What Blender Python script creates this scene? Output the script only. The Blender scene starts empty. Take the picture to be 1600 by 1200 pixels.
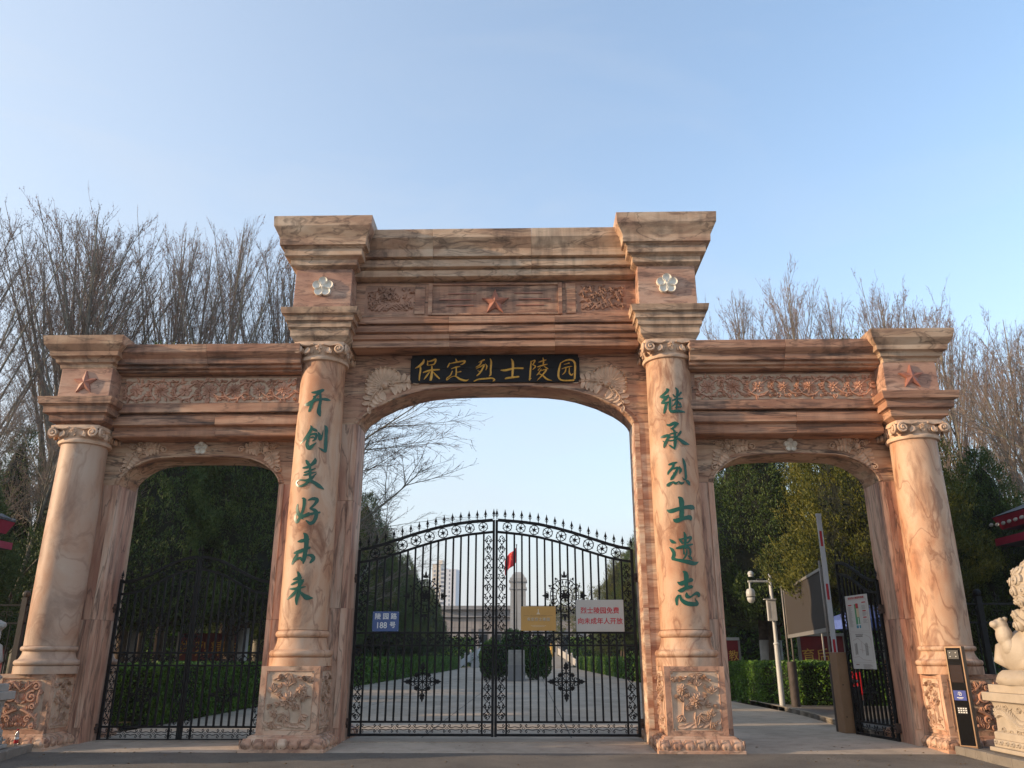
import bpy, bmesh, math, random
from mathutils import Vector, Matrix, noise

# ------------------------------------------------------------------ camera, sky, sun, exposure
scene = bpy.context.scene
COL = scene.collection
R = math.radians

cam_d = bpy.data.cameras.new('camera')
cam = bpy.data.objects.new('camera', cam_d)
COL.objects.link(cam)
cam.location = (0.6575, -14.1349, 1.5)
cam.rotation_euler = (R(90 + 18.685), 0, R(1.248))
cam_d.sensor_width = 36.0
cam_d.lens = 36.0 * 1256.2 / 1600.0
cam_d.clip_start = 0.1
cam_d.clip_end = 4000
scene.camera = cam

SUN_EL, SUN_AZ = 13.0, 11.0          # elevation; degrees in front of the facade line, sun on the left
world = bpy.data.worlds.new('World')
scene.world = world
world.use_nodes = True
wn = world.node_tree.nodes
wl = world.node_tree.links
sky = wn.new('ShaderNodeTexSky')
sky.sky_type = 'NISHITA'
sky.sun_disc = False
sky.sun_elevation = R(SUN_EL)
sky.sun_rotation = R(270 - SUN_AZ)
sky.altitude = 0
sky.air_density = 1.0
sky.dust_density = 1.2
sky.ozone_density = 2.2
# thin haze: the sky pales towards the horizon all round and on the sun's side
SKY_STRENGTH = 0.15
geo = wn.new('ShaderNodeTexCoord')
sep = wn.new('ShaderNodeSeparateXYZ'); wl.new(geo.outputs['Generated'], sep.inputs[0])
def wmath(op, a, b=None, clamp=False):
    n = wn.new('ShaderNodeMath'); n.operation = op; n.use_clamp = clamp
    for i, q in enumerate((a, b)):
        if q is None: continue
        if isinstance(q, (int, float)): n.inputs[i].default_value = q
        else: wl.new(q, n.inputs[i])
    return n.outputs[0]
zc = wmath('MAXIMUM', sep.outputs[2], 0.0)
hz = wmath('POWER', wmath('SUBTRACT', 1.0, zc), HZ_P := 3.2)
dot = wn.new('ShaderNodeVectorMath'); dot.operation = 'DOT_PRODUCT'
wl.new(geo.outputs['Generated'], dot.inputs[0])
dot.inputs[1].default_value = (-math.cos(R(SUN_EL)) * math.cos(R(SUN_AZ)), -math.cos(R(SUN_EL)) * math.sin(R(SUN_AZ)), math.sin(R(SUN_EL)))
gl_ = wmath('POWER', wmath('MAXIMUM', wmath('MULTIPLY_ADD', dot.outputs['Value'], 0.5, False), 0.0), 2.6)
gl_.node.inputs[0].links[0].from_node.inputs[0].links[0].from_node.inputs[2].default_value = 0.5
cl = wn.new('ShaderNodeTexNoise'); cl.inputs['Scale'].default_value = 2.2; cl.inputs['Detail'].default_value = 7; cl.inputs['Distortion'].default_value = 1.2
cmap = wn.new('ShaderNodeMapping'); cmap.inputs['Scale'].default_value = (1.0, 1.0, 3.2); cmap.inputs['Rotation'].default_value = (0.5, 0.2, 0.6)
wl.new(geo.outputs['Generated'], cmap.inputs[0]); wl.new(cmap.outputs[0], cl.inputs['Vector'])
wisp = wmath('MULTIPLY', wmath('SUBTRACT', cl.outputs['Fac'], 0.47, True), 0.55)      # faint high cloud
fac = wmath('ADD', wmath('ADD', wmath('MULTIPLY', hz, 0.97), wmath('MULTIPLY', gl_, 0.9)), wisp, True)
mixs = wn.new('ShaderNodeMix'); mixs.data_type = 'RGBA'
gain = wn.new('ShaderNodeMix'); gain.data_type = 'RGBA'; gain.blend_type = 'MULTIPLY'; gain.inputs[0].default_value = 1.0
gain.inputs[7].default_value = (1.08, 1.04, 0.975, 1)
wl.new(sky.outputs[0], gain.inputs[6])
wl.new(fac, mixs.inputs[0]); wl.new(gain.outputs[2], mixs.inputs[6]); mixs.inputs[7].default_value = (1.70, 1.78, 1.87, 1)
wl.new(mixs.outputs[2], wn['Background'].inputs[0])
wn['Background'].inputs[1].default_value = SKY_STRENGTH

sun_d = bpy.data.lights.new('sun', 'SUN')
sun_d.energy = 2.0
sun_d.angle = R(0.6)
sun_d.color = (1.0, 0.74, 0.48)
sun = bpy.data.objects.new('sun', sun_d)
COL.objects.link(sun)
to_sun = Vector((-math.cos(R(SUN_EL)) * math.cos(R(SUN_AZ)), -math.cos(R(SUN_EL)) * math.sin(R(SUN_AZ)), math.sin(R(SUN_EL))))
sun.rotation_euler = to_sun.to_track_quat('Z', 'Y').to_euler()

scene.view_settings.view_transform = 'Standard'
scene.view_settings.look = 'None'
scene.view_settings.gamma = 1.0
scene.view_settings.use_curve_mapping = False
scene.view_settings.exposure = 1.62
scene.cycles.max_bounces = 6
scene.cycles.diffuse_bounces = 3
scene.cycles.glossy_bounces = 2

# ------------------------------------------------------------------ helpers
def tag(o, label=None, cat=None, group=None, kind=None):
    if label: o['label'] = label
    if cat: o['category'] = cat
    if group: o['group'] = group
    if kind: o['kind'] = kind
    return o

def empty(name, loc=(0, 0, 0), rz=0.0, label=None, cat=None, group=None):
    o = bpy.data.objects.new(name, None)
    o.empty_display_size = 0.2
    o.location = loc
    o.rotation_euler = (0, 0, rz)
    COL.objects.link(o)
    return tag(o, label, cat, group)

def link_mesh(name, me, parent=None, loc=(0, 0, 0), rot=(0, 0, 0), scale=(1, 1, 1)):
    o = bpy.data.objects.new(name, me)
    o.location = loc
    o.rotation_euler = rot
    o.scale = scale
    COL.objects.link(o)
    if parent: o.parent = parent
    return o

def copy_tree(o, parent=None):
    c = o.copy()
    COL.objects.link(c)
    c.parent = parent
    for ch in list(o.children):
        copy_tree(ch, c)
    return c

class MB:
    """collects vertices and faces; build() links them as one mesh object"""
    def __init__(s):
        s.v = []; s.f = []
    def add(s, vs, fs):
        n = len(s.v)
        s.v.extend(vs)
        s.f.extend([tuple(i + n for i in f) for f in fs])
    def box(s, x0, x1, y0, y1, z0, z1):
        s.add([(x0,y0,z0),(x1,y0,z0),(x1,y1,z0),(x0,y1,z0),(x0,y0,z1),(x1,y0,z1),(x1,y1,z1),(x0,y1,z1)],
              [(0,3,2,1),(4,5,6,7),(0,1,5,4),(1,2,6,5),(2,3,7,6),(3,0,4,7)])
        return s
    def lathe(s, prof, c=(0, 0, 0), n=48, caps=True):
        vs = []; fs = []
        for r, z in prof:
            for i in range(n):
                a = 2 * math.pi * i / n
                vs.append((c[0] + r * math.cos(a), c[1] + r * math.sin(a), c[2] + z))
        for k in range(len(prof) - 1):
            for i in range(n):
                j = (i + 1) % n
                fs.append((k*n+i, k*n+j, (k+1)*n+j, (k+1)*n+i))
        if caps:
            fs.append(tuple(range(n))[::-1]); fs.append(tuple((len(prof)-1)*n + i for i in range(n)))
        s.add(vs, fs)
        return s
    def rect_stack(s, prof, xc, yc, back=0.0, caps=True):
        """square section stack; prof = [(width, z)]; back lengthens it to the rear"""
        vs = []; fs = []
        for w, z in prof:
            h = w / 2
            vs += [(xc-h, yc-h, z), (xc+h, yc-h, z), (xc+h, yc+h+back, z), (xc-h, yc+h+back, z)]
        for k in range(len(prof) - 1):
            for i in range(4):
                j = (i + 1) % 4
                fs.append((k*4+i, k*4+j, (k+1)*4+j, (k+1)*4+i))
        if caps:
            fs.append((3, 2, 1, 0)); m = (len(prof)-1)*4; fs.append((m, m+1, m+2, m+3))
        s.add(vs, fs)
        return s
    def extrude_x(s, prof, x0, x1):
        """closed (y,z) outline drawn along X"""
        n = len(prof)
        vs = [(x0, y, z) for y, z in prof] + [(x1, y, z) for y, z in prof]
        fs = [(i, (i+1) % n, n + (i+1) % n, n + i) for i in range(n)]
        fs += [tuple(range(n))[::-1], tuple(range(n, 2*n))]
        s.add(vs, fs)
        return s
    def prism_y(s, pts, y0, y1):
        n = len(pts)
        vs = [(x, y0, z) for x, z in pts] + [(x, y1, z) for x, z in pts]
        fs = [(i, n + i, n + (i+1) % n, (i+1) % n) for i in range(n)]
        fs += [tuple(range(n)), tuple(range(n, 2*n))[::-1]]
        s.add(vs, fs)
        return s
    def tube(s, pts, radii, n=4, cap=True):
        pts = [Vector(p) for p in pts]
        if not hasattr(radii, '__len__'): radii = [radii] * len(pts)
        vs = []; fs = []
        d0 = (pts[1] - pts[0]).normalized()
        ref = Vector((0, 0, 1)) if abs(d0.z) < 0.9 else Vector((1, 0, 0))
        u = d0.cross(ref).normalized()
        for i, p in enumerate(pts):
            if i == 0: d = pts[1] - p
            elif i == len(pts) - 1: d = p - pts[i-1]
            else: d = pts[i+1] - pts[i-1]
            if d.length < 1e-9: d = Vector((0, 0, 1))
            d.normalize()
            u = (u - d * u.dot(d))
            if u.length < 1e-6: u = d.orthogonal()
            u.normalize()
            w = d.cross(u)
            for k in range(n):
                a = 2 * math.pi * k / n
                q = p + (u * math.cos(a) + w * math.sin(a)) * radii[i]
                vs.append((q.x, q.y, q.z))
        for i in range(len(pts) - 1):
            for k in range(n):
                j = (k + 1) % n
                fs.append((i*n+k, i*n+j, (i+1)*n+j, (i+1)*n+k))
        if cap:
            fs.append(tuple(range(n))[::-1]); m = (len(pts)-1)*n
            fs.append(tuple(m + k for k in range(n)))
        s.add(vs, fs)
        return s
    def ball(s, c, r, nu=10, nv=6, sc=(1, 1, 1)):
        vs = [(c[0], c[1], c[2] - r*sc[2])]
        for j in range(1, nv):
            t = math.pi * j / nv
            for i in range(nu):
                a = 2*math.pi*i/nu
                vs.append((c[0]+r*sc[0]*math.sin(t)*math.cos(a), c[1]+r*sc[1]*math.sin(t)*math.sin(a), c[2]-r*sc[2]*math.cos(t)))
        vs.append((c[0], c[1], c[2] + r*sc[2]))
        fs = [(0, 1+(i+1) % nu, 1+i) for i in range(nu)]
        for j in range(nv-2):
            for i in range(nu):
                k = (i+1) % nu
                fs.append((1+j*nu+i, 1+j*nu+k, 1+(j+1)*nu+k, 1+(j+1)*nu+i))
        l = len(vs)-1
        fs += [(l, 1+(nv-2)*nu+i, 1+(nv-2)*nu+(i+1) % nu) for i in range(nu)]
        s.add(vs, fs)
        return s
    def mesh(s, name, mat, smooth=False):
        me = bpy.data.meshes.new(name)
        me.from_pydata(s.v, [], s.f)
        if mat: me.materials.append(mat)
        if smooth: me.polygons.foreach_set('use_smooth', [True] * len(me.polygons))
        me.update()
        return me
    def build(s, name, mat, parent=None, smooth=False, bevel=0, angle=None, fix=False, **kw):
        me = s.mesh(name, mat, smooth)
        if fix:
            bm = bmesh.new(); bm.from_mesh(me)
            bmesh.ops.recalc_face_normals(bm, faces=bm.faces); bm.to_mesh(me); bm.free()
        if angle and smooth: me.set_sharp_from_angle(angle=R(angle))
        o = link_mesh(name, me, parent, **kw)
        if bevel:
            b = o.modifiers.new('bevel', 'BEVEL'); b.width = bevel; b.segments = 2; b.limit_method = 'ANGLE'; b.angle_limit = R(35)
        return o

# ------------------------------------------------------------------ carved relief pieces on a surface frame
class Frame:
    """maps (x, y, h) to a surface: origin + x*ux + y*uy + h*n; bend = radius for a cylinder wall"""
    def __init__(s, o, ux, uy, n):
        s.o = Vector(o); s.ux = Vector(ux); s.uy = Vector(uy); s.n = Vector(n)
    def p(s, x, y, h):
        q = s.o + s.ux * x + s.uy * y + s.n * h
        return (q.x, q.y, q.z)
    def sub(s, x, y, ang=0, sc=1.0, mir=1):
        c, t = math.cos(ang), math.sin(ang)
        f = Frame(s.p(x, y, 0), (s.ux * c + s.uy * t) * sc * mir, (-s.ux * t + s.uy * c) * sc, s.n * sc)
        return f

def front_frame(x, y, z, sx=1):
    return Frame((x, y, z), (sx, 0, 0), (0, 0, 1), (0, -1, 0))

def leaf(mb, F, x, y, ang, L, W, h, bend=0.0, notch=0.0, rows=6, pw=0.8):
    vs = []; fs = []
    px, py, a = x, y, ang
    for i in range(rows + 1):
        t = i / rows
        w = W * 0.5 * (math.sin(math.pi * min(1, t * 0.94 + 0.03)) ** pw)
        if notch and i % 2: w *= (1 - notch)
        hh = h * (0.35 + 0.65 * math.sin(math.pi * min(1, t * 0.8 + 0.15)))
        nx, ny = -math.sin(a), math.cos(a)
        vs += [F.p(px + nx*w, py + ny*w, -0.001), F.p(px + nx*w*0.86, py + ny*w*0.86, hh*0.9), F.p(px, py, hh*0.55), F.p(px - nx*w*0.86, py - ny*w*0.86, hh*0.9), F.p(px - nx*w, py - ny*w, -0.001)]
        a += bend / rows
        px += math.cos(a) * L / rows; py += math.sin(a) * L / rows
    for i in range(rows):
        for k in range(4):
            fs.append((i*5+k, i*5+k+1, (i+1)*5+k+1, (i+1)*5+k))
    mb.add(vs, fs)

def rib(mb, F, pts, w, h, taper=True):
    """raised ridge along 2D points"""
    vs = []; fs = []
    n = len(pts)
    for i, (x, y) in enumerate(pts):
        x0, y0 = pts[max(0, i-1)]; x1, y1 = pts[min(n-1, i+1)]
        dx, dy = x1-x0, y1-y0; l = math.hypot(dx, dy) or 1
        nx, ny = -dy/l, dx/l
        k = 1.0 if not taper else (0.35 + 0.65 * math.sin(math.pi * min(1, i/(n-1)*0.75 + 0.25)))
        ww = w * 0.5 * k
        vs += [F.p(x+nx*ww, y+ny*ww, -0.001), F.p(x+nx*ww*0.5, y+ny*ww*0.5, h*k), F.p(x-nx*ww*0.5, y-ny*ww*0.5, h*k), F.p(x-nx*ww, y-ny*ww, -0.001)]
    for i in range(n-1):
        for k in range(3):
            fs.append((i*4+k, i*4+k+1, (i+1)*4+k+1, (i+1)*4+k))
    mb.add(vs, fs)

def scroll(mb, F, x, y, r, a0, turns, w, h, sgn=1, n=18):
    """spiral that starts on the rim at angle a0 and curls inwards round (x, y)"""
    pts = []
    for i in range(n + 1):
        t = i / n
        rr = r * (1 - 0.82 * t)
        a = a0 + sgn * turns * 2 * math.pi * t
        pts.append((x + rr*math.cos(a), y + rr*math.sin(a)))
    rib(mb, F, pts, w, h, False)
    dome(mb, F, x, y, r * 0.3, h * 1.3)

def dome(mb, F, x, y, r, h, n=8, sx=1.0):
    vs = []; fs = []
    for k, (rr, hh) in enumerate(((1, -0.001/h if h else 0), (0.8, 0.6), (0.4, 0.93))):
        for i in range(n):
            a = 2*math.pi*i/n
            vs.append(F.p(x + r*rr*math.cos(a)*sx, y + r*rr*math.sin(a), h*hh))
    vs.append(F.p(x, y, h))
    for k in range(2):
        for i in range(n):
            j = (i+1) % n
            fs.append((k*n+i, k*n+j, (k+1)*n+j, (k+1)*n+i))
    fs += [(2*n+i, 2*n+(i+1) % n, 3*n) for i in range(n)]
    mb.add(vs, fs)

def flower(mb, F, x, y, r, h, rings=((1.0, 8), (0.68, 7), (0.4, 5)), rng=random):
    for q, (k, n) in enumerate(rings):
        o = rng.random()
        for i in range(n):
            a = 2*math.pi*(i+o)/n
            s0 = r*k*0.25
            leaf(mb, F.sub(x, y), s0*math.cos(a), s0*math.sin(a), a, r*k*0.78, r*k*4.2/n, h*(0.55+0.25*q), rows=4, pw=0.55)
    dome(mb, F, x, y, r*0.16, h*1.25)

def sprig(mb, F, x, y, ang, L, h, n=5, rng=random):
    for i in range(n):
        a = ang + (i-(n-1)/2) * 0.52 + rng.uniform(-.1, .1)
        leaf(mb, F, x, y, a, L*rng.uniform(.75, 1.05), L*0.3, h, bend=rng.uniform(-.5, .5), rows=4)

def bird(mb, F, x, y, ang, s, h):
    G = F.sub(x, y, ang)
    leaf(mb, G, -s*.3, 0, 0, s*.8, s*.3, h*1.3, rows=6)
    dome(mb, G, s*.42, s*.05, s*.11, h*1.3)
    for k in range(3):
        leaf(mb, G, -s*.02*k, s*.05, 1.9+k*.28, s*.55, s*.14, h, bend=.5, rows=4)
    for k in range(3):
        leaf(mb, G, -s*.25, 0, math.pi+(k-1)*.25, s*.5, s*.1, h*.9, rows=4)
    leaf(mb, G, s*.5, s*.05, -.1, s*.15, s*.06, h, rows=3)

# ------------------------------------------------------------------ materials
def new_mat(name):
    m = bpy.data.materials.new(name)
    m.use_nodes = True
    nt = m.node_tree
    return m, nt.nodes, nt.links, nt.nodes['Principled BSDF']

def plain(name, col, rough=0.6, metal=0.0, var=0.0, scale=8.0, bump=0.0, bscale=60.0, coat=0.0, detail=4):
    m, N, L, P = new_mat(name)
    P.inputs['Roughness'].default_value = rough
    P.inputs['Metallic'].default_value = metal
    P.inputs['Coat Weight'].default_value = coat
    P.inputs['Base Color'].default_value = (*col, 1)
    tc = N.new('ShaderNodeTexCoord')
    if var:
        nz = N.new('ShaderNodeTexNoise'); nz.inputs['Scale'].default_value = scale; nz.inputs['Detail'].default_value = detail
        L.new(tc.outputs['Object'], nz.inputs['Vector'])
        rp = N.new('ShaderNodeValToRGB')
        rp.color_ramp.elements[0].position = 0.32; rp.color_ramp.elements[1].position = 0.68
        rp.color_ramp.elements[0].color = tuple(max(0, c*(1-var)) for c in col) + (1,)
        rp.color_ramp.elements[1].color = tuple(min(1, c*(1+var)) for c in col) + (1,)
        L.new(nz.outputs['Fac'], rp.inputs[0]); L.new(rp.outputs[0], P.inputs['Base Color'])
    if bump:
        n2 = N.new('ShaderNodeTexNoise'); n2.inputs['Scale'].default_value = bscale; n2.inputs['Detail'].default_value = 3
        L.new(tc.outputs['Object'], n2.inputs['Vector'])
        b = N.new('ShaderNodeBump'); b.inputs['Strength'].default_value = bump; b.inputs['Distance'].default_value = 0.01
        L.new(n2.outputs['Fac'], b.inputs['Height']); L.new(b.outputs[0], P.inputs['Normal'])
    return m

def marble(name, stretch, rot=(0, 0, 0), cols=None, vein=(0.05, 0.036, 0.032), vein_amt=0.7, thin=0.55, scale=1.0, rough=0.55, streak=0.0, jitter=True, bump=0.25, pale=0.5):
    """pink sunset marble: cloudy peach ground, long drawn brown and grey veins along the stretched axis"""
    cols = cols or ((0.40, 0.185, 0.12), (0.52, 0.27, 0.175), (0.62, 0.38, 0.26))
    m, N, L, P = new_mat(name)
    tc = N.new('ShaderNodeTexCoord')
    src = tc.outputs['Object']
    if jitter:
        oi = N.new('ShaderNodeObjectInfo')
        mul = N.new('ShaderNodeVectorMath'); mul.operation = 'SCALE'
        cmb = N.new('ShaderNodeCombineXYZ')
        for i in range(3): L.new(oi.outputs['Random'], cmb.inputs[i])
        mul.inputs['Scale'].default_value = 41.0
        L.new(cmb.outputs[0], mul.inputs[0])
        ad = N.new('ShaderNodeVectorMath'); ad.operation = 'ADD'
        L.new(src, ad.inputs[0]); L.new(mul.outputs[0], ad.inputs[1]); src = ad.outputs[0]
    mp = N.new('ShaderNodeMapping')
    mp.inputs['Rotation'].default_value = rot
    mp.inputs['Scale'].default_value = tuple(scale * k for k in stretch)
    L.new(src, mp.inputs[0])
    # warp
    w = N.new('ShaderNodeTexNoise'); w.inputs['Scale'].default_value = 1.1; w.inputs['Detail'].default_value = 3
    L.new(mp.outputs[0], w.inputs['Vector'])
    ws = N.new('ShaderNodeVectorMath'); ws.operation = 'SCALE'; ws.inputs['Scale'].default_value = 0.9
    wsub = N.new('ShaderNodeVectorMath'); wsub.operation = 'SUBTRACT'; wsub.inputs[1].default_value = (.5, .5, .5)
    L.new(w.outputs['Color'], wsub.inputs[0]); L.new(wsub.outputs[0], ws.inputs[0])
    wa = N.new('ShaderNodeVectorMath'); wa.operation = 'ADD'
    L.new(mp.outputs[0], wa.inputs[0]); L.new(ws.outputs[0], wa.inputs[1])
    base = N.new('ShaderNodeTexNoise'); base.inputs['Scale'].default_value = 1.5; base.inputs['Detail'].default_value = 8; base.inputs['Roughness'].default_value = 0.6
    L.new(wa.outputs[0], base.inputs['Vector'])
    rp = N.new('ShaderNodeValToRGB')
    e = rp.color_ramp.elements
    e[0].position = 0.36; e[0].color = (*cols[0], 1); e[1].position = 0.66; e[1].color = (*cols[2], 1)
    k = e.new(pale); k.color = (*cols[1], 1)
    L.new(base.outputs['Fac'], rp.inputs[0])
    # broad smoky veins
    v = N.new('ShaderNodeTexNoise'); v.inputs['Scale'].default_value = 2.3; v.inputs['Detail'].default_value = 9; v.inputs['Roughness'].default_value = 0.68
    L.new(wa.outputs[0], v.inputs['Vector'])
    vr = N.new('ShaderNodeValToRGB'); e = vr.color_ramp.elements
    e[0].position = 0.51; e[0].color = (0, 0, 0, 1); e[1].position = 0.66; e[1].color = (vein_amt,)*3 + (1,)
    L.new(v.outputs['Fac'], vr.inputs[0])
    mx = N.new('ShaderNodeMix'); mx.data_type = 'RGBA'
    L.new(vr.outputs[0], mx.inputs[0]); L.new(rp.outputs[0], mx.inputs[6]); mx.inputs[7].default_value = (*vein, 1)
    # hairline veins
    t = N.new('ShaderNodeTexNoise'); t.inputs['Scale'].default_value = 1.7; t.inputs['Detail'].default_value = 5; t.inputs['Distortion'].default_value = 0.6
    L.new(wa.outputs[0], t.inputs['Vector'])
    tr = N.new('ShaderNodeValToRGB'); e = tr.color_ramp.elements
    e[0].position = 0.472; e[0].color = (0, 0, 0, 1); e[1].position = 0.528; e[1].color = (0, 0, 0, 1)
    k = e.new(0.5); k.color = (thin,)*3 + (1,)
    L.new(t.outputs['Fac'], tr.inputs[0])
    mx2 = N.new('ShaderNodeMix'); mx2.data_type = 'RGBA'
    L.new(tr.outputs[0], mx2.inputs[0]); L.new(mx.outputs[2], mx2.inputs[6]); mx2.inputs[7].default_value = (vein[0]*1.3, vein[1]*1.2, vein[2]*1.1, 1)
    out = mx2.outputs[2]
    if streak:
        # rain streaks of soot that run down the stone
        mp2 = N.new('ShaderNodeMapping'); mp2.inputs['Scale'].default_value = (3.2, 3.2, 0.35); L.new(src, mp2.inputs[0])
        s = N.new('ShaderNodeTexNoise'); s.inputs['Scale'].default_value = 2.0; s.inputs['Detail'].default_value = 4; L.new(mp2.outputs[0], s.inputs['Vector'])
        big = N.new('ShaderNodeTexNoise'); big.inputs['Scale'].default_value = 0.55; big.inputs['Detail'].default_value = 2; L.new(src, big.inputs['Vector'])
        mm = N.new('ShaderNodeMath'); mm.operation = 'MULTIPLY'; L.new(s.outputs['Fac'], mm.inputs[0]); L.new(big.outputs['Fac'], mm.inputs[1])
        sr = N.new('ShaderNodeMapRange'); sr.inputs['From Min'].default_value = 0.25; sr.inputs['From Max'].default_value = 0.42; sr.inputs['To Max'].default_value = streak
        L.new(mm.outputs[0], sr.inputs['Value'])
        mx3 = N.new('ShaderNodeMix'); mx3.data_type = 'RGBA'
        L.new(sr.outputs[0], mx3.inputs[0]); L.new(out, mx3.inputs[6]); mx3.inputs[7].default_value = (0.06, 0.045, 0.04, 1)
        out = mx3.outputs[2]
    L.new(out, P.inputs['Base Color'])
    P.inputs['Roughness'].default_value = rough
    P.inputs['Specular IOR Level'].default_value = 0.22
    g = N.new('ShaderNodeTexNoise'); g.inputs['Scale'].default_value = 45; g.inputs['Detail'].default_value = 4
    L.new(tc.outputs['Object'], g.inputs['Vector'])
    b = N.new('ShaderNodeBump'); b.inputs['Strength'].default_value = bump; b.inputs['Distance'].default_value = 0.008
    L.new(g.outputs['Fac'], b.inputs['Height']); L.new(b.outputs[0], P.inputs['Normal'])
    return m

M = {}
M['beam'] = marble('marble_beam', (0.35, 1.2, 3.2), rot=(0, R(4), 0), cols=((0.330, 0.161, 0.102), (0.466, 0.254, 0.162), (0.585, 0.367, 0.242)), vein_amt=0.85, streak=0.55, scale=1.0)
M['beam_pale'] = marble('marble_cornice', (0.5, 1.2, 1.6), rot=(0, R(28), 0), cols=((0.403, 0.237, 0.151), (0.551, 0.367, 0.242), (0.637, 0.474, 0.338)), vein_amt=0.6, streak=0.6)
M['cap'] = marble('marble_cap', (0.6, 1.0, 1.8), rot=(0, R(32), 0), cols=((0.424, 0.254, 0.169), (0.564, 0.379, 0.254), (0.658, 0.498, 0.362)), vein_amt=0.55, streak=0.5)
M['die'] = marble('marble_block', (0.7, 1.0, 2.4), rot=(0, R(-12), 0), cols=((0.403, 0.221, 0.158), (0.500, 0.292, 0.206), (0.573, 0.379, 0.280)), vein_amt=0.5, thin=0.5)
M['column'] = marble('marble_column', (0.9, 0.9, 0.42), rot=(R(12), R(16), 0), cols=((0.474, 0.229, 0.128), (0.558, 0.323, 0.199), (0.608, 0.427, 0.300)), vein=(0.17, 0.075, 0.045), vein_amt=0.62, thin=0.6, rough=0.52, scale=1.15, bump=0.08, pale=0.47)
M['column_shaded'] = marble('marble_column_shaded', (0.8, 0.8, 0.5), rot=(R(-20), R(14), 0), cols=((0.414, 0.232, 0.147), (0.480, 0.316, 0.221), (0.514, 0.386, 0.293)), vein=(0.19, 0.11, 0.08), vein_amt=0.5, thin=0.4, rough=0.52, scale=0.9, bump=0.08, pale=0.46)  # greyer copy: the left outer column's weaker light is put into its colour
M['jamb'] = marble('marble_jamb', (2.6, 2.0, 0.3), rot=(0, R(5), 0), cols=((0.403, 0.202, 0.139), (0.564, 0.327, 0.224), (0.658, 0.474, 0.350)), vein_amt=0.65, thin=0.6, scale=1.1)
M['jamb_band'] = marble('marble_jamb_banded', (0.35, 0.6, 2.2), rot=(0, R(3), 0), cols=((0.383, 0.190, 0.122), (0.604, 0.405, 0.280), (0.701, 0.594, 0.459)), vein=(0.2, 0.09, 0.06), vein_amt=0.75, thin=0.5, scale=1.2)
M['wall'] = marble('marble_wall', (0.4, 1.0, 2.6), rot=(0, R(7), 0), cols=((0.351, 0.178, 0.115), (0.488, 0.280, 0.181), (0.616, 0.428, 0.284)), vein_amt=0.8, thin=0.7, streak=0.25)
M['wall_side'] = marble('marble_wall_side', (0.5, 1.0, 3.0), rot=(0, R(-17), 0), cols=((0.383, 0.202, 0.122), (0.530, 0.334, 0.218), (0.658, 0.487, 0.338)), vein_amt=0.8, thin=0.75, streak=0.2)
M['pedestal'] = marble('marble_pedestal', (0.8, 0.8, 0.9), rot=(R(30), R(25), 0), cols=((0.452, 0.231, 0.149), (0.578, 0.341, 0.226), (0.651, 0.451, 0.319)), vein_amt=0.6, thin=0.5, scale=1.3)
M['relief'] = plain('carved_marble', (0.52, 0.33, 0.225), rough=0.7, var=0.22, scale=3.5, bump=0.5, bscale=70)
M['relief_dark'] = plain('carved_marble_frieze', (0.40, 0.22, 0.145), rough=0.7, var=0.3, scale=3.0, bump=0.4, bscale=70)
M['relief_pink'] = plain('carved_marble_pink', (0.50, 0.27, 0.18), rough=0.65, var=0.25, scale=2.6, bump=0.3, bscale=60)
M['ornament'] = plain('carved_sandstone', (0.62, 0.43, 0.30), rough=0.7, var=0.2, scale=5, bump=0.3)
M['panel_ground'] = plain('chiselled_ground', (0.58, 0.42, 0.30), rough=0.85, var=0.15, scale=6, bump=0.9, bscale=120)
M['star'] = plain('red_marble_star', (0.36, 0.14, 0.09), rough=0.45, var=0.15)
M['white_stone'] = plain('white_marble', (0.74, 0.69, 0.60), rough=0.5, var=0.12, scale=5, bump=0.2)
M['green_paint'] = plain('green_lacquer', (0.0, 0.075, 0.045), rough=0.35, var=0.15, scale=4)
M['gold'] = plain('gold_leaf', (0.72, 0.40, 0.07), rough=0.45, metal=0.0, var=0.2, scale=25)
M['board'] = plain('dark_board', (0.010, 0.010, 0.012), rough=0.6, var=0.2)
M['board'].node_tree.nodes['Principled BSDF'].inputs['Specular IOR Level'].default_value = 0.2
M['iron'] = plain('black_iron', (0.006, 0.006, 0.007), rough=0.5, var=0.3, scale=20, bump=0.1)
M['iron'].node_tree.nodes['Principled BSDF'].inputs['Specular IOR Level'].default_value = 0.2
M['iron_old'] = plain('worn_iron', (0.03, 0.024, 0.018), rough=0.6, var=0.4, scale=12)
M['rust'] = plain('rusty_iron', (0.06, 0.035, 0.025), rough=0.8, var=0.4, scale=20)
M['lion'] = plain('lion_marble', (0.44, 0.37, 0.29), rough=0.6, var=0.1, scale=4, bump=0.4, bscale=40)
M['lion_grey'] = plain('lion_base_marble', (0.38, 0.355, 0.32), rough=0.65, var=0.12, scale=4, bump=0.4, bscale=40)
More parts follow.
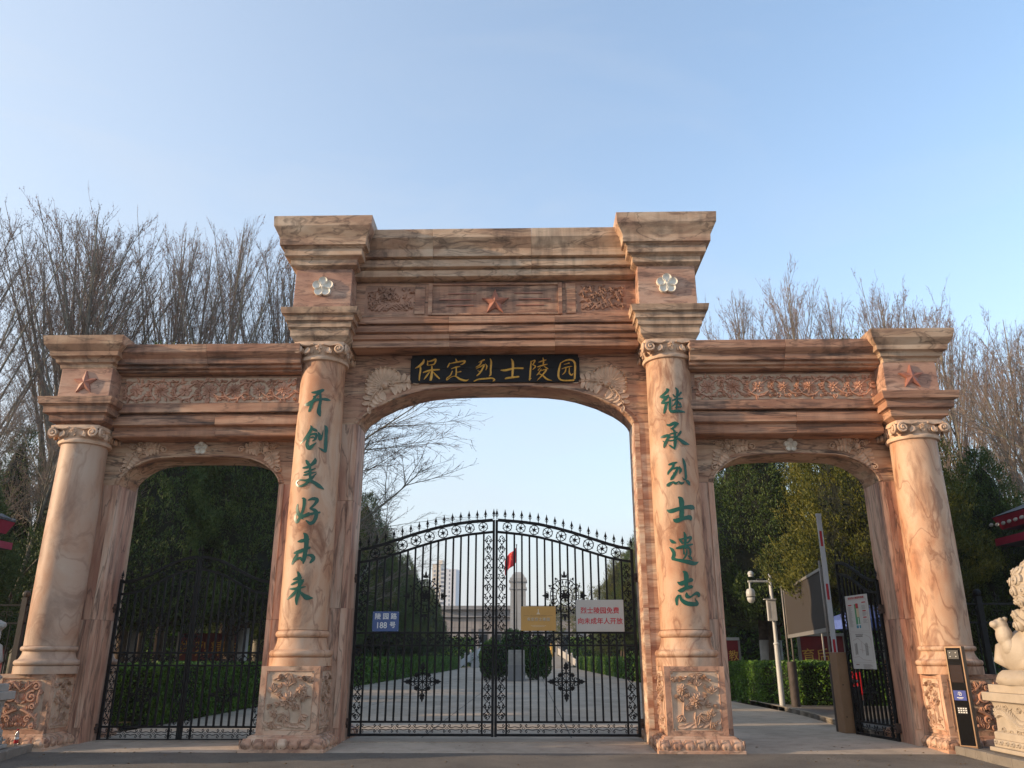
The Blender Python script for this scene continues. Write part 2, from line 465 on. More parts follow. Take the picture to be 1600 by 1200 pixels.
COLUMN_CHARS={'kai':[[-81,6234,21,21,6237,46,134,6285,39],[-209,6000,28,-112,6017,60,-3,6078,42,121,6102,32,210,6106,42,283,6099,14],[-46,6156,14,-16,6136,35,-47,6051,35,-76,5939,42,-103,5865,32],[125,6280,32,59,6213,28,-26,6136,25],[81,6214,28,100,6091,35,87,5957,42,87,5844,56,116,5766,18]],
'chuang':[[-45,5580,14,-28,5524,39,-79,5415,42,-160,5310,35,-234,5245,7],[-28,5524,32,52,5487,39,89,5466,7],[-58,5391,18,22,5418,32,71,5404,39,62,5321,28,15,5283,18],[-53,5386,25,-79,5304,35,-90,5213,42,-37,5146,53,30,5201,35,83,5248,11],[-26,5342,18,18,5357,21,46,5335,14],[99,5452,11,128,5407,35,147,5316,42,178,5402,21,192,5500,5],[209,5592,11,244,5541,46,251,5374,42,255,5227,49,261,5099,35],[261,5095,35,203,5119,28,130,5159,7]],
'mei':[[-83,4920,14,-51,4874,42,-28,4819,21],[84,4959,11,85,4901,49,33,4837,35,-9,4801,14],[-129,4775,21,-26,4792,35,112,4867,14],[-91,4686,21,15,4723,28,108,4762,11],[-3,4846,25,14,4738,32,24,4612,32,39,4532,25],[-96,4636,21,3,4661,25,125,4696,11],[127,4669,11,76,4613,21,-41,4545,21,-181,4553,18,-247,4512,18,-191,4443,25,-89,4451,32,14,4523,32,93,4614,18],[-77,4528,14,13,4532,35,102,4498,42,192,4442,49,283,4389,11]],
'hao':[[-93,4215,13,-49,4181,43,-48,4042,39,-92,3895,34,-154,3788,43,-209,3860,34,-181,3925,26,-57,3894,30,56,3946,21],[-173,4102,21,-176,4006,39,-115,3896,39,-46,3835,17],[27,4174,17,102,4203,39,178,4186,47,146,4109,34,70,4021,26],[70,4021,21,160,3986,47,183,3899,47,150,3795,43,91,3757,43,14,3809,13],[-44,3868,26,98,3926,34,242,3963,26]],
'wei':[[-106,3431,13,-40,3443,43,83,3471,34],[-9,3582,17,37,3526,56,54,3392,56,48,3268,51,37,3145,51,25,3047,17],[-159,3231,26,-57,3258,47,114,3327,30],[-97,3208,26,-141,3127,43,-183,3043,26],[-183,3047,17,-111,3116,21,-36,3145,30,0,3100,26],[74,3196,13,156,3188,43,193,3139,47,145,3065,26]],
'lai':[[-136,2772,17,-58,2790,43,14,2810,21],[-58,2905,21,-23,2820,47,-6,2679,43,-15,2540,47,-38,2441,47,-36,2346,17],[-164,2686,21,-85,2720,30,58,2770,13],[49,2750,26,4,2679,30,-65,2624,13],[-187,2613,17,-64,2616,34,97,2650,11],[-41,2600,26,-111,2521,39,-229,2435,11],[3,2570,21,80,2500,47,142,2466,60,238,2460,9]],
'ji':[[-129,6261,19,-102,6235,37,-183,6158,37,-255,6120,30],[-255,6120,26,-177,6097,37,-99,6129,22],[-104,6115,30,-170,6056,37,-229,5995,33],[-229,5995,26,-151,5988,33,-97,6009,11],[-152,5974,30,-171,5887,37,-202,5793,22],[-74,6087,19,-77,5978,33,-88,5860,33,-64,5799,30],[-64,5803,33,40,5817,44,195,5809,19],[42,6275,15,78,6216,37,59,6095,33,46,5956,30,34,5866,22],[-14,6144,15,21,6094,26],[148,6191,30,91,6117,19],[-31,6025,19,57,6055,30,171,6074,15],[45,6025,22,1,5945,22,-48,5907,9],[73,6006,15,110,5959,30,131,5911,9],[3,5876,11,75,5897,22,136,5901,11]],
'cheng':[[-163,5562,19,-107,5551,37,-22,5586,44,47,5573,26],[34,5572,30,-36,5505,30,-93,5478,15],[-75,5477,19,-32,5427,30,-30,5311,33,-34,5196,41,-54,5082,11],[-53,5097,19,-114,5146,22,-149,5180,7],[-118,5379,15,-43,5394,22,22,5407,11],[-131,5317,15,-48,5323,19,18,5334,11],[-148,5251,15,-52,5260,19,14,5276,11],[-293,5338,19,-225,5346,37,-138,5356,30,-171,5282,30,-221,5192,37,-244,5133,11],[-254,5264,9,-213,5219,22],[87,5428,26,48,5369,30,-3,5311,11],[-8,5311,15,60,5263,37,136,5210,52,240,5191,9]],
'lie':[[-173,4805,22,-98,4822,37,-24,4844,15],[-80,4817,26,-112,4744,30,-181,4670,30,-199,4629,15],[-151,4714,11,-77,4729,22,-18,4740,30,-64,4647,33,-130,4554,37,-158,4522,11],[-100,4649,15,-63,4614,19],[11,4759,15,31,4699,37,7,4627,9],[84,4915,15,108,4836,37,120,4687,33,116,4555,33,84,4517,15],[84,4517,19,53,4562,7],[-216,4425,41,-161,4463,33,-120,4482,11],[-119,4491,15,-77,4452,33,-30,4479,11],[-20,4488,15,27,4450,33,81,4479,11],[109,4514,19,157,4474,48,183,4420,11]],
'shi':[[-40,4204,19,5,4152,63,7,4006,59,-5,3879,59,-5,3816,52],[-257,3984,15,-188,3956,52,-33,3997,44,98,4022,48,213,4023,63,241,3998,26],[-148,3808,19,-100,3782,56,27,3821,44,143,3841,59,157,3800,30]],
'yi':[[-240,3463,9,-196,3417,41,-140,3391,19],[-255,3322,9,-209,3276,37,-182,3208,41,-206,3121,45],[-216,3118,33,-110,3091,37,46,3059,52,169,3036,48,263,3067,7],[-77,3460,15,-45,3414,30,-25,3375,15],[-78,3451,11,39,3471,22,135,3487,33,101,3424,22,60,3384,15],[14,3577,15,32,3503,37,21,3343,26],[-29,3384,11,71,3397,19],[-132,3297,22,-25,3322,37,156,3368,19],[-12,3299,11,-7,3194,26],[-1,3287,11,79,3303,26,106,3239,30,95,3168,15],[43,3273,15,35,3203,22,-2,3133,22,-43,3098,9],[54,3168,11,98,3133,33,120,3096,15]],
'zhi':[[-45,2896,19,-1,2855,56,2,2734,52,-10,2640,41],[-149,2716,15,-93,2692,52,5,2731,41,88,2752,48,99,2735,26],[-148,2574,19,-101,2573,48,-21,2611,41,92,2639,41],[-146,2497,19,-186,2430,37,-187,2337,22],[-123,2500,15,-103,2420,37,-29,2363,52,75,2346,52,172,2353,41,151,2408,22,130,2445,7],[-9,2532,19,-4,2475,48,53,2461,22],[53,2461,19,115,2504,26,181,2528,45,218,2498,41,189,2467,11]]}
BOARD_CHARS={'bao':[[-1446,7150,17,-1455,7092,42,-1528,7012,37,-1613,6960,10],[-1518,7023,25,-1504,6931,29,-1517,6817,29,-1522,6707,21],[-1369,7126,12,-1366,7027,25],[-1369,7098,12,-1282,7120,29,-1207,7148,29,-1216,7078,29,-1247,7032,17],[-1355,7017,12,-1247,7039,21],[-1447,6869,21,-1308,6913,33,-1125,6928,21],[-1279,7010,17,-1274,6861,37,-1291,6724,42,-1312,6697,12],[-1318,6879,12,-1370,6804,29,-1427,6720,10],[-1253,6883,12,-1186,6803,29,-1119,6734,21]],
'ding':[[-805,7156,12,-783,7105,33],[-923,7064,21,-964,6979,21],[-922,7053,12,-793,7082,25,-620,7108,29,-652,7050,25,-705,7028,10],[-887,6944,12,-791,6978,25,-715,6993,12],[-791,6971,17,-784,6857,25,-797,6777,17],[-788,6863,12,-691,6883,19],[-864,6892,17,-905,6800,21,-969,6744,17,-968,6705,17,-894,6762,12,-808,6784,17,-699,6719,33,-591,6691,29,-531,6718,6]],
'lie':[[-338,7078,12,-230,7132,29],[-284,7093,25,-316,7025,25,-391,6975,17],[-390,6940,12,-304,6985,21,-229,7024,25,-261,6944,29,-313,6853,29,-373,6792,17],[-357,6899,10,-303,6871,17],[-208,7047,6,-175,6989,25,-195,6909,10],[-111,7154,12,-89,7080,29,-98,6920,29,-98,6817,29,-130,6778,10],[-429,6676,17,-333,6716,25,-204,6727,29,-75,6737,25,-22,6702,29,-54,6673,12]],
'shi':[[311,7146,10,344,7077,37,344,6916,37,333,6756,29],[106,6906,17,203,6906,37,376,6945,29,548,6944,29],[193,6723,21,247,6741,33,462,6767,29]],
'ling':[[711,7097,17,699,6936,29,687,6776,29,676,6697,25],[676,6704,21,715,6731,6],[711,7085,12,787,7107,25,743,7016,19],[743,7016,12,796,6981,25,742,6913,12],[862,7068,12,949,7101,25,1014,7117,12],[950,7164,12,959,7071,25,947,6991,12],[839,6969,17,948,7003,25,1034,7025,12],[893,6957,10,849,6896,19],[969,6979,12,1043,6928,23],[914,6923,12,849,6820,21,816,6793,8],[903,6884,10,1011,6910,25,945,6808,25,826,6680,8],[849,6832,10,934,6786,25,1029,6705,29,1125,6677,6]],
'yuan':[[1304,7057,17,1269,6931,33,1252,6794,33,1276,6715,29,1361,6680,25,1553,6685,29],[1304,7052,12,1413,7109,25,1521,7113,29,1584,7043,33,1583,6860,33,1571,6712,29],[1368,7017,10,1476,7049,21],[1323,6926,12,1431,6960,21,1528,6979,12],[1410,6953,12,1386,6862,21,1331,6801,10],[1474,6952,12,1471,6838,25,1513,6792,25,1546,6826,10]]}
# ------------------------------------------------------------------ ground
G = 0.05
def asphalt_mat():
    m, N, L, P = new_mat('asphalt')
    tc = N.new('ShaderNodeTexCoord')
    def nz(sc, det, rough=.6):
        n = N.new('ShaderNodeTexNoise'); n.inputs['Scale'].default_value = sc; n.inputs['Detail'].default_value = det; n.inputs['Roughness'].default_value = rough
        L.new(tc.outputs['Object'], n.inputs['Vector']); return n
    a = nz(.8, 9, .65); b = nz(95, 2); v = N.new('ShaderNodeTexVoronoi'); v.inputs['Scale'].default_value = 70; L.new(tc.outputs['Object'], v.inputs['Vector'])
    r1 = N.new('ShaderNodeValToRGB'); e = r1.color_ramp.elements; e[0].position = .3; e[0].color = (.095, .082, .07, 1); e[1].position = .72; e[1].color = (.21, .182, .15, 1); L.new(a.outputs['Fac'], r1.inputs[0])
    r2 = N.new('ShaderNodeValToRGB'); e = r2.color_ramp.elements; e[0].position = .36; e[0].color = (.35, .35, .35, 1); e[1].position = .66; e[1].color = (1.5, 1.48, 1.42, 1); L.new(b.outputs['Fac'], r2.inputs[0])
    mx = N.new('ShaderNodeMix'); mx.data_type = 'RGBA'; mx.blend_type = 'MULTIPLY'; mx.inputs[0].default_value = .8; L.new(r1.outputs[0], mx.inputs[6]); L.new(r2.outputs[0], mx.inputs[7])
    L.new(mx.outputs[2], P.inputs['Base Color']); P.inputs['Roughness'].default_value = .9
    bp = N.new('ShaderNodeBump'); bp.inputs['Strength'].default_value = .9; bp.inputs['Distance'].default_value = .008; L.new(v.outputs['Distance'], bp.inputs['Height']); L.new(bp.outputs[0], P.inputs['Normal'])
    return m
M['asphalt'] = asphalt_mat()
def pave_mat(name, c, seams=None):
    m, N, L, P = new_mat(name)
    tc = N.new('ShaderNodeTexCoord')
    n1 = N.new('ShaderNodeTexNoise'); n1.inputs['Scale'].default_value = 0.5; n1.inputs['Detail'].default_value = 8
    n2 = N.new('ShaderNodeTexNoise'); n2.inputs['Scale'].default_value = 60; n2.inputs['Detail'].default_value = 4
    L.new(tc.outputs['Object'], n1.inputs['Vector']); L.new(tc.outputs['Object'], n2.inputs['Vector'])
    rp = N.new('ShaderNodeValToRGB'); e = rp.color_ramp.elements
    e[0].position = 0.3; e[0].color = tuple(k*0.74 for k in c)+(1,); e[1].position = 0.7; e[1].color = tuple(k*1.18 for k in c)+(1,)
    L.new(n1.outputs['Fac'], rp.inputs[0])
    mx = N.new('ShaderNodeMix'); mx.data_type = 'RGBA'; mx.blend_type = 'MULTIPLY'; mx.inputs[0].default_value = 0.35
    L.new(rp.outputs[0], mx.inputs[6]); L.new(n2.outputs['Fac'], mx.inputs[7])
    st = N.new('ShaderNodeTexNoise'); st.inputs['Scale'].default_value = 1.7; st.inputs['Detail'].default_value = 9; st.inputs['Distortion'].default_value = 1.5; L.new(tc.outputs['Object'], st.inputs['Vector'])
    sr = N.new('ShaderNodeValToRGB'); e = sr.color_ramp.elements; e[0].position = 0.493; e[0].color = (1, 1, 1, 1); e[1].position = 0.507; e[1].color = (1, 1, 1, 1); q = e.new(0.5); q.color = (0.62, 0.6, 0.58, 1)
    L.new(st.outputs['Fac'], sr.inputs[0])
    bl = N.new('ShaderNodeTexNoise'); bl.inputs['Scale'].default_value = 3.3; bl.inputs['Detail'].default_value = 5; L.new(tc.outputs['Object'], bl.inputs['Vector'])
    br = N.new('ShaderNodeValToRGB'); e = br.color_ramp.elements; e[0].position = 0.25; e[0].color = (.72, .71, .7, 1); e[1].position = 0.55; e[1].color = (1, 1, 1, 1); L.new(bl.outputs['Fac'], br.inputs[0])
    m3 = N.new('ShaderNodeMix'); m3.data_type = 'RGBA'; m3.blend_type = 'MULTIPLY'; m3.inputs[0].default_value = 0.8; L.new(mx.outputs[2], m3.inputs[6]); L.new(sr.outputs[0], m3.inputs[7])
    m4 = N.new('ShaderNodeMix'); m4.data_type = 'RGBA'; m4.blend_type = 'MULTIPLY'; m4.inputs[0].default_value = 0.9; L.new(m3.outputs[2], m4.inputs[6]); L.new(br.outputs[0], m4.inputs[7])
    L.new(m4.outputs[2], P.inputs['Base Color']); P.inputs['Roughness'].default_value = 0.85
    b = N.new('ShaderNodeBump'); b.inputs['Strength'].default_value = 0.35; b.inputs['Distance'].default_value = 0.004
    L.new(n2.outputs['Fac'], b.inputs['Height']); L.new(b.outputs[0], P.inputs['Normal'])
    return m
M['concrete'] = pave_mat('concrete_paving', (0.56, 0.455, 0.35))
M['concrete2'] = pave_mat('threshold_slab', (0.44, 0.355, 0.27))
M['band'] = pave_mat('pale_paving_band', (0.58, 0.465, 0.345))
M['soil'] = plain('soil_and_litter', (0.09, 0.07, 0.045), rough=1, var=0.4, scale=3, bump=1, bscale=30)
M['kerb'] = pave_mat('kerb_stone', (0.28, 0.245, 0.205))
M['kerb_pale'] = pave_mat('pale_kerb_stone', (0.34, 0.29, 0.22))
M['sidewalk'] = pave_mat('pavement', (0.2, 0.172, 0.145))

g = MB(); g.add([(-600, -60, -0.03), (600, -60, -0.03), (600, 900, -0.03), (-600, 900, -0.03)], [(0, 1, 2, 3)])
tag(g.build('ground', M['soil']), kind='structure')
# asphalt street, front edge uneven where it meets the apron
random.seed(3)
g = MB()
N_ = 240
for i in range(N_ + 1):
    x = -60 + 120 * i / N_
    g.v += [(x, -60, 0.0), (x, -1.0, 0.0), (x, 0.05 + 0.018 * noise.noise(Vector((x*3.1, 0, 0))) + 0.012*noise.noise(Vector((x*11, 2, 0))), 0.012)]
for i in range(N_):
    for k in range(2):
        g.f.append((i*3+k, (i+1)*3+k, (i+1)*3+k+1, i*3+k+1))
tag(g.build('street', M['asphalt']), kind='structure')
# concrete apron, rises gently to the gates
g = MB()
g.add([(-7.9, 0.02, 0.004), (7.9, 0.02, 0.004), (7.9, 1.25, G-0.004), (-7.9, 1.25, G-0.004), (7.9, 2.1, G-0.004), (-7.9, 2.1, G-0.004)], [(0, 1, 2, 3), (3, 2, 4, 5)])
tag(g.build('apron', M['concrete']), kind='structure')
g = MB(); g.box(-2.69, 2.69, 1.28, 2.0, 0.02, G+0.012); g.box(-7.2, -4.2, 1.28, 1.9, 0.02, G+0.006)
tag(g.build('threshold', M['concrete2'], bevel=0.004), kind='structure')
# the avenue behind the gates
g = MB()
g.add([(-7.6, 2.1, G-0.004), (7.9, 2.1, G-0.004), (7.6, 12, G-0.004), (7.0, 24, G-0.004), (6.6, 110, G-0.004), (-8.2, 110, G-0.004), (-8.2, 24, G-0.004), (-7.6, 12, G-0.004)], [tuple(range(8))])
av = tag(g.build('avenue', M['concrete']), kind='structure')
# pale strips across the avenue and expansion joints
y = 8.0
i = 0
while y < 95:
    s = MB(); s.add([(-7.2, y, G), (6.6, y, G), (6.6, y+0.32, G), (-7.2, y+0.32, G)], [(0, 1, 2, 3)])
    s.build('paving_band', M['band'], av)
    y += 4.4 if i % 2 else 2.2; i += 1
M['joint'] = plain('joint_tar', (0.06, 0.055, 0.05), rough=0.9)
for x in (-4.3, -1.4, 1.4, 4.3):
    s = MB(); s.add([(x, 2.2, G+0.001), (x+0.02, 2.2, G+0.001), (x+0.02, 90, G+0.001), (x, 90, G+0.001)], [(0, 1, 2, 3)])
    s.build('paving_joint', M['joint'], av)
# raised pavements either side of the arch (kerb 0.12)
def pavement(pts, name='pavement'):
    g = MB(); n = len(pts)
    g.add([(x, y, 0.117) for x, y in pts] + [(x, y, -0.02) for x, y in pts], [tuple(range(n))] + [(i, i+n, (i+1) % n+n, (i+1) % n) for i in range(n)])
    return tag(g.build(name, M['sidewalk'], fix=True), kind='structure')
pavement([(7.6, 0.45), (7.52, -2.2), (7.5, -30), (30, -30), (30, 1.6), (7.6, 1.6)][::-1])
pavement([(-7.9, 1.05), (-7.3, -1.5), (-7.25, -30), (-30, -30), (-30, 1.6), (-7.9, 1.6)])
def kerb_run(pts, mats, w=0.12, h=0.13, L=0.62, z0=-0.02, name='kerb'):
    """a run of separate kerb stones along a polyline"""
    root = empty(name, (pts[0][0], pts[0][1], 0)); root['kind'] = 'structure'
    k = 0
    for a, b in zip(pts[:-1], pts[1:]):
        a = Vector(a); b = Vector(b); d = b - a; n = max(1, round(d.length / L)); u = d.normalized(); v = Vector((-u.y, u.x))
        for i in range(n):
            p = a + d * (i / n); q = a + d * ((i+1) / n) - u * 0.008
            j = 0.004 * random.uniform(-1, 1)
            s = MB()
            c = [p, q, q + v*w, p + v*w]
            s.add([(t.x - root.location.x, t.y - root.location.y, z0) for t in c] + [(t.x - root.location.x, t.y - root.location.y, h + j) for t in c],
                  [(0,3,2,1),(4,5,6,7),(0,1,5,4),(1,2,6,5),(2,3,7,6),(3,0,4,7)])
            s.build('kerb_stone', mats[k % len(mats)], root, bevel=0.008, fix=True); k += 1
    return root
kerb_run([(7.48, 0.5), (7.42, -2.2), (7.40, -7)][::-1], [M['kerb']], w=-0.13)
kerb_run([(-7.72, 0.92), (-7.2, -1.5), (-7.0, -5)], [M['kerb']], w=-0.13)

# ------------------------------------------------------------------ the marble archway
ARCH = empty('memorial_archway', (0, 0, 0), label='pink marble memorial gateway with three arches and green inscriptions on its round columns', cat='archway')
YC, YB = 0.70, 2.10            # front and rear column lines
YM = YB - YC
XC, XO = 3.375, 7.87

def chars_on_column(col, xc, keys, r0, seed=0):
    for key in keys:
        mb = MB()
        for si, st in enumerate(COLUMN_CHARS[key]):
            brush(mb, st, lambda s, z, e: ((r0(z) + 0.0035 + 0.0009*e) , s, z), xc, si)
        o = mb.build('character', M['green_paint'], col)

BW = 1.45
def smooth_stroke(st):
    P = [(st[i], st[i+1], st[i+2]) for i in range(0, len(st), 3)]
    out = []
    for i in range(len(P) - 1):
        p0 = P[max(0, i-1)]; p1 = P[i]; p2 = P[i+1]; p3 = P[min(len(P)-1, i+2)]
        for k in range(6):
            t = k / 6
            out.append(tuple(0.5*((2*b) + (-a+c)*t + (2*a-5*b+4*c-d)*t*t + (-a+3*b-3*c+d)*t*t*t) for a, b, c, d in zip(p0, p1, p2, p3)))
    out.append(P[-1])
    return [(x/1000, z/1000, max(w, 4)*BW/1000) for x, z, w in out]

def brush_outline(st):
    P = smooth_stroke(st)
    n = len(P); L_ = []; R_ = []
    for i, (x, z, w) in enumerate(P):
        x0, z0, _ = P[max(0, i-1)]; x1, z1, _ = P[min(n-1, i+1)]
        dx, dz = x1-x0, z1-z0; l = math.hypot(dx, dz) or 1
        nx, nz = -dz/l, dx/l
        jit = 1 + 0.06*math.sin(i*1.7+x*50)
        L_.append((x+nx*w/2*jit, z+nz*w/2*jit)); R_.append((x-nx*w/2, z-nz*w/2))
    # pointed brush ends
    x, z, w = P[0]; dx, dz = P[0][0]-P[1][0], P[0][1]-P[1][1]; l = math.hypot(dx, dz) or 1
    head = (x+dx/l*w*0.45, z+dz/l*w*0.45)
    x, z, w = P[-1]; dx, dz = x-P[-2][0], z-P[-2][1]; l = math.hypot(dx, dz) or 1
    tail = (x+dx/l*w*0.5, z+dz/l*w*0.5)
    return head, L_, R_, tail

def brush(mb, st, fn, xc, si):
    """one brush stroke wrapped on the shaft"""
    head, L_, R_, tail = brush_outline(st)
    e = 1 + si
    def pt(a):
        r, s, z = fn(a[0], a[1], e)
        th = s / 0.432
        return (xc + r*math.sin(th), YC - r*math.cos(th), z)
    vs = [pt(head)] + [pt(p) for p in L_] + [pt(p) for p in R_] + [pt(tail)]
    n = len(L_)
    fs = [(0, 1, n+1)] + [(1+i, 2+i, n+2+i, n+1+i) for i in range(n-1)] + [(n, 2*n+1, 2*n)]
    mb.add(vs, fs)

def shaft_r(z0, z1, r0, r1):
    def f(z):
        t = (z-z0)/(z1-z0)
        return r0 + (r1-r0)*t + 0.012*math.sin(math.pi*min(1, t*1.1))
    return f

def capital(parent, xc, yc, z0, z1, r, half):
    """bell, bead ring, corner volutes, leaves and a hanging rosette"""
    H = z1 - z0
    mb = MB()
    mb.lathe([(r, z0), (r+0.045, z0+0.012), (r+0.062, z0+0.05), (r+0.045, z0+0.088), (r+0.012, z0+0.10), (r+0.02, z0+H*0.36), (r+0.055, z0+H*0.62), (r+0.09, z0+H*0.86), (r+0.05, z1)], (xc, yc, 0), 48)
    o = mb.build('capital', M['ornament'], parent, smooth=True, angle=50)
    mb = MB()
    # concave abacus
    pts = []
    for q in range(4):
        for k in range(7):
            t = k/7; a = math.pi/4 + q*math.pi/2 + t*math.pi/2
            rr = half*1.36*(1 - 0.24*math.sin(math.pi*t))
            pts.append((xc+rr*math.cos(a), yc+rr*math.sin(a)))
    n = len(pts)
    mb.add([(x, y, z1-0.065) for x, y in pts]+[(x, y, z1-0.001) for x, y in pts], [(i, (i+1) % n, (i+1) % n+n, i+n) for i in range(n)]+[tuple(range(n))[::-1], tuple(range(n, 2*n))])
    # volutes: spiral bands on each face, left and right
    for face in range(4):
        a = face*math.pi/2
        ux = Vector((math.cos(a), math.sin(a), 0)); nn = Vector((math.sin(a), -math.cos(a), 0))
        F = Frame(Vector((xc, yc, 0)) + nn*(half*1.0), ux, (0, 0, 1), nn)
        zv = z0 + H*0.57
        rv = H*0.27
        for s in (-1, 1):
            pts2 = []
            for i in range(26):
                t = i/25; rr = rv*(1-0.8*t); an = math.pi/2 + s*(-1)*t*2*math.pi*1.6
                pts2.append(F.p(s*(half-rv*1.15)+rr*math.cos(an), zv+rr*math.sin(an), 0.03*t+0.01))
            mb.tube(pts2, [0.027-0.013*i/25 for i in range(26)], 5)
            mb.ball(F.p(s*(half-rv*1.15), zv, 0.02), 0.03, 6, 4)
            # scroll cushion behind the spiral
            c0 = F.p(s*(half-rv*1.15), zv, 0.0); c1 = F.p(s*(half-rv*1.15), zv, -0.20)
            mb.tube([c0, c1], [rv*0.86, rv*0.55], 12)
            # band sweeping to the rosette
            mb.tube([F.p(s*(half-rv*1.15), zv+rv, 0.01), F.p(s*half*0.42, zv+rv*0.8, 0.0), F.p(s*half*0.2, zv+rv*1.0, 0.02)], 0.02, 5)
            for k in range(2):
                leaf(mb, F, s*(half*0.42+k*0.05), zv-rv*0.9, math.pi/2+s*(0.5+0.5*k), rv*1.3, 0.08, 0.03, bend=-s*0.8)
        flower(mb, Frame(F.p(0, zv+rv*0.45, 0.0), F.ux, F.uy, F.n), 0, 0, rv*0.72, 0.05, rings=((1, 6), (0.6, 5)))
    for k in range(20):
        a = 2*math.pi*k/20; nn = Vector((math.cos(a), math.sin(a), 0))
        FL = Frame(Vector((xc, yc, z0+H*0.36)) + nn*(r+.035), (-nn.y, nn.x, 0), (nn.x*.2, nn.y*.2, 1), nn)
        leaf(mb, FL, 0, 0, math.pi/2, H*0.30, 0.10, 0.028)
    mb.build('carving', M['ornament'], o, smooth=True, angle=60)
    return o

def lotus_base(parent, rects, z1, mat):
    """rects: x0,x1,y0,y1 of the foot; petals on front and both sides"""
    x0, x1, y0, y1 = rects
    mb = MB()
    inset = [(0.0, 0.0), (0.0, 0.055), (0.02, 0.062), (0.012, 0.11), (0.03, 0.17), (0.085, 0.215), (0.105, 0.222), (0.105, 0.245), (0.125, 0.25), (0.135, z1)]
    vs = []; fs = []
    for d, z in inset:
        vs += [(x0+d, y0+d, z-0.02 if z == 0 else z), (x1-d, y0+d, z-0.02 if z == 0 else z), (x1-d, y1-d, z-0.02 if z == 0 else z), (x0+d, y1-d, z-0.02 if z == 0 else z)]
    for k in range(len(inset)-1):
        for i in range(4):
            j = (i+1) % 4
            fs.append((k*4+i, k*4+j, (k+1)*4+j, (k+1)*4+i))
    m = (len(inset)-1)*4
    fs.append((m, m+1, m+2, m+3))
    mb.add(vs, fs)
    o = mb.build('lotus_base', mat, parent, bevel=0.006)
    def petals(org, ux, nn, length):
        n = max(3, round(length / 0.205))
        w = length / n
        for i in range(n):
            pm = MB()
            F = Frame(Vector(org) + Vector(ux)*(w*(i+0.5)), ux, (0, 0, 1), nn)
            # heart shaped double lobe
            prof = lambda t: (0.02 - 0.07*max(0, t-0.4)**1.3*1.6)
            rows = 7; cols = 8
            vs = []; fs = []
            for a in range(rows+1):
                t = a/rows
                zz = 0.066 + t*0.150
                wd = w*0.44*math.sqrt(max(.04, 1-(1-min(1, (t+.05)/.42))**2))*(1-.12*t)
                back = 0.004 - 0.085*max(0, t-0.45)**1.4*2.0
                for b in range(cols+1):
                    u = b/cols*2-1
                    lobe = math.sqrt(max(0, 1-u*u))*(1-0.28*math.exp(-(u/0.22)**2)*(1-t)*1.4)
                    dz = 0.028*math.exp(-(u/0.25)**2)*max(0, 1-t*2.5)
                    h = back + 0.024*lobe*math.sin(math.pi*min(1, 0.12+t*0.88)) if 0 < b < cols else back-0.012
                    vs.append(F.p(u*wd, zz+dz, h+0.004))
            for a in range(rows):
                for b in range(cols):
                    fs.append((a*(cols+1)+b, a*(cols+1)+b+1, (a+1)*(cols+1)+b+1, (a+1)*(cols+1)+b))
            pm.add(vs, fs)
            # rim line round the petal
            rim = []
            for k in range(13):
                t = k/12; an = math.pi + math.pi*t
                rim.append((w*0.47*math.cos(an), 0.155+0.095*math.sin(an)))
            rim = [(-w*0.40, 0.205)] + rim + [(w*0.40, 0.205)]
            FF = Frame(F.p(0, 0, 0.0), ux, (0, 0, 1), nn)
            rib(pm, FF, rim, 0.014, 0.016, False)
            pm.build('petal', mat, parent, smooth=True, angle=60)
    petals((x0+0.02, y0+0.018, 0), (1, 0, 0), (0, -1, 0), x1-x0-0.04)
    petals((x1-0.018, y0+0.02, 0), (0, 1, 0), (1, 0, 0), y1-y0-0.02)
    petals((x0+0.018, y1, 0), (0, -1, 0), (-1, 0, 0), y1-y0-0.02)

def panel(parent, F, w, h, mat=None):
    """sunk ground and raised frame with notched corners; returns nothing"""
    g = MB()
    g.add([F.p(-w/2, -h/2, 0.0035), F.p(w/2, -h/2, 0.0035), F.p(w/2, h/2, 0.0035), F.p(-w/2, h/2, 0.0035)], [(0, 1, 2, 3)])
    g.build('panel_ground', mat or M['panel_ground'], parent)

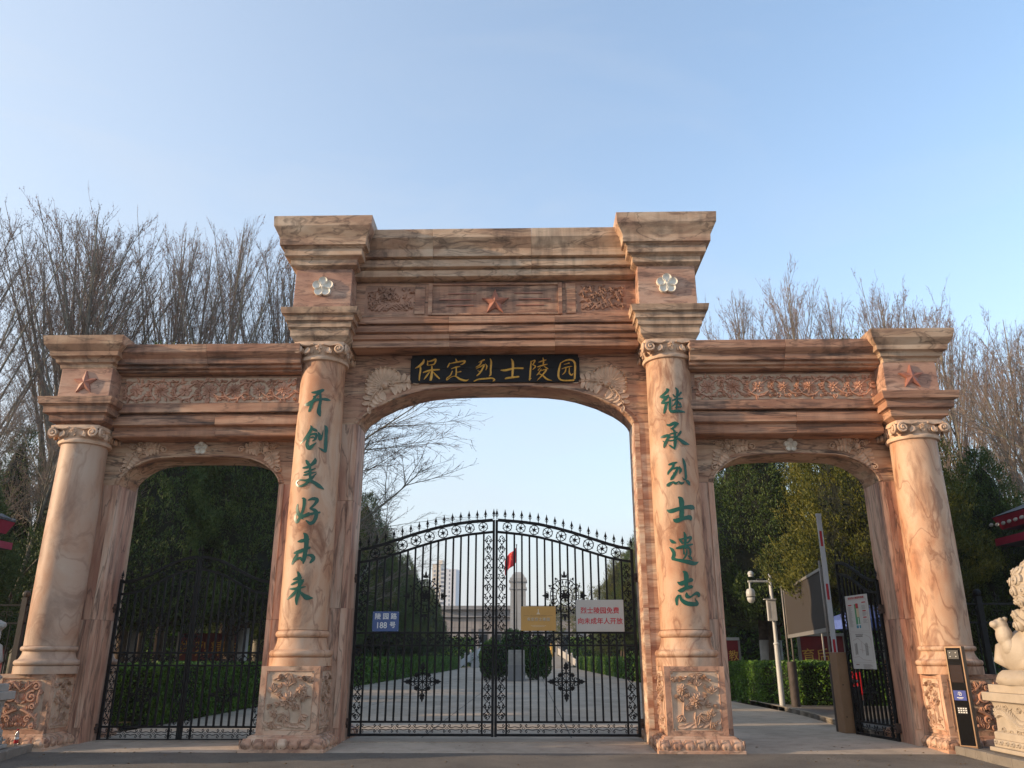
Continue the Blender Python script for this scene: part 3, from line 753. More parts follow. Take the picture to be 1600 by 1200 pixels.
def peony_relief(parent, F, w, h, seed, mir=1, mat=None):
    rng = random.Random(seed)
    mb = MB()
    F = Frame(F.p(0, 0, 0.003), F.ux*mir, F.uy, F.n)
    H = 0.058
    X = w/2; Y = h/2
    flower(mb, F, 0.02*X, 0.0, 0.38*X, H*1.2, rings=((1, 8), (0.74, 7), (0.5, 6), (0.3, 4)), rng=rng)
    flower(mb, F, -0.55*X, 0.38*Y, 0.25*X, H*1.05, rings=((1, 7), (0.7, 6), (0.42, 5)), rng=rng)
    # stems
    stems = [[(-.05*X, -.95*Y), (-.1*X, -.6*Y), (-.03*X, -.3*Y)], [(-.6*X, -.7*Y), (-.55*X, -.2*Y), (-.5*X, .1*Y), (-.55*X, .25*Y)],
             [(.25*X, -.2*Y), (.45*X, .12*Y), (.75*X, .25*Y)], [(.1*X, .35*Y), (.05*X, .55*Y), (.1*X, .7*Y)], [(.55*X, -.9*Y), (.6*X, -.55*Y), (.7*X, -.2*Y)], [(-.1*X, -.6*Y), (.2*X, -.45*Y), (.45*X, -.5*Y)]]
    for s in stems: rib(mb, F, s, 0.022, H*0.6)
    for (x, y, a, L, n) in [(.05, .5, 1.4, .33, 5), (.7, .28, 1.5, .34, 5), (.5, .18, 2.6, .22, 3), (-.6, -.05, 1.9, .3, 4), (-.5, -.3, .6, .28, 4), (-.62, -.5, -2.1, .33, 5), (-.35, -.2, -.2, .24, 3), (.1, -.5, -1.3, .4, 5),
                            (.45, -.5, -.6, .26, 4), (.62, -.55, 1.4, .3, 5), (.62, -.75, -1.2, .3, 5), (.72, -.15, -.4, .24, 4), (-.75, .1, 2.5, .2, 3), (-.3, .1, 2.2, .24, 4), (-.1, .62, 2.6, .22, 3), (.35, .45, .5, .2, 3), (.38, -.15, .1, .26, 4)]:
        sprig(mb, F, x*X, y*Y, a, L*X*1.15, H*0.85, max(3, n-1), rng)
    bird(mb, F, -.5*X, .78*Y, 0.4, .34*X, H)
    bird(mb, F, .5*X, .76*Y, -.25, .38*X, H)
    leaf(mb, F, .05*X, .92*Y, -1.6, .3*X, .16*X, H*.7); sprig(mb, F, .05*X, .95*Y, -1.5, .34*X, H*.7, 6, rng); sprig(mb, F, -.9*X, .85*Y, -1.4, .3*X, H*.7, 5, rng)
    # rocks at the foot
    for k in range(7):
        x = -.85*X + k*.26*X
        leaf(mb, F, x, -.93*Y, .35+rng.uniform(-.3, .5), .42*X, .2*X, H*.5, rows=3, pw=.4)
    return mb.build('relief', mat or M['relief'], parent, smooth=True, angle=22)

def acanthus_relief(parent, F, w, h, mat=None):
    mb = MB(); X = w/2; Y = h/2; H = 0.052
    F0 = Frame(F.p(0, 0, 0.003), F.ux, F.uy, F.n)
    for s in (-1, 1):
        f = Frame(F0.p(0, 0, 0), F0.ux*s, F0.uy, F0.n)
        def sc(x, y, r, a0, t, sg, ww=0.045): scroll(mb, f, x*X, y*Y, r*X, a0, t, ww, H, sg)
        sc(.66, .70, .2, 2.6, 1.3, -1); sc(.50, .28, .27, 1.2, 1.4, 1); sc(.62, -.12, .15, 3.6, 1.2, -1); sc(.48, -.60, .17, .4, 1.2, 1); sc(.70, -.86, .12, 1.4, 1.2, -1)
        rib(mb, f, [(.10*X, .55*Y), (.3*X, .72*Y), (.5*X, .86*Y), (.68*X, .92*Y)], .05, H)
        rib(mb, f, [(.86*X, .62*Y), (.80*X, .3*Y), (.82*X, .05*Y), (.72*X, -.02*Y)], .05, H)
        rib(mb, f, [(.08*X, -.22*Y), (.3*X, -.28*Y), (.62*X, -.42*Y), (.86*X, -.6*Y), (.84*X, -.85*Y)], .06, H*1.1)
        rib(mb, f, [(.05*X, .02*Y), (.2*X, .1*Y), (.3*X, .25*Y)], .045, H)
        for (x, y, a, L) in [(.2, .6, 1.3, .36), (.15, .5, 2.3, .3), (.35, .62, .9, .36), (.25, .45, -.7, .28), (.8, .45, -.2, .22), (.75, .1, -2.0, .28), (.3, -.3, 1.2, .26), (.45, -.4, .3, .28), (.75, -.55, .8, .24), (.2, -.9, 1.4, .3), (.35, -.92, .9, .3), (.8, -.75, -1.5, .24)]:
            leaf(mb, f, x*X, y*Y, a, L*X, .13*X, H, bend=.6)
            leaf(mb, f, x*X, y*Y, a+.45, L*X*.8, .1*X, H*.8, bend=.8)
    for k in range(-4, 5):
        a = math.pi/2 + k*.33
        leaf(mb, F0, .08*X*math.cos(a), -.78*Y+.08*X*math.sin(a), a, .34*X, .12*X, H)
    dome(mb, F0, 0, .28*Y, .17*X, .03, 12); dome(mb, F0, 0, -.80*Y, .1*X, .05, 10)
    return mb.build('relief', mat or M['relief_pink'], parent, smooth=True, angle=28)

def frame_strip(parent, F, w, h, mat, t=0.012, d=0.012, corner=0.05):
    """thin raised line round a panel with cut corners"""
    X = w/2; Y = h/2; c = corner
    pts = [(-X+c, -Y), (X-c, -Y), (X-c, -Y+c), (X, -Y+c), (X, Y-c), (X-c, Y-c), (X-c, Y), (-X+c, Y), (-X+c, Y-c), (-X, Y-c), (-X, -Y+c), (-X+c, -Y+c), (-X+c, -Y)]
    mb = MB(); rib(mb, Frame(F.p(0, 0, 0.001), F.ux, F.uy, F.n), pts, t, d, False)
    mb.build('panel_border', mat, parent)

def pedestal(xc, y0, w, dep, z0, z1, seed, front='peony', reliefs=True, base=None):
    mb = MB(); mb.box(xc-w/2, xc+w/2, y0, y0+dep, z0, z1)
    p = mb.build('pedestal', M['pedestal'], ARCH, bevel=0.01)
    lotus_base(p, base, z0, M['pedestal'])
    if reliefs:
        zc = (z0+z1)/2; h = (z1-z0)
        F = Frame((xc, y0, zc), (1, 0, 0), (0, 0, 1), (0, -1, 0))
        panel(p, F, w*0.80, h*0.86)
        for dx in (-1, 1): pass
        fr = MB()
        fr.box(xc-w/2, xc+w/2, y0-0.018, y0-0.001, z1-h*0.07, z1-0.001); fr.box(xc-w/2, xc+w/2, y0-0.018, y0-0.001, z0+0.001, z0+h*0.07)
        fr.box(xc-w/2, xc-w*0.40, y0-0.018, y0-0.001, z0+h*0.07, z1-h*0.07); fr.box(xc+w*0.40, xc+w/2, y0-0.018, y0-0.001, z0+h*0.07, z1-h*0.07)
        fr.build('panel_frame', M['pedestal'], p)
        frame_strip(p, F, w*0.80, h*0.86, M['pedestal'], t=0.016, d=0.02, corner=0.035)
        if front == 'peony': peony_relief(p, F, w*0.76, h*0.82, seed, mir=1 if seed % 2 else -1)
        else: acanthus_relief(p, F, w*0.76, h*0.84)
        for s in (-1, 1):
            dd = min(dep, 0.9)
            F2 = Frame((xc+s*w/2, y0+dd*0.5, zc), (0, s, 0), (0, 0, 1), (s, 0, 0))
            panel(p, F2, dd*0.76, h*0.86)
            frame_strip(p, F2, dd*0.78, h*0.86, M['pedestal'], corner=0.03)
            peony_relief(p, F2, dd*0.7, h*0.82, seed+s*7, mir=s)
    return p

def column(xc, yc, r, z0, z1, mat, prof, rings, capz, chars=None, half=0.5):
    """prof: plinth and torus outline below z0"""
    mb = MB()
    f = shaft_r(z0, z1, r[0], r[1])
    P = prof + [(f(z0 + (z1-z0)*i/16), z0 + (z1-z0)*i/16) for i in range(17)]
    mb.lathe(P, (xc, yc, 0), 64)
    o = mb.build('column', mat, ARCH, smooth=True, angle=38)
    capital(o, xc, yc, capz[0], capz[1], r[1], half)
    if chars: chars_on_column(o, xc, chars, f)
    return o

def torus_prof(z, pl, rp, t2, t1, cav, r0):
    """plinth z..z+pl, torus t2=(r,z0,z1), cavetto, torus t1"""
    P = [(rp, z), (rp, z+pl-0.003)]
    def tor(r, a, b, n=6):
        h = (b-a)/2; c = (a+b)/2
        return [(r - h*(1-math.cos(math.pi*(k/n-0.5))), c + h*math.sin(math.pi*(k/n-0.5))) for k in range(n+1)]
    P += tor(*t2)
    n = 6
    ra = t2[0]-(t2[2]-t2[1])/2-0.01; rb = cav
    for k in range(n+1):
        t = k/n
        P.append((ra + (rb-ra)*math.sin(t*math.pi/2), t2[2] + (t1[1]-t2[2])*(1-math.cos(t*math.pi/2)) if False else t2[2]+0.004+(t1[1]-t2[2]-0.008)*t))
    P += tor(*t1)
    return P

LC = dict(prof=torus_prof(1.335, 0.14, 0.535, (0.545, 1.478, 1.60), (0.466, 1.80, 1.925), 0.425, 0.43), z=(1.93, 6.885))
OC = dict(prof=torus_prof(1.205, 0.13, 0.515, (0.525, 1.337, 1.44), (0.458, 1.575, 1.665), 0.415, 0.42), z=(1.67, 5.275))
for s, ch, mt in ((-1, ('kai', 'chuang', 'mei', 'hao', 'wei', 'lai'), 'column'), (1, ('ji', 'cheng', 'lie', 'shi', 'yi', 'zhi'), 'column')):
    pedestal(s*3.385, 0.19, 1.0, 0.86, 0.262, 1.336, 4 if s < 0 else 5, base=(s*3.40-0.70, s*3.40+0.70, 0.0, 1.10))
    column(s*XC, YC, (0.428, 0.422), *LC['z'], M[mt], LC['prof'], None, (6.886, 7.24), ch, half=0.50)
    pedestal(s*7.97, 0.30, 0.95, 0.76, 0.262, 1.205, 8 if s < 0 else 9, front='acanthus', base=(s*7.97-0.61, s*7.97+0.61, 0.14, 1.10))
    column(s*XO, YC, (0.418, 0.408), *OC['z'], M['column_shaded' if s < 0 else 'column'], OC['prof'], None, (5.276, 5.61), None, half=0.47)
    # rear row
    pedestal(s*3.385, 1.74, 1.0, 0.9, 0.262, 1.336, 14, reliefs=False, base=(s*3.40-0.70, s*3.40+0.70, 1.72, 2.80))
    column(s*XC, YB, (0.428, 0.422), *LC['z'], M[mt], LC['prof'], None, (6.886, 7.24), None, half=0.50)
    pedestal(s*7.97, 1.74, 0.95, 0.80, 0.262, 1.205, 15, reliefs=False, base=(s*7.97-0.61, s*7.97+0.61, 1.72, 2.65))
    column(s*XO, YB, (0.418, 0.408), *OC['z'], M['column'], OC['prof'], None, (5.276, 5.61), None, half=0.47)

def star_mesh(F, R_, h, mat, parent, name='star'):
    mb = MB(); vs = [F.p(0, 0, h)]
    for k in range(10):
        a = math.pi/2 + k*math.pi/5; r = R_ if k % 2 == 0 else R_*0.42
        vs.append(F.p(r*math.cos(a), r*math.sin(a), 0.03))
    for k in range(10):
        a = math.pi/2 + k*math.pi/5; r = R_ if k % 2 == 0 else R_*0.42
        vs.append(F.p(r*math.cos(a), r*math.sin(a), -0.002))
    fs = [(0, 1+k, 1+(k+1) % 10) for k in range(10)] + [(1+k, 11+k, 11+(k+1) % 10, 1+(k+1) % 10) for k in range(10)]
    mb.add(vs, fs)
    return mb.build(name, mat, parent, fix=True)

def plum_mesh(F, r, parent):
    mb = MB()
    for k in range(5):
        a = math.pi/2 + k*2*math.pi/5
        cx, cy = r*0.56*math.cos(a), r*0.56*math.sin(a)
        vs = []; fs = []; n = 14
        rings = [(1.0, -0.002), (1.0, 0.045), (0.93, 0.062), (0.82, 0.05), (0.5, 0.032), (0.2, 0.03)]
        for rr, hh in rings:
            for i in range(n):
                b = 2*math.pi*i/n
                vs.append(F.p(cx+r*0.43*rr*math.cos(b), cy+r*0.43*rr*math.sin(b), hh))
        for q in range(len(rings)-1):
            for i in range(n):
                j = (i+1) % n; fs.append((q*n+i, q*n+j, (q+1)*n+j, (q+1)*n+i))
        fs.append(tuple((len(rings)-1)*n+i for i in range(n)))
        mb.add(vs, fs)
    dome(mb, Frame(F.p(0, 0, 0.02), F.ux, F.uy, F.n), 0, 0, r*0.22, 0.05, 12)
    return mb.build('plum_flower', M['white_stone'], parent, smooth=True, angle=40)

# pier blocks over the columns
def pier(xc, mids, die_w, dies, caps, xdie=None, emblem='plum', mat='cap'):
    xd = xdie if xdie is not None else xc
    mb = MB()
    mb.rect_stack(mids, xc, YC, YM)
    c = mb.build('lower_cornice', M['beam_pale' if emblem == 'plum' else 'beam'], ARCH, bevel=0.007)
    mb = MB(); mb.box(xd-die_w/2, xd+die_w/2, YC-die_w/2, YC+die_w/2+YM, dies[0], dies[1])
    d = mb.build('pier_block', M['die'], ARCH, bevel=0.008)
    mb = MB(); mb.rect_stack(caps, xc, YC, YM)
    mb.build('pier_cap', M[mat], ARCH, bevel=0.008)
    F = Frame((xd, YC-die_w/2-0.001, 0), (1, 0, 0), (0, 0, 1), (0, -1, 0))
    if emblem == 'plum':
        plum_mesh(Frame(F.p(0, (dies[0]+dies[1])/2+0.05, 0), F.ux, F.uy, F.n), 0.215, d)
    else:
        star_mesh(Frame(F.p(0, (dies[0]+dies[1])/2+0.02, 0), F.ux, F.uy, F.n), 0.24, 0.07, M['star'], d)
for s in (-1, 1):
    pier(s*3.365, [(0.98, 7.243), (1.13, 7.343), (1.13, 7.455), (1.155, 7.478), (1.155, 7.484), (1.225, 7.498), (1.225, 7.585), (1.26, 7.607), (1.26, 7.612), (1.325, 7.622), (1.325, 7.72), (1.37, 7.733), (1.37, 7.738), (1.44, 7.748), (1.49, 7.87)],
         1.12, (7.86, 8.76), [(1.12, 8.75), (1.25, 8.78), (1.32, 8.80), (1.32, 8.915), (1.37, 8.924), (1.37, 8.932), (1.50, 8.955), (1.53, 8.965), (1.53, 9.10), (1.60, 9.125), (1.60, 9.135), (1.70, 9.15), (1.71, 9.29), (1.73, 9.32), (1.925, 9.515), (1.95, 9.722)])
    pier(s*7.83, [(0.80, 5.612), (1.04, 5.678), (1.05, 5.79), (1.10, 5.80), (1.10, 5.806), (1.215, 5.818), (1.225, 5.94), (1.27, 5.952), (1.27, 5.958), (1.365, 5.975), (1.41, 6.108)],
         0.98, (6.1, 6.73), [(0.96, 6.72), (1.0, 6.737), (1.02, 6.80), (1.06, 6.81), (1.06, 6.816), (1.13, 6.828), (1.155, 6.895), (1.19, 6.906), (1.19, 6.912), (1.31, 6.934), (1.325, 7.02), (1.345, 7.03), (1.50, 7.14), (1.555, 7.305)], xdie=s*7.80, emblem='star', mat='beam_pale')

# beams; outline in (y, z), front side then mirrored to the rear
def beam(x0, x1, front, mat):
    ymir = YC + YB
    out = front + [(ymir - y, z) for y, z in front[::-1]]
    mb = MB(); mb.extrude_x(out, x0, x1)
    return mb.build('beam', M[mat], ARCH, bevel=0.006, fix=True)
cf = [(0.58, 7.25), (0.56, 7.252), (0.545, 7.36), (0.57, 7.38), (0.57, 7.395), (0.515, 7.41), (0.505, 7.49), (0.53, 7.51), (0.53, 7.52), (0.455, 7.535), (0.445, 7.655), (0.50, 7.675), (0.50, 7.69), (0.42, 7.70), (0.415, 7.84), (0.58, 7.845), (0.58, 7.846),
      (0.58, 8.655), (0.58, 8.665), (0.48, 8.672), (0.40, 8.69), (0.38, 8.70), (0.38, 8.83), (0.42, 8.845), (0.42, 8.855), (0.31, 8.87), (0.30, 8.88), (0.30, 9.02), (0.34, 9.04), (0.34, 9.05), (0.225, 9.06), (0.22, 9.22), (0.12, 9.39), (0.10, 9.42), (0.095, 9.605)]
def beam_courses(x0, x1, prof, cuts, mats):
    """the beam is laid in courses; every course is a stone of its own"""
    outs = []; lo = -1e9
    for (hi, m) in zip(cuts + [1e9], mats):
        P = [(y, z) for y, z in prof if lo - 1e-6 <= z <= hi + 1e-6]
        if outs: P = [(P[0][0], P[0][1]+0.002)] + P[1:]
        cut = {0: (.34, .71), 1: (), 2: (.5,) if x1-x0 < 5 else (.28, .63)}[len(outs) % 3] if (x1-x0 > 5 or len(outs) % 3 == 2) else ((.55,) if len(outs) == 0 else ())
        xs = [x0] + [x0+(x1-x0)*q for q in cut] + [x1]
        for a_, b_ in zip(xs[:-1], xs[1:]): b = beam(a_+.0012, b_-.0012, P, m)
        outs.append(b); lo = hi
    return outs
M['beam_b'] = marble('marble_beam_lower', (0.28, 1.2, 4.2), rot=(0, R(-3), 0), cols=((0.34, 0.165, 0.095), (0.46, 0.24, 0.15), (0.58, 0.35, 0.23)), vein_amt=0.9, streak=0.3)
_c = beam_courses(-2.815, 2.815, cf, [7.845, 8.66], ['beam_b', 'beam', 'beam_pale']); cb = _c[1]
sf = [(0.62, 5.47), (0.605, 5.49), (0.59, 5.58), (0.63, 5.60), (0.63, 5.66), (0.53, 5.68), (0.52, 5.69), (0.515, 5.86), (0.56, 5.885), (0.56, 5.905), (0.465, 5.915), (0.46, 6.09), (0.60, 6.095),
      (0.60, 6.685), (0.60, 6.693), (0.50, 6.697), (0.43, 6.71), (0.42, 6.72), (0.42, 6.745), (0.36, 6.755), (0.34, 6.765), (0.34, 6.815), (0.28, 6.825), (0.265, 6.83), (0.26, 6.93), (0.17, 7.01), (0.15, 7.035), (0.145, 7.19)]
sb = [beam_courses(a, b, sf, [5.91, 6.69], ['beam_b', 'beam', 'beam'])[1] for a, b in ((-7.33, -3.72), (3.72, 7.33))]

# frieze of the central beam: raised middle panel, star, speed lines, two landscape panels
def slab(parent, name, x0, x1, y0, y1, z0, z1, mat, bevel=0.004):
    mb = MB(); mb.box(x0, x1, y0, y1, z0, z1); return mb.build(name, mat, parent, bevel=bevel)
slab(cb, 'frieze_frame', -1.28, 1.28, 0.545, 0.579, 8.575, 8.615, M['beam'])
slab(cb, 'frieze_frame', -1.28, 1.28, 0.545, 0.579, 7.93, 7.965, M['beam'])
for s in (-1, 1):
    slab(cb, 'frieze_frame', s*1.30-0.04, s*1.30+0.04, 0.535, 0.579, 7.93, 8.615, M['beam'])
    slab(cb, 'frieze_frame', s*1.51-0.10, s*1.51+0.10, 0.555, 0.579, 7.95, 8.60, M['beam'])
FC = front_frame(0, 0.578, 0)
star_mesh(Frame(FC.p(0, 8.20, 0), FC.ux, FC.uy, FC.n), 0.285, 0.10, M['star'], cb)
for s in (-1, 1):
    for k, (a, b) in enumerate(((0.38, 0.95), (0.48, 1.12), (0.42, 0.98))):
        slab(cb, 'speed_line', min(s*a, s*b), max(s*a, s*b), 0.56, 0.579, 8.39-0.13*k, 8.405-0.13*k, M['star'], 0)
def landscape_relief(parent, F, w, h, seed, mat):
    rng = random.Random(seed); mb = MB(); X = w/2; Y = h/2; H = 0.05
    F = Frame(F.p(0, 0, 0.004), F.ux, F.uy, F.n)
    for k in range(5):            # hills
        x = rng.uniform(-.7, .5)*X
        rib(mb, F, [(x-.35*X, -.85*Y), (x-.1*X, -.45*Y), (x+.08*X, -.3*Y), (x+.3*X, -.6*Y), (x+.5*X, -.88*Y)], .05, H*.8)
    for k in range(46):           # rolling cloud and pine ridges
        x = rng.uniform(-.95, .8)*X; y = rng.uniform(-.75, .88)*Y
        n = 7; L = rng.uniform(.16, .34)*X; a = rng.uniform(-.5, .5)
        pts = [(max(-X, min(X, x + L*t/n)), max(-Y, min(Y, y + math.sin(a+t*1.25)*.07*Y*2 + a*L*t/n*.6))) for t in range(n+1)]
        rib(mb, F, pts, rng.uniform(.022, .04), H*rng.uniform(.5, 1.1))
    for k in range(60):
        x = rng.uniform(-.93, .93)*X; y = rng.uniform(-.85, .9)*Y
        leaf(mb, F, x, y, rng.uniform(-.6, 3.7), rng.uniform(.06, .12), rng.uniform(.02, .045), H*rng.uniform(.5, 1), bend=rng.uniform(-1, 1), rows=3)
    return mb.build('relief', mat, parent, smooth=True, angle=24)
for s in (-1, 1):
    F = front_frame(s*2.13, 0.579, 8.27)
    panel(cb, F, 0.98, 0.58, M['relief_dark'])
    landscape_relief(cb, F, 0.95, 0.55, 20+s, M['relief_dark'])

def vine_frieze(parent, x0, x1, y, zc, hh, seed, mat):
    rng = random.Random(seed)
    F = front_frame((x0+x1)/2, y, zc)
    W = x1-x0
    g = MB(); g.add([F.p(-W/2, -hh*1.12, 0.003), F.p(W/2, -hh*1.12, 0.003), F.p(W/2, hh*1.12, 0.003), F.p(-W/2, hh*1.12, 0.003)], [(0, 1, 2, 3)])
    g.build('panel_ground', M['panel_ground'], parent)
    F = Frame(F.p(0, 0, 0.003), F.ux, F.uy, F.n)
    n = 7; w = W/n; H = 0.055
    for i in range(n):
        mb = MB()
        x = -W/2 + w*(i+0.5); sg = 1 if i % 2 else -1
        pts = [(x - w/2 + w*t/10, sg*hh*0.72*math.cos(math.pi*t/10)*0.9) for t in range(11)]
        rib(mb, F, pts, .035, H*.7, False)
        arc = [(x + w*0.44*math.cos(a), hh*0.88*math.sin(a)) for a in [math.pi*(0.15+0.2*k)*sg + (0 if sg > 0 else 0) for k in range(8)]]
        rib(mb, F, arc, .03, H*.8)
        r = hh*rng.uniform(.60, .70)
        kind = i % 3
        if kind == 0: flower(mb, F, x, -sg*hh*.04, r, H*1.15, rings=((1, 8), (0.7, 7), (0.4, 5)), rng=rng)
        elif kind == 1: flower(mb, F, x, sg*hh*.02, r, H*1.1, rings=((1, 13), (0.74, 11), (0.5, 9), (.28, 6)), rng=rng)
        else:
            flower(mb, F, x, 0, r*.9, H*1.2, rings=((1, 6), (0.6, 5)), rng=rng)
        for k in range(16):
            a = 6.28*k/16+rng.uniform(-.15, .15)
            leaf(mb, F, x+w*.40*math.cos(a), hh*.70*math.sin(a), a+rng.uniform(-.6, 1.4), hh*rng.uniform(.38, .6), hh*.22, H*rng.uniform(.6, .9), bend=rng.uniform(-1.2, 1.2), rows=4)
        for sy in (-1, 1):
            for k in range(3):
                leaf(mb, F, x-w*.5, sy*hh*(.75-.22*k), -sy*(.3+.5*k), hh*.42, hh*.16, H, bend=sy*.9, rows=4)
            scroll(mb, F, x+w*.5-.02, sy*hh*.80, hh*.15, 0, 1.1, .02, H*.8, sy, n=9)
        mb.build('relief', mat, parent, smooth=True, angle=24)
vine_frieze(sb[0], -7.22, -3.86, 0.599, 6.395, 0.225, 31, M['relief_pink'])
vine_frieze(sb[1], 3.86, 7.22, 0.599, 6.395, 0.225, 33, M['relief_pink'])

# arch walls: opening outlines measured on the stone
C_ARC = [(0, 6.575), (.35, 6.573), (.709, 6.566), (1.05, 6.548), (1.37, 6.508), (1.62, 6.452), (1.828, 6.385), (2.04, 6.310), (2.217, 6.220), (2.38, 6.138), (2.511, 6.045), (2.60, 5.968), (2.66, 5.895), (2.695, 5.82)]
S_ARC = [(0, 5.172), (.5, 5.165), (.8, 5.146), (.98, 5.115), (1.15, 5.055), (1.28, 4.98), (1.40, 4.885), (1.48, 4.80), (1.53, 4.715), (1.553, 4.63)]
def arch_wall(xm, arc, xl, xr, ztop, mat):
    """lintel with the arched soffit; ends at the spring line"""
    A = [(xm - x, z) for x, z in arc[::-1]] + [(xm + x, z) for x, z in arc[1:]]
    zs = arc[-1][1]
    mb = MB(); n = len(A)
    y0, y1 = 1.05, 1.75
    for (y, flip) in ((y0, False), (y1, True)):
        b = len(mb.v)
        mb.v += [(x, y, z) for x, z in A] + [(x, y, ztop) for x, z in A] + [(xl, y, zs), (xl, y, ztop), (xr, y, zs), (xr, y, ztop)]
        q = [(b+i, b+i+1, b+n+i+1, b+n+i) for i in range(n-1)] + [(b+2*n, b, b+n, b+2*n+1), (b+n-1, b+2*n+2, b+2*n+3, b+2*n-1)]
        mb.f += [t[::-1] for t in q] if flip else q
    m = 2*n+4
    mb.f += [(i, i+m, i+1+m, i+1) for i in range(n-1)]
    mb.f += [(0, 2*n, 2*n+m, m), (n-1, n-1+m, 2*n+2+m, 2*n+2), (2*n, 2*n+1, 2*n+1+m, 2*n+m), (2*n+2, 2*n+2+m, 2*n+3+m, 2*n+3)]
    o = mb.build('arch_wall', M[mat], ARCH, fix=True)
    # moulded band round the opening: an outer fillet and a roll at the arris
    for off, hw, pr in ((0.055, 0.05, 0.022), (0.018, 0.018, 0.045)):
        pts = []
        for i, (x, z) in enumerate(A):
            x0, z0 = A[max(0, i-1)]; x1, z1 = A[min(n-1, i+1)]
            dx, dz = x1-x0, z1-z0; l = math.hypot(dx, dz); pts.append((x - dz/l*off, z + dx/l*off))
        mb = MB(); rib(mb, front_frame(0, y0, 0), pts, hw*2, pr, False)
        mb.build('archivolt', M[mat], o, smooth=True, angle=50)
    return o
aw = arch_wall(0, C_ARC, -3.40, 3.40, 7.40, 'wall')
al = arch_wall(-5.72, S_ARC, -8.2, -3.405, 5.60, 'wall_side')
ar = arch_wall(5.72, S_ARC, 3.405, 8.2, 5.60, 'wall_side')
def jamb(x0, x1, zs, inner, mat):
    s = 1 if inner > (x0+x1)/2 else -1
    zz = [-0.02] + [zs*k for k in ((0.40, 0.74) if zs > 5 else (0.46,))] + [zs]
    for a, b in zip(zz[:-1], zz[1:]):
        o = slab(ARCH, 'jamb', x0, x1, 1.045, 1.755, a+0.0015, b-0.0015, M[mat], bevel=0.004)
        slab(o, 'jamb_moulding', min(inner-s*0.11, inner-s*0.012), max(inner-s*0.11, inner-s*0.012), 1.022, 1.0445, max(a, 0.3)+0.0015, b-0.0015, M[mat], 0.004)
jamb(-3.40, -2.697, 5.82, -2.697, 'jamb'); jamb(2.697, 3.40, 5.82, 2.697, 'jamb_band')
jamb(-4.165, -3.403, 4.63, -4.165, 'jamb'); jamb(3.403, 4.165, 4.63, 4.165, 'jamb')
jamb(-8.2, -7.273, 4.63, -7.273, 'jamb'); jamb(7.273, 8.2, 4.63, 7.273, 'jamb')

# ornaments on the spandrels
def spray(mb, F, x, y, ang, L, bend, h=0.05):
    """curling acanthus branch: paired broad leaves along a bent spine and a tip leaf"""
    n = 4; a = ang
    px, py = x, y; pts = [(px, py)]
    for i in range(n):
        t = i/n; k = 1-.45*t
        for s in (-1, 1):
            leaf(mb, F, px, py, a+s*(.85-.25*t), L*.50*k, L*.30*k, h*(1-.2*t), bend=s*.9, rows=6, notch=.12, pw=.6)
        leaf(mb, F, px, py, a, L*.3*k, L*.15*k, h*1.15, rows=5)
        px += math.cos(a)*L/n*.8; py += math.sin(a)*L/n*.8; a += bend/n; pts.append((px, py))
    rib(mb, F, pts, .03, h*1.2)
    leaf(mb, F, px, py, a, L*.28, L*.17, h, bend=bend*.6, rows=6, notch=.15)
def shell(parent, x, z, ang, mir, sc, mat):
    """fan shell with an acanthus spray on each side"""
    mb = MB()
    F = Frame((x, 1.049, z), (mir, 0, 0), (0, 0, 1), (0, -1, 0)).sub(0, 0, ang, sc)
    n = 13
    for k in range(n):
        a = math.pi*(0.02 + 0.96*k/(n-1))
        L = .36 - .03*abs(k-(n-1)/2)/6
        leaf(mb, F, .07*math.cos(a), .07*math.sin(a), a, L, .105, .07, rows=7, pw=.42)
        dome(mb, F, (.07+L*.97)*math.cos(a), (.07+L*.97)*math.sin(a), .032, .06, 6)
    for k in range(n-1):
        a = math.pi*(0.02 + 0.96*(k+.5)/(n-1)); rib(mb, F, [(.12*math.cos(a), .12*math.sin(a)), (.42*math.cos(a), .42*math.sin(a))], .012, .05, False)
    dome(mb, F, 0, 0.0, .085, .095, 12); dome(mb, F, 0, 0.0, .045, .12, 8)
    for s in (-1, 1):
        scroll(mb, F, s*.12, -.03, .085, 1.57, 1.2, .03, .07, -s)
        f = Frame(F.p(0, 0, 0), F.ux*s, F.uy, F.n)
        spray(mb, f, .13, -.04, -.28, .56, -.75 if s < 0 else -.35, .065)
        spray(mb, f, .10, -.07, -.55, .26, -.5, .055)
    return mb.build('shell_ornament', mat, parent, smooth=True, angle=40)
shell(aw, -2.22, 6.62, 0.50, 1, 0.94, M['ornament'])
shell(aw, 2.22, 6.62, 0.50, -1, 0.94, M['ornament'])
def corner_spray(parent, x, z, mir, sc, mat):
    """cluster of coils at the haunch with a leafy arm along the arch and one down the jamb"""
    rng = random.Random(5); mb = MB()
    F = Frame((x, 1.049, z), (mir, 0, 0), (0, 0, 1), (0, -1, 0)).sub(0, 0, 0, sc)
    for (cx, cy, r) in [(-.02, .02, .10), (.10, .09, .07), (-.12, -.07, .07), (.11, -.03, .06), (-.03, .14, .06), (-.14, .07, .06), (-.04, -.10, .06)]:
        scroll(mb, F, cx, cy, r*1.2, rng.uniform(0, 6), 1.3, .022, .06, 1)
    dome(mb, F, -.02, .02, .075, .10, 10)
    spray(mb, F, .12, .06, .05, .40, -.3, .06); scroll(mb, F, .52, .02, .075, 2.6, 1.3, .03, .06, -1)
    spray(mb, F, -.14, -.10, -2.1, .40, .25, .06); scroll(mb, F, -.34, -.44, .07, 1.2, 1.3, .03, .06, 1)
    spray(mb, F, .05, .10, 1.0, .16, -.8, .05); spray(mb, F, -.16, .08, 2.6, .16, .6, .05)
    return mb.build('leaf_ornament', mat, parent, smooth=True, angle=40)
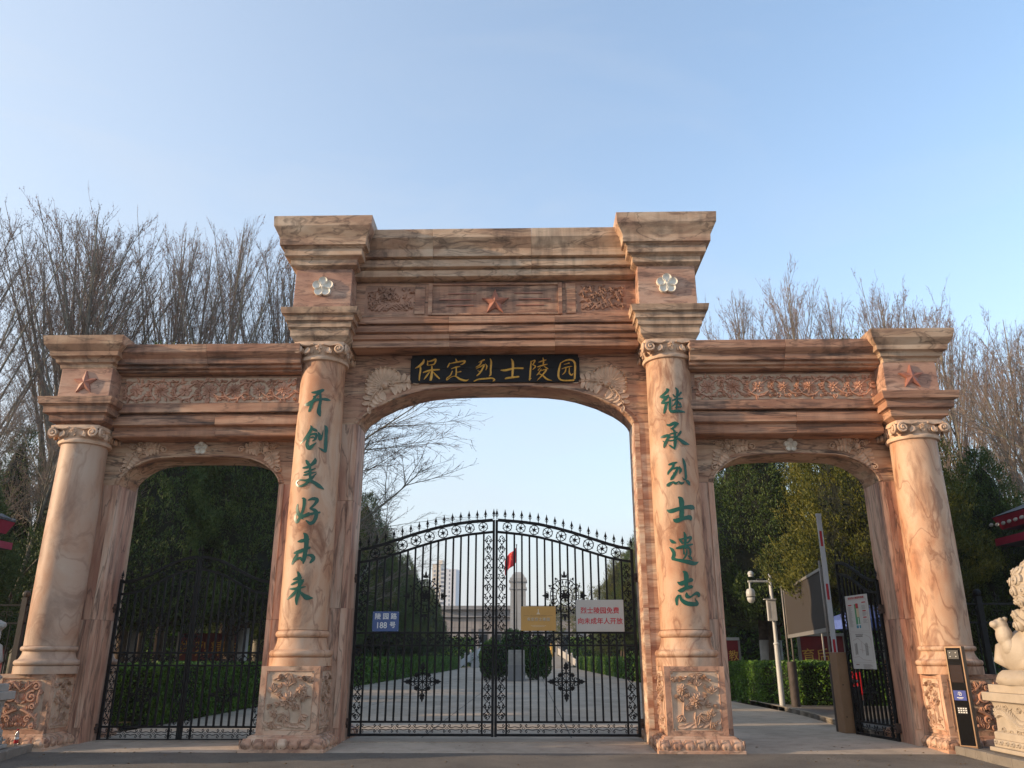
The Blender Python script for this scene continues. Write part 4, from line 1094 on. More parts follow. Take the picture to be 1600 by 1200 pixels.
for w_, xm in ((al, -5.72), (ar, 5.72)):
    corner_spray(w_, xm-1.22, 5.30, 1, 0.88, M['ornament'])
    corner_spray(w_, xm+1.22, 5.30, -1, 0.88, M['ornament'])
    F = front_frame(xm-0.03, 1.049, 5.345)
    plum_mesh(F, 0.135, w_)

# name board: two dark planks with gold brushwork
BW = 1.2
NB = MB(); NB.box(-1.685, 1.655, 0.985, 1.046, 6.655, 6.945); nb = NB.build('name_board', M['board'], ARCH, bevel=0.006)
slab(nb, 'plank', -1.685, 1.655, 0.987, 1.046, 6.949, 7.235, M['board'])
for xx in (-1.685, 1.655):
    slab(nb, 'corner_block', xx-0.022, xx+0.022, 0.99, 1.044, 6.72, 7.17, M['board'])
for key, sts in BOARD_CHARS.items():
    mb = MB()
    for si, st in enumerate(sts):
        head, L_, R_, tail = brush_outline(st)
        P = smooth_stroke(st)
        yy = 0.984 - 0.0012*si; ye = yy - 0.012
        v = [(head[0], yy, head[1])] + [(x, yy, z) for x, z in L_] + [(x, ye, z) for x, z, w in P] + [(x, yy, z) for x, z in R_] + [(tail[0], yy, tail[1])]
        n = len(P)
        f = [(0, 1, n+1), (0, n+1, 2*n+1), (n, 3*n+1, 2*n), (2*n, 3*n+1, 3*n)]
        for i in range(n-1):
            f += [(1+i, 2+i, n+2+i, n+1+i), (n+1+i, n+2+i, 2*n+2+i, 2*n+1+i)]
        mb.add(v, f)
    mb.build('character', M['gold'], nb)
# ------------------------------------------------------------------ wrought iron gates
def lerp_curve(P, x):
    if x <= P[0][0]: return P[0][1]
    for (a, b), (c, d) in zip(P[:-1], P[1:]):
        if x <= c: return b + (d-b)*(x-a)/(c-a)
    return P[-1][1]

def spear_mesh(h=0.21, r=0.024):
    mb = MB()
    mb.lathe([(0.008, 0), (0.008, h*.22), (r*.9, h*.28), (0.009, h*.36), (0.009, h*.42)], n=6)
    mb.lathe([(0.006, h*.36), (r*1.25, h*.52), (r*.5, h*.75), (0.001, h)], n=4)
    for a in range(2):
        c, t = math.cos(a*math.pi), math.sin(a*math.pi)
        mb.tube([(0, 0, h*.30), (c*r*1.1, 0, h*.34), (c*r*1.6, 0, h*.47)], [0.005, 0.005, 0.003], 3)
    return mb.mesh('finial', M['iron'])
def ring_mesh(r=0.086):
    mb = MB()
    n = 16
    mb.tube([(r*math.cos(2*math.pi*k/n), 0, r*math.sin(2*math.pi*k/n)) for k in range(n+1)], 0.0085, 4, cap=False)
    vs = [(0, -0.012, 0)]
    for k in range(10):
        a = math.pi/2+k*math.pi/5; q = r*.55 if k % 2 == 0 else r*.30
        vs.append((q*math.cos(a), 0, q*math.sin(a)))
    mb.add(vs, [(0, 1+k, 1+(k+1) % 10) for k in range(10)]); mb.add([(x, -y, z) for x, y, z in vs], [(0, 1+(k+1) % 10, 1+k) for k in range(10)])
    for k in range(6):
        a = 2*math.pi*k/6 + .3
        mb.tube([(r*.38*math.cos(a), 0, r*.38*math.sin(a)), (r*1.22*math.cos(a), 0, r*1.22*math.sin(a))], 0.006, 3)
    return mb.mesh('star_ring', M['iron'])
def iron_leaf(mb, x, z, a, L, w, y=0):
    c, t = math.cos(a), math.sin(a)
    P = [(0, 0), (.35, .5), (.7, .42), (1, 0), (.7, -.42), (.35, -.5)]
    vs = [(x+L*u*c-w*v*t, y, z+L*u*t+w*v*c) for u, v in P]
    m = [(x+L*.5*c, y-0.006, z+L*.5*t), (x+L*.5*c, y+0.006, z+L*.5*t)]
    mb.add(vs+m, [(6, i, (i+1) % 6) for i in range(6)] + [(7, (i+1) % 6, i) for i in range(6)])
def curl(mb, x, z, r, a0, turns, sg, rad=0.0075, n=12):
    pts = []
    for i in range(n+1):
        t = i/n; rr = r*(1-.78*t); a = a0+sg*turns*2*math.pi*t
        pts.append((x+rr*math.cos(a), 0, z+rr*math.sin(a)))
    mb.tube(pts, rad, 3)
def vine_strip(L, w, seed=0, step=0.34):
    """vertical strip of leaf scrolls, height L, width w"""
    mb = MB(); rng = random.Random(seed)
    n = max(1, round(L/step)); s = L/n
    for i in range(n):
        z0 = i*s; sg = 1 if i % 2 else -1
        pts = [(sg*w*.36*math.sin(2*math.pi*t/14), 0, z0+s*t/14) for t in range(15)]
        mb.tube(pts, 0.008, 3)
        pts = [(-sg*w*.36*math.sin(2*math.pi*t/14), 0, z0+s*t/14) for t in range(15)]
        mb.tube(pts, 0.0065, 3)
        for q, zz in ((1, .25), (-1, .25), (1, .75), (-1, .75)):
            curl(mb, q*w*.26, z0+s*zz, w*.20, (0 if q > 0 else math.pi), 1.1, q if zz < .5 else -q)
            iron_leaf(mb, q*w*.08, z0+s*zz, rng.uniform(0, 6.28), w*.34, w*.2)
            iron_leaf(mb, q*w*.22, z0+s*(zz+.12), rng.uniform(0, 6.28), w*.28, w*.17)
        iron_leaf(mb, 0, z0+s*.5-.02, math.pi/2, w*.34, w*.22)
        iron_leaf(mb, 0, z0+.02, math.pi/2+.5*sg, w*.34, w*.22)
    return mb.mesh('vine_panel', M['iron'])
def bottom_scrolls(L, h):
    mb = MB(); n = max(2, round(L/.30)); s = L/n
    for i in range(n):
        x = s*(i+.5)
        for sx in (-1, 1):
            for sz in (-1, 1):
                curl(mb, x+sx*s*.13, h*.5+sz*h*.26, h*.15, math.pi/2*sz, 1.15, sx*sz*-1 if False else -sx*sz)
                mb.tube([(x+sx*s*.13, 0, h*.5+sz*h*.11), (x+sx*s*.25, 0, h*.5+sz*h*.07), (x+sx*s*.40, 0, h*.5+sz*h*.13), (x+sx*s*.5, 0, h*.5+sz*h*.16)], 0.0075, 3)
        k = s*.085
        mb.tube([(x-k, 0, h*.5), (x, 0, h*.5+k), (x+k, 0, h*.5), (x, 0, h*.5-k), (x-k, 0, h*.5)], 0.006, 3, cap=False)
    return mb.mesh('scroll_panel', M['iron'])
def round_medal(r=0.30):
    mb = MB()
    for rr in (r*.90, r*.52, r*.30):
        n = 24; mb.tube([(rr*math.cos(2*math.pi*k/n), 0, rr*math.sin(2*math.pi*k/n)*1.12) for k in range(n+1)], 0.008, 4, cap=False)
    for k in range(22):
        a = 2*math.pi*k/22
        mb.tube([(r*.54*math.cos(a), 0, r*.60*math.sin(a)), (r*.90*math.cos(a), 0, r*1.01*math.sin(a))], 0.0065, 3)
        iron_leaf(mb, r*.64*math.cos(a), r*.72*math.sin(a), a, r*.24, r*.10)
    for k in range(12):
        a = 2*math.pi*k/12
        if k % 3: 
            curl(mb, r*1.02*math.cos(a), r*1.14*math.sin(a), r*.13, a+1.5, 1.2, 1, .007); iron_leaf(mb, r*.98*math.cos(a), r*1.1*math.sin(a), a, r*.20, r*.13)
    for k in range(4):
        a = k*math.pi/2; c, t = math.cos(a), math.sin(a)
        for b in (-.75, 0, .75): iron_leaf(mb, r*.98*c, r*1.10*t, a+b, r*(.46 if b == 0 else .26), r*.15)
        for sg in (-1, 1): curl(mb, r*1.1*c-sg*t*r*.14, r*1.22*t+sg*c*r*.14, r*.12, a, 1.2, sg, .007)
        curl(mb, r*.2*math.cos(a+.4), r*.2*math.sin(a+.4), r*.15, a, 1.2, 1, .007)
        iron_leaf(mb, 0, 0, a+.2, r*.38, r*.15); iron_leaf(mb, 0, 0, a+.9, r*.34, r*.12)
    return mb.mesh('medallion', M['iron'])
def cross_medal(r=0.33):
    mb = MB()
    for k in range(4):
        a = k*math.pi/2; c, t = math.cos(a), math.sin(a)
        mb.tube([(0, 0, 0), (c*r*.8, 0, t*r*.8)], 0.011, 4)
        for sg in (-1, 1):
            curl(mb, c*r*.56-t*sg*r*.14, t*r*.56+c*sg*r*.14, r*.14, a, 1.2, -sg, .0075)
            curl(mb, c*r*.30-t*sg*r*.16, t*r*.30+c*sg*r*.16, r*.13, a+sg*.8, 1.25, sg, 0.0075)
            iron_leaf(mb, c*r*.68, t*r*.68, a+sg*1.0, r*.20, r*.11)
            mb.tube([(c*r*.45, 0, t*r*.45), (c*r*.45-t*sg*r*.25, 0, t*r*.45+c*sg*r*.25), (-t*sg*r*.45, 0, c*sg*r*.45)], .0085, 3)
        for b in (-.45, 0, .45): iron_leaf(mb, c*r*.74, t*r*.74, a+b, r*(.36 if b == 0 else .24), r*.14)
        a2 = a+math.pi/4
        mb.tube([(0, 0, 0), (math.cos(a2)*r*.55, 0, math.sin(a2)*r*.55)], 0.009, 3)
        for b in (-.7, 0, .7): iron_leaf(mb, math.cos(a2)*r*.46, math.sin(a2)*r*.46, a2+b, r*.18, r*.11)
    mb.ball((0, 0, 0), r*.09, 8, 5)
    return mb.mesh('lower_medallion', M['iron'])

SPEAR = spear_mesh(); RING = ring_mesh(); MEDAL = round_medal(); CROSS = cross_medal()

def bar_mesh(h, r=0.017):
    mb = MB(); mb.box(-r, r, -r, r, 0, h); return mb.mesh('bar', M['iron'])
_bars = {}
def gate_leaf(label, loc, rz, W, top, low, mid, lowrail, bottom, mir, nb, vine_in, vine_out, nfin, nring, post_top, medal_sc=1.0, group=None, spear_sc=1.0):
    """x runs 0 (meeting stile) .. W (hinge stile); mir = -1 builds it to the left"""
    root = empty('gate_leaf', loc, rz, label, 'gate', group)
    def L(name, me, x, z, y=0, sc=(1, 1, 1)):
        return link_mesh(name, me, root, (mir*x, y, z), (0, 0, 0), (mir*sc[0], sc[1], sc[2]))
    def B(name, x0, x1, z0, z1, t=0.02):
        mb = MB(); a, b = sorted((mir*x0, mir*x1)); mb.box(a, b, -t, t, z0, z1); return mb.build(name, M['iron'], root, bevel=0.003)
    B('meeting_stile', 0.005, 0.052, bottom-0.03, lerp_curve(top, 0), 0.024)
    B('hinge_stile', W-0.055, W, bottom-0.03, post_top, 0.026)
    B('inner_stile', vine_in-0.02, vine_in+0.014, bottom, lerp_curve(low, vine_in), 0.017)
    B('inner_stile', W-vine_out-0.014, W-vine_out+0.02, bottom, lerp_curve(low, W-vine_out), 0.017)
    for P, t in ((top, 0.027), (low, 0.022)):
        n = 26; mb = MB()
        for k in range(n+1):
            x = 0.05+(W-0.10)*k/n; z = lerp_curve(P, x)
            mb.v += [(mir*x, -t, z-t), (mir*x, t, z-t), (mir*x, t, z+t), (mir*x, -t, z+t)]
        for k in range(n):
            for i in range(4): mb.f.append((k*4+i, k*4+(i+1) % 4, (k+1)*4+(i+1) % 4, (k+1)*4+i))
        mb.build('arched_rail', M['iron'], root, fix=True)
    B('rail', 0.05, W-0.05, mid[1]-0.018, mid[1]+0.018, 0.019); B('rail', 0.05, W-0.05, mid[0]-0.016, mid[0]+0.016, 0.019)
    B('rail', 0.05, W-0.05, lowrail-0.018, lowrail+0.018, 0.019); B('rail', 0.05, W-0.05, bottom-0.02, bottom+0.024, 0.021)
    x0 = vine_in; x1 = W-vine_out
    for k in range(1, nb+1):
        x = x0 + (x1-x0)*k/(nb+1); z = lerp_curve(low, x)
        key = round(z-lowrail, 3)
        if key not in _bars: _bars[key] = bar_mesh(key)
        L('bar', _bars[key], x, lowrail)
    for k in range(nfin):
        x = 0.03 + (W-0.06)*k/(nfin-1); L('finial', SPEAR, x, lerp_curve(top, x)+0.018, 0, (spear_sc,)*3)
    for k in range(nring):
        x = 0.24*(W/2.7) + (W-0.36*(W/2.7))*k/(nring-0.2); z = (lerp_curve(top, x)+lerp_curve(low, x))/2
        L('star_ring', RING, x, z, 0, ((lerp_curve(top, x)-lerp_curve(low, x))/0.24,)*3)
    for xa, w in ((vine_in/2+0.015, vine_in-0.08), (W-vine_out/2-0.02, vine_out-0.08)):
        zt = lerp_curve(low, xa)-0.05
        me = vine_strip(zt-mid[1]-0.04, w*1.1, 1); L('vine_panel', me, xa, mid[1]+0.03)
        me = vine_strip(mid[0]-lowrail-0.06, w*1.1, 2); L('vine_panel', me, xa, lowrail+0.03)
    # band of leaf scrolls between the middle rails
    me = vine_strip(x1-x0, mid[1]-mid[0]-0.03, 3, 0.36)
    o = link_mesh('scroll_band', me, root, (mir*x0, -0.003, (mid[0]+mid[1])/2), (0, mir*math.pi/2, 0), (1, 1, 1))
    me = bottom_scrolls(W-0.12, lowrail-bottom-0.04); L('scroll_panel', me, 0.06, bottom+0.022)
    xm = (x0+x1)/2
    L('medallion', MEDAL, xm, mid[1]+(2.59-1.92)*medal_sc**.3 if medal_sc == 1 else mid[1]+0.56, -0.02, (medal_sc,)*3)
    L('lower_medallion', CROSS, xm, lowrail+(mid[0]-lowrail)*0.52, -0.02, (medal_sc*0.98,)*3)
    for z in (bottom+0.12, post_top-0.62):
        mb = MB(); a, b = sorted((mir*(W-0.01), mir*(W+0.075))); mb.box(a, b, -0.05, 0.03, z, z+0.16); mb.ball((mir*(W+0.02), -0.055, z+0.08), 0.035, 8, 5)
        mb.build('hinge', M['rust'], root, bevel=0.004)
    return root
TOP = [(0, 4.02), (.036, 4.019), (.501, 3.983), (.845, 3.936), (1.187, 3.86), (1.528, 3.765), (1.867, 3.655), (2.203, 3.545), (2.427, 3.485), (2.64, 3.45)]
LOW = [(0, 3.79), (.038, 3.789), (.5, 3.742), (.842, 3.685), (1.183, 3.602), (1.522, 3.50), (1.858, 3.39), (2.193, 3.289), (2.45, 3.235), (2.64, 3.21)]
for mir, lb in ((-1, 'left leaf of the middle iron gate, carrying the blue number plate'), (1, 'right leaf of the middle iron gate, carrying the white notice')):
    gate_leaf(lb, (-0.012, 1.62, 0), 0, 2.655, TOP, LOW, (1.685, 1.91), 0.365, 0.145, mir, 14, 0.225, 0.235, 17, 9, 3.45, 1.0, 'iron gate leaves')
S_TOP = [(0, 3.325), (.03, 3.325), (.2, 3.305), (.45, 3.235), (.72, 3.10), (1.0, 2.955), (1.2, 2.88), (1.34, 2.855), (1.52, 2.845)]
S_LOW = [(0, 3.085), (.05, 3.085), (.22, 3.06), (.5, 2.975), (.8, 2.82), (1.05, 2.69), (1.25, 2.64), (1.52, 2.61)]
for mir, lb in ((-1, 'left leaf of the closed black iron gate in the left arch'), (1, 'right leaf of the closed black iron gate in the left arch')):
    gate_leaf(lb, (-5.735, 1.60, 0), 0, 1.50, S_TOP, S_LOW, (1.33, 1.555), 0.275, 0.05, mir, 7, 0.20, 0.20, 9, 5, 2.85 if mir > 0 else 2.9, 0.82, 'iron gate leaves')
OPEN = gate_leaf('gate leaf standing open in the right arch with the site map on it', (7.05, 3.15, 0.02), R(-82.4), 1.50, S_TOP, S_LOW, (1.33, 1.555), 0.275, 0.05, 1, 7, 0.20, 0.20, 9, 5, 2.85, 0.82, 'iron gate leaves')

# ------------------------------------------------------------------ lettered signs
def text_mesh(s, size, mat, name='lettering', off=0.0, extrude=0.0006, align='CENTER', sp=1.0):
    c = bpy.data.curves.new('t', 'FONT'); c.body = s; c.size = size; c.align_x = align; c.align_y = 'CENTER'
    c.extrude = extrude; c.space_character = sp; c.resolution_u = 3
    o = bpy.data.objects.new('t', c); COL.objects.link(o)
    bpy.context.view_layer.update()
    dg = bpy.context.evaluated_depsgraph_get()
    me = bpy.data.meshes.new_from_object(o.evaluated_get(dg))
    me.materials.clear()
    if off:            # heavier strokes: the outline repeated a hair to each side
        bm = bmesh.new()
        for k, (dx, dy) in enumerate(((-off, 0), (off, 0), (0, off), (0, -off))):
            n0 = len(bm.verts); bm.from_mesh(me); bm.verts.ensure_lookup_table()
            for vv in bm.verts[n0:]: vv.co.x += dx; vv.co.y += dy; vv.co.z += 0.0002*k
        bm.to_mesh(me); bm.free()
    me.name = name; me.materials.append(mat)
    bpy.data.objects.remove(o); bpy.data.curves.remove(c)
    return me
def letter(s, size, mat, parent, x, z, y=-0.008, off=0.0, name='lettering', sx=1.0, sp=1.0):
    me = text_mesh(s, size, mat, name, off, sp=sp)
    return link_mesh(name, me, parent, (x, y, z), (R(90), 0, 0), (sx, 1, 1))
M['blue_sign'] = plain('blue_enamel', (0.004, 0.05, 0.20), rough=0.3, coat=0.3)
M['white_print'] = plain('white_print', (0.7, 0.7, 0.68), rough=0.5)
M['red_print'] = plain('red_print', (0.42, 0.008, 0.018), rough=0.5)
M['brass'] = plain('brass_plate', (0.46, 0.26, 0.07), rough=0.45, metal=0.25, var=0.08, scale=3)
M['brass_dark'] = plain('plate_edge', (0.12, 0.08, 0.03), rough=0.4, metal=0.4)
M['steel'] = plain('brushed_steel_plate', (0.40, 0.385, 0.36), rough=0.35, metal=0.35, var=0.05, scale=2)
M['print_dark'] = plain('dark_print', (0.05, 0.04, 0.03), rough=0.6)
M['print_pale'] = plain('engraved_pale', (0.55, 0.45, 0.3), rough=0.5)
M['paper'] = plain('white_board', (0.52, 0.51, 0.49), rough=0.4)
M['green_print'] = plain('green_print', (0.06, 0.26, 0.11), rough=0.5)
M['teal_print'] = plain('teal_print', (0.03, 0.2, 0.3), rough=0.5)
M['grey_print'] = plain('grey_print', (0.2, 0.19, 0.18), rough=0.6)
M['line_print'] = plain('line_print', (0.28, 0.17, 0.15), rough=0.6)
def plate(name, label, cat, x, y, z, w, h, mat, rz=0, t=0.012, edge=None):
    root = empty(name, (x, y, z), rz, label, cat)
    mb = MB(); mb.box(-w/2, w/2, -t/2, t/2, -h/2, h/2)
    mb.build('plate', mat, root, bevel=0.003)
    for sx in (-1, 1):
        for sz in (-1, 1):
            b = MB(); b.lathe([(0.006, 0), (0.006, 0.003), (0.003, 0.005)], n=8)
            b.build('screw', M['steel'], root, loc=(sx*(w/2-0.018), -t/2, sz*(h/2-0.018)), rot=(R(90), 0, 0))
    return root
s1 = plate('address_plate', 'small blue enamel number plate with white writing on the iron gate', 'number plate', -2.065, 1.585, 2.115, 0.50, 0.36, M['blue_sign'])
letter('陵 园 路', 0.118, M['white_print'], s1, 0, 0.085, off=0.002)
letter('188', 0.155, M['white_print'], s1, -0.075, -0.075, off=0.002, sx=0.92)
letter('号', 0.12, M['white_print'], s1, 0.135, -0.07, off=0.002)
s2 = plate('brass_plaque', 'golden brass plaque with a monument emblem on the iron gate', 'plaque', 0.81, 1.575, 2.165, 0.655, 0.44, M['brass'])
mb = MB()
for x0, x1, z0, z1 in ((-.036, .036, .075, .084), (-.026, .026, .084, .098), (-.016, .016, .098, .112), (-.009, .009, .112, .165), (-.013, .013, .165, .17)): mb.box(x0, x1, -.0095, -.0062, z0, z1)
mb.build('monument_emblem', M['print_pale'], s2)
letter('保定烈士陵园', 0.062, M['print_pale'], s2, 0.002, -0.018, y=-0.0085, off=0.001, sp=1.35)
letter('保定烈士陵园', 0.062, M['print_dark'], s2, 0.006, -0.022, y=-0.0072, off=0.001, sp=1.35)  # offset dark copy painted as a shadow of the pale letters
for zz, ww in ((0.047, .30), (-0.125, .28), (-0.145, .22)):
    mb = MB(); k = -ww/2
    rr = random.Random(int(zz*1000))
    while k < ww/2:
        w_ = rr.uniform(.006, .014); mb.box(k, k+w_, -.0085, -.0062, zz-.004, zz+.004); k += w_+.005
    mb.build('small_print', M['print_dark'] if zz > 0 else M['print_pale'], s2)
for sx in (-1, 1):
    mb = MB(); mb.box(min(sx*.17, sx*.27), max(sx*.17, sx*.27), -.0085, -.0062, .051, .054); mb.build('rule', M['print_dark'], s2)
s3 = plate('notice_board', 'large white metal notice with red writing on the iron gate', 'notice', 1.965, 1.57, 2.215, 0.895, 0.575, M['steel'])
letter('烈士陵园免费', 0.122, M['red_print'], s3, 0.0, 0.085, off=0.0022, y=-0.008)
letter('向未成年人开放', 0.122, M['red_print'], s3, 0.0, -0.105, off=0.0022, y=-0.008, sx=0.99)
# site map on the open leaf (faces the drive, -X)
s4 = plate('site_map_board', 'tall white site map board hung on the open gate leaf', 'map board', 7.10, 2.43, 1.95, 0.56, 1.38, M['paper'], rz=R(-82.4))
s4.scale = (1.5, 1, 1)
letter('保定烈士陵园导览图', 0.045, M['red_print'], s4, 0, 0.635, off=0.001)
def rects(parent, name, mat, L_, y=-0.0075):
    mb = MB()
    for i, (a, b, c, d) in enumerate(L_): mb.box(a, b, y-0.0002*(i % 7), y+0.001, c, d)
    return mb.build(name, mat, parent)
rects(s4, 'map_colour', M['green_print'], [(-.065, .035, .14, .52)])
rects(s4, 'map_colour', M['red_print'], [(-.03, .03, .44, .53), (-.22, -.13, .495, .515), (.13, .22, .53, .55), (.13, .21, .37, .39), (.13, .21, .25, .27)], -0.0085)
rects(s4, 'map_colour', M['print_pale'], [(-.025, .04, .27, .435)], -0.0085)
rects(s4, 'map_colour', M['teal_print'], [(-.065, -.02, .065, .139), (-.018, .045, .065, .12)], -0.0085)
rects(s4, 'map_colour', M['white_print'], [(-.005, .01, .05, .26), (-.06, .04, .12, .13)], -0.0105)
rng = random.Random(8)
tx = []
for k in range(26):
    z = .47-.015*k; tx.append((-.23, -.23+rng.uniform(.06, .11), z, z+.005))
for k in range(20):
    z = .48-.017*k
    if not (.355 < z < .4 or .235 < z < .28): tx.append((.12, .12+rng.uniform(.06, .11), z, z+.005))
for k in range(6): tx.append((-.02, -.02+rng.uniform(.12, .24), -.61-.014*k, -.605-.014*k))
rects(s4, 'map_print', M['grey_print'], tx)
rects(s4, 'map_border', M['line_print'], [(-.245, .245, .008, .010), (-.245, .245, .60, .602), (-.245, -.243, .01, .6), (.243, .245, .01, .6), (-.245, .245, -.02, -.018), (-.245, .245, -.57, -.568), (-.245, -.243, -.568, -.02), (.243, .245, -.568, -.02), (-.2, -.12, -.62, -.60)])
blk = [(-.18, -.10, -.44, -.2), (.08, .17, -.45, -.2), (-.12, .05, -.10, -.07), (-.13, .07, -.06, -.045)]
tag(rects(s4, 'map_block', M['grey_print'], [(a+.012*k, a+.012*k+.006, c+rng.uniform(0, .03), d-rng.uniform(0, .03)) for a, b, c, d in blk[:2] for k in range(6)]), kind='stuff')
for _q in blk[2:]: rects(s4, 'map_block', M['grey_print'], [_q])
mb = MB()
for P in ([(-.2, -.16), (-.08, -.12), (.02, -.2), (.1, -.27), (.2, -.3)], [(-.22, -.48), (-.1, -.46), (0, -.52), (.2, -.54)], [(.0, -.2), (.0, -.4)], [(-.06, -.33), (.06, -.36)], [(.1, -.06), (.2, -.1), (.24, -.16)]):
    rib(mb, Frame((0, -.0065, 0), (1, 0, 0), (0, 0, 1), (0, -1, 0)), P, .006, .0015, False)
mb.build('map_line', M['line_print'], s4)
# ------------------------------------------------------------------ vegetation materials
def leaf_mat(name, c1, c2, c3=None, rough=0.6, scale=1.2, trans=0.0):
    m, N, L, P = new_mat(name)
    tc = N.new('ShaderNodeTexCoord')
    nz = N.new('ShaderNodeTexNoise'); nz.inputs['Scale'].default_value = scale; nz.inputs['Detail'].default_value = 6; nz.inputs['Roughness'].default_value = 0.7
    L.new(tc.outputs['Object'], nz.inputs['Vector'])
    geo = N.new('ShaderNodeNewGeometry')
    mm = N.new('ShaderNodeMath'); mm.operation = 'MULTIPLY_ADD'; mm.inputs[1].default_value = 0.2; mm.inputs[2].default_value = -0.1
    L.new(geo.outputs['Random Per Island'], mm.inputs[0])
    ad = N.new('ShaderNodeMath'); ad.operation = 'ADD'; L.new(mm.outputs[0], ad.inputs[0]); L.new(nz.outputs['Fac'], ad.inputs[1])
    rp = N.new('ShaderNodeValToRGB'); e = rp.color_ramp.elements
    e[0].position = 0.32; e[0].color = (*c1, 1); e[1].position = 0.7; e[1].color = (*(c3 or c2), 1)
    k = e.new(0.5); k.color = (*c2, 1)
    L.new(ad.outputs[0], rp.inputs[0]); L.new(rp.outputs[0], P.inputs['Base Color'])
    P.inputs['Roughness'].default_value = rough; P.inputs['Specular IOR Level'].default_value = 0.25
    return m
M['juniper'] = leaf_mat('juniper_foliage', (0.024, 0.050, 0.014), (0.060, 0.100, 0.024), (0.115, 0.148, 0.036))
M['juniper_rust'] = leaf_mat('juniper_foliage_rusty', (0.034, 0.050, 0.010), (0.094, 0.104, 0.017), (0.16, 0.145, 0.025))
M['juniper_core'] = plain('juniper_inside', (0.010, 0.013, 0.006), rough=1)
M['hedge'] = leaf_mat('hedge_leaves', (0.03, 0.075, 0.010), (0.078, 0.17, 0.020), (0.17, 0.30, 0.045), rough=0.42, scale=2.0)
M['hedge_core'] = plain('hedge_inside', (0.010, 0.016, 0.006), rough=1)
M['shrub'] = leaf_mat('shrub_leaves', (0.02, 0.06, 0.014), (0.05, 0.12, 0.022), (0.09, 0.18, 0.035), rough=0.5, scale=2.5)
M['bark'] = plain('juniper_bark', (0.09, 0.065, 0.045), rough=0.95, var=0.4, scale=9, bump=0.8, bscale=25)
M['bark_pale'] = plain('poplar_bark', (0.19, 0.172, 0.135), rough=0.9, var=0.35, scale=2.2, bump=0.6, bscale=18)
M['bark_plane'] = plain('plane_bark', (0.15, 0.137, 0.105), rough=0.85, var=0.35, scale=3.5, bump=0.5, bscale=12)
M['lime'] = plain('limewash', (0.42, 0.40, 0.37), rough=0.95, var=0.12, scale=6)
M['twig'] = plain('twig_bark', (0.19, 0.15, 0.125), rough=0.9, var=0.3, scale=1.5)
M['catkin'] = plain('catkins', (0.17, 0.085, 0.062), rough=0.9, var=0.4, scale=2)
M['young_leaf'] = leaf_mat('young_leaves', (0.10, 0.12, 0.03), (0.15, 0.16, 0.05), (0.2, 0.18, 0.06), scale=1.5)

# ------------------------------------------------------------------ bare trees
def rand_perp(d, rng):
    v = Vector((rng.uniform(-1, 1), rng.uniform(-1, 1), rng.uniform(-1, 1)))
    v = v - d * v.dot(d)
    return v.normalized() if v.length > 1e-5 else d.orthogonal().normalized()
def limb(start, d, L, r0, r1, rng, n=6, wob=0.08, up=0.0, droop=0.0):
    pts = [start.copy()]; p = start.copy(); d = d.normalized()
    for i in range(n):
        d = (d + rand_perp(d, rng) * rng.uniform(0, wob) + Vector((0, 0, up - droop * i / n))).normalized()
        p = p + d * (L / n); pts.append(p.copy())
    return pts, [r0 + (r1 - r0) * i / n for i in range(n + 1)]
def at(pts, t):
    x = t * (len(pts) - 1); i = min(int(x), len(pts) - 2); f = x - i
    return pts[i].lerp(pts[i+1], f), (pts[i+1] - pts[i]).normalized()

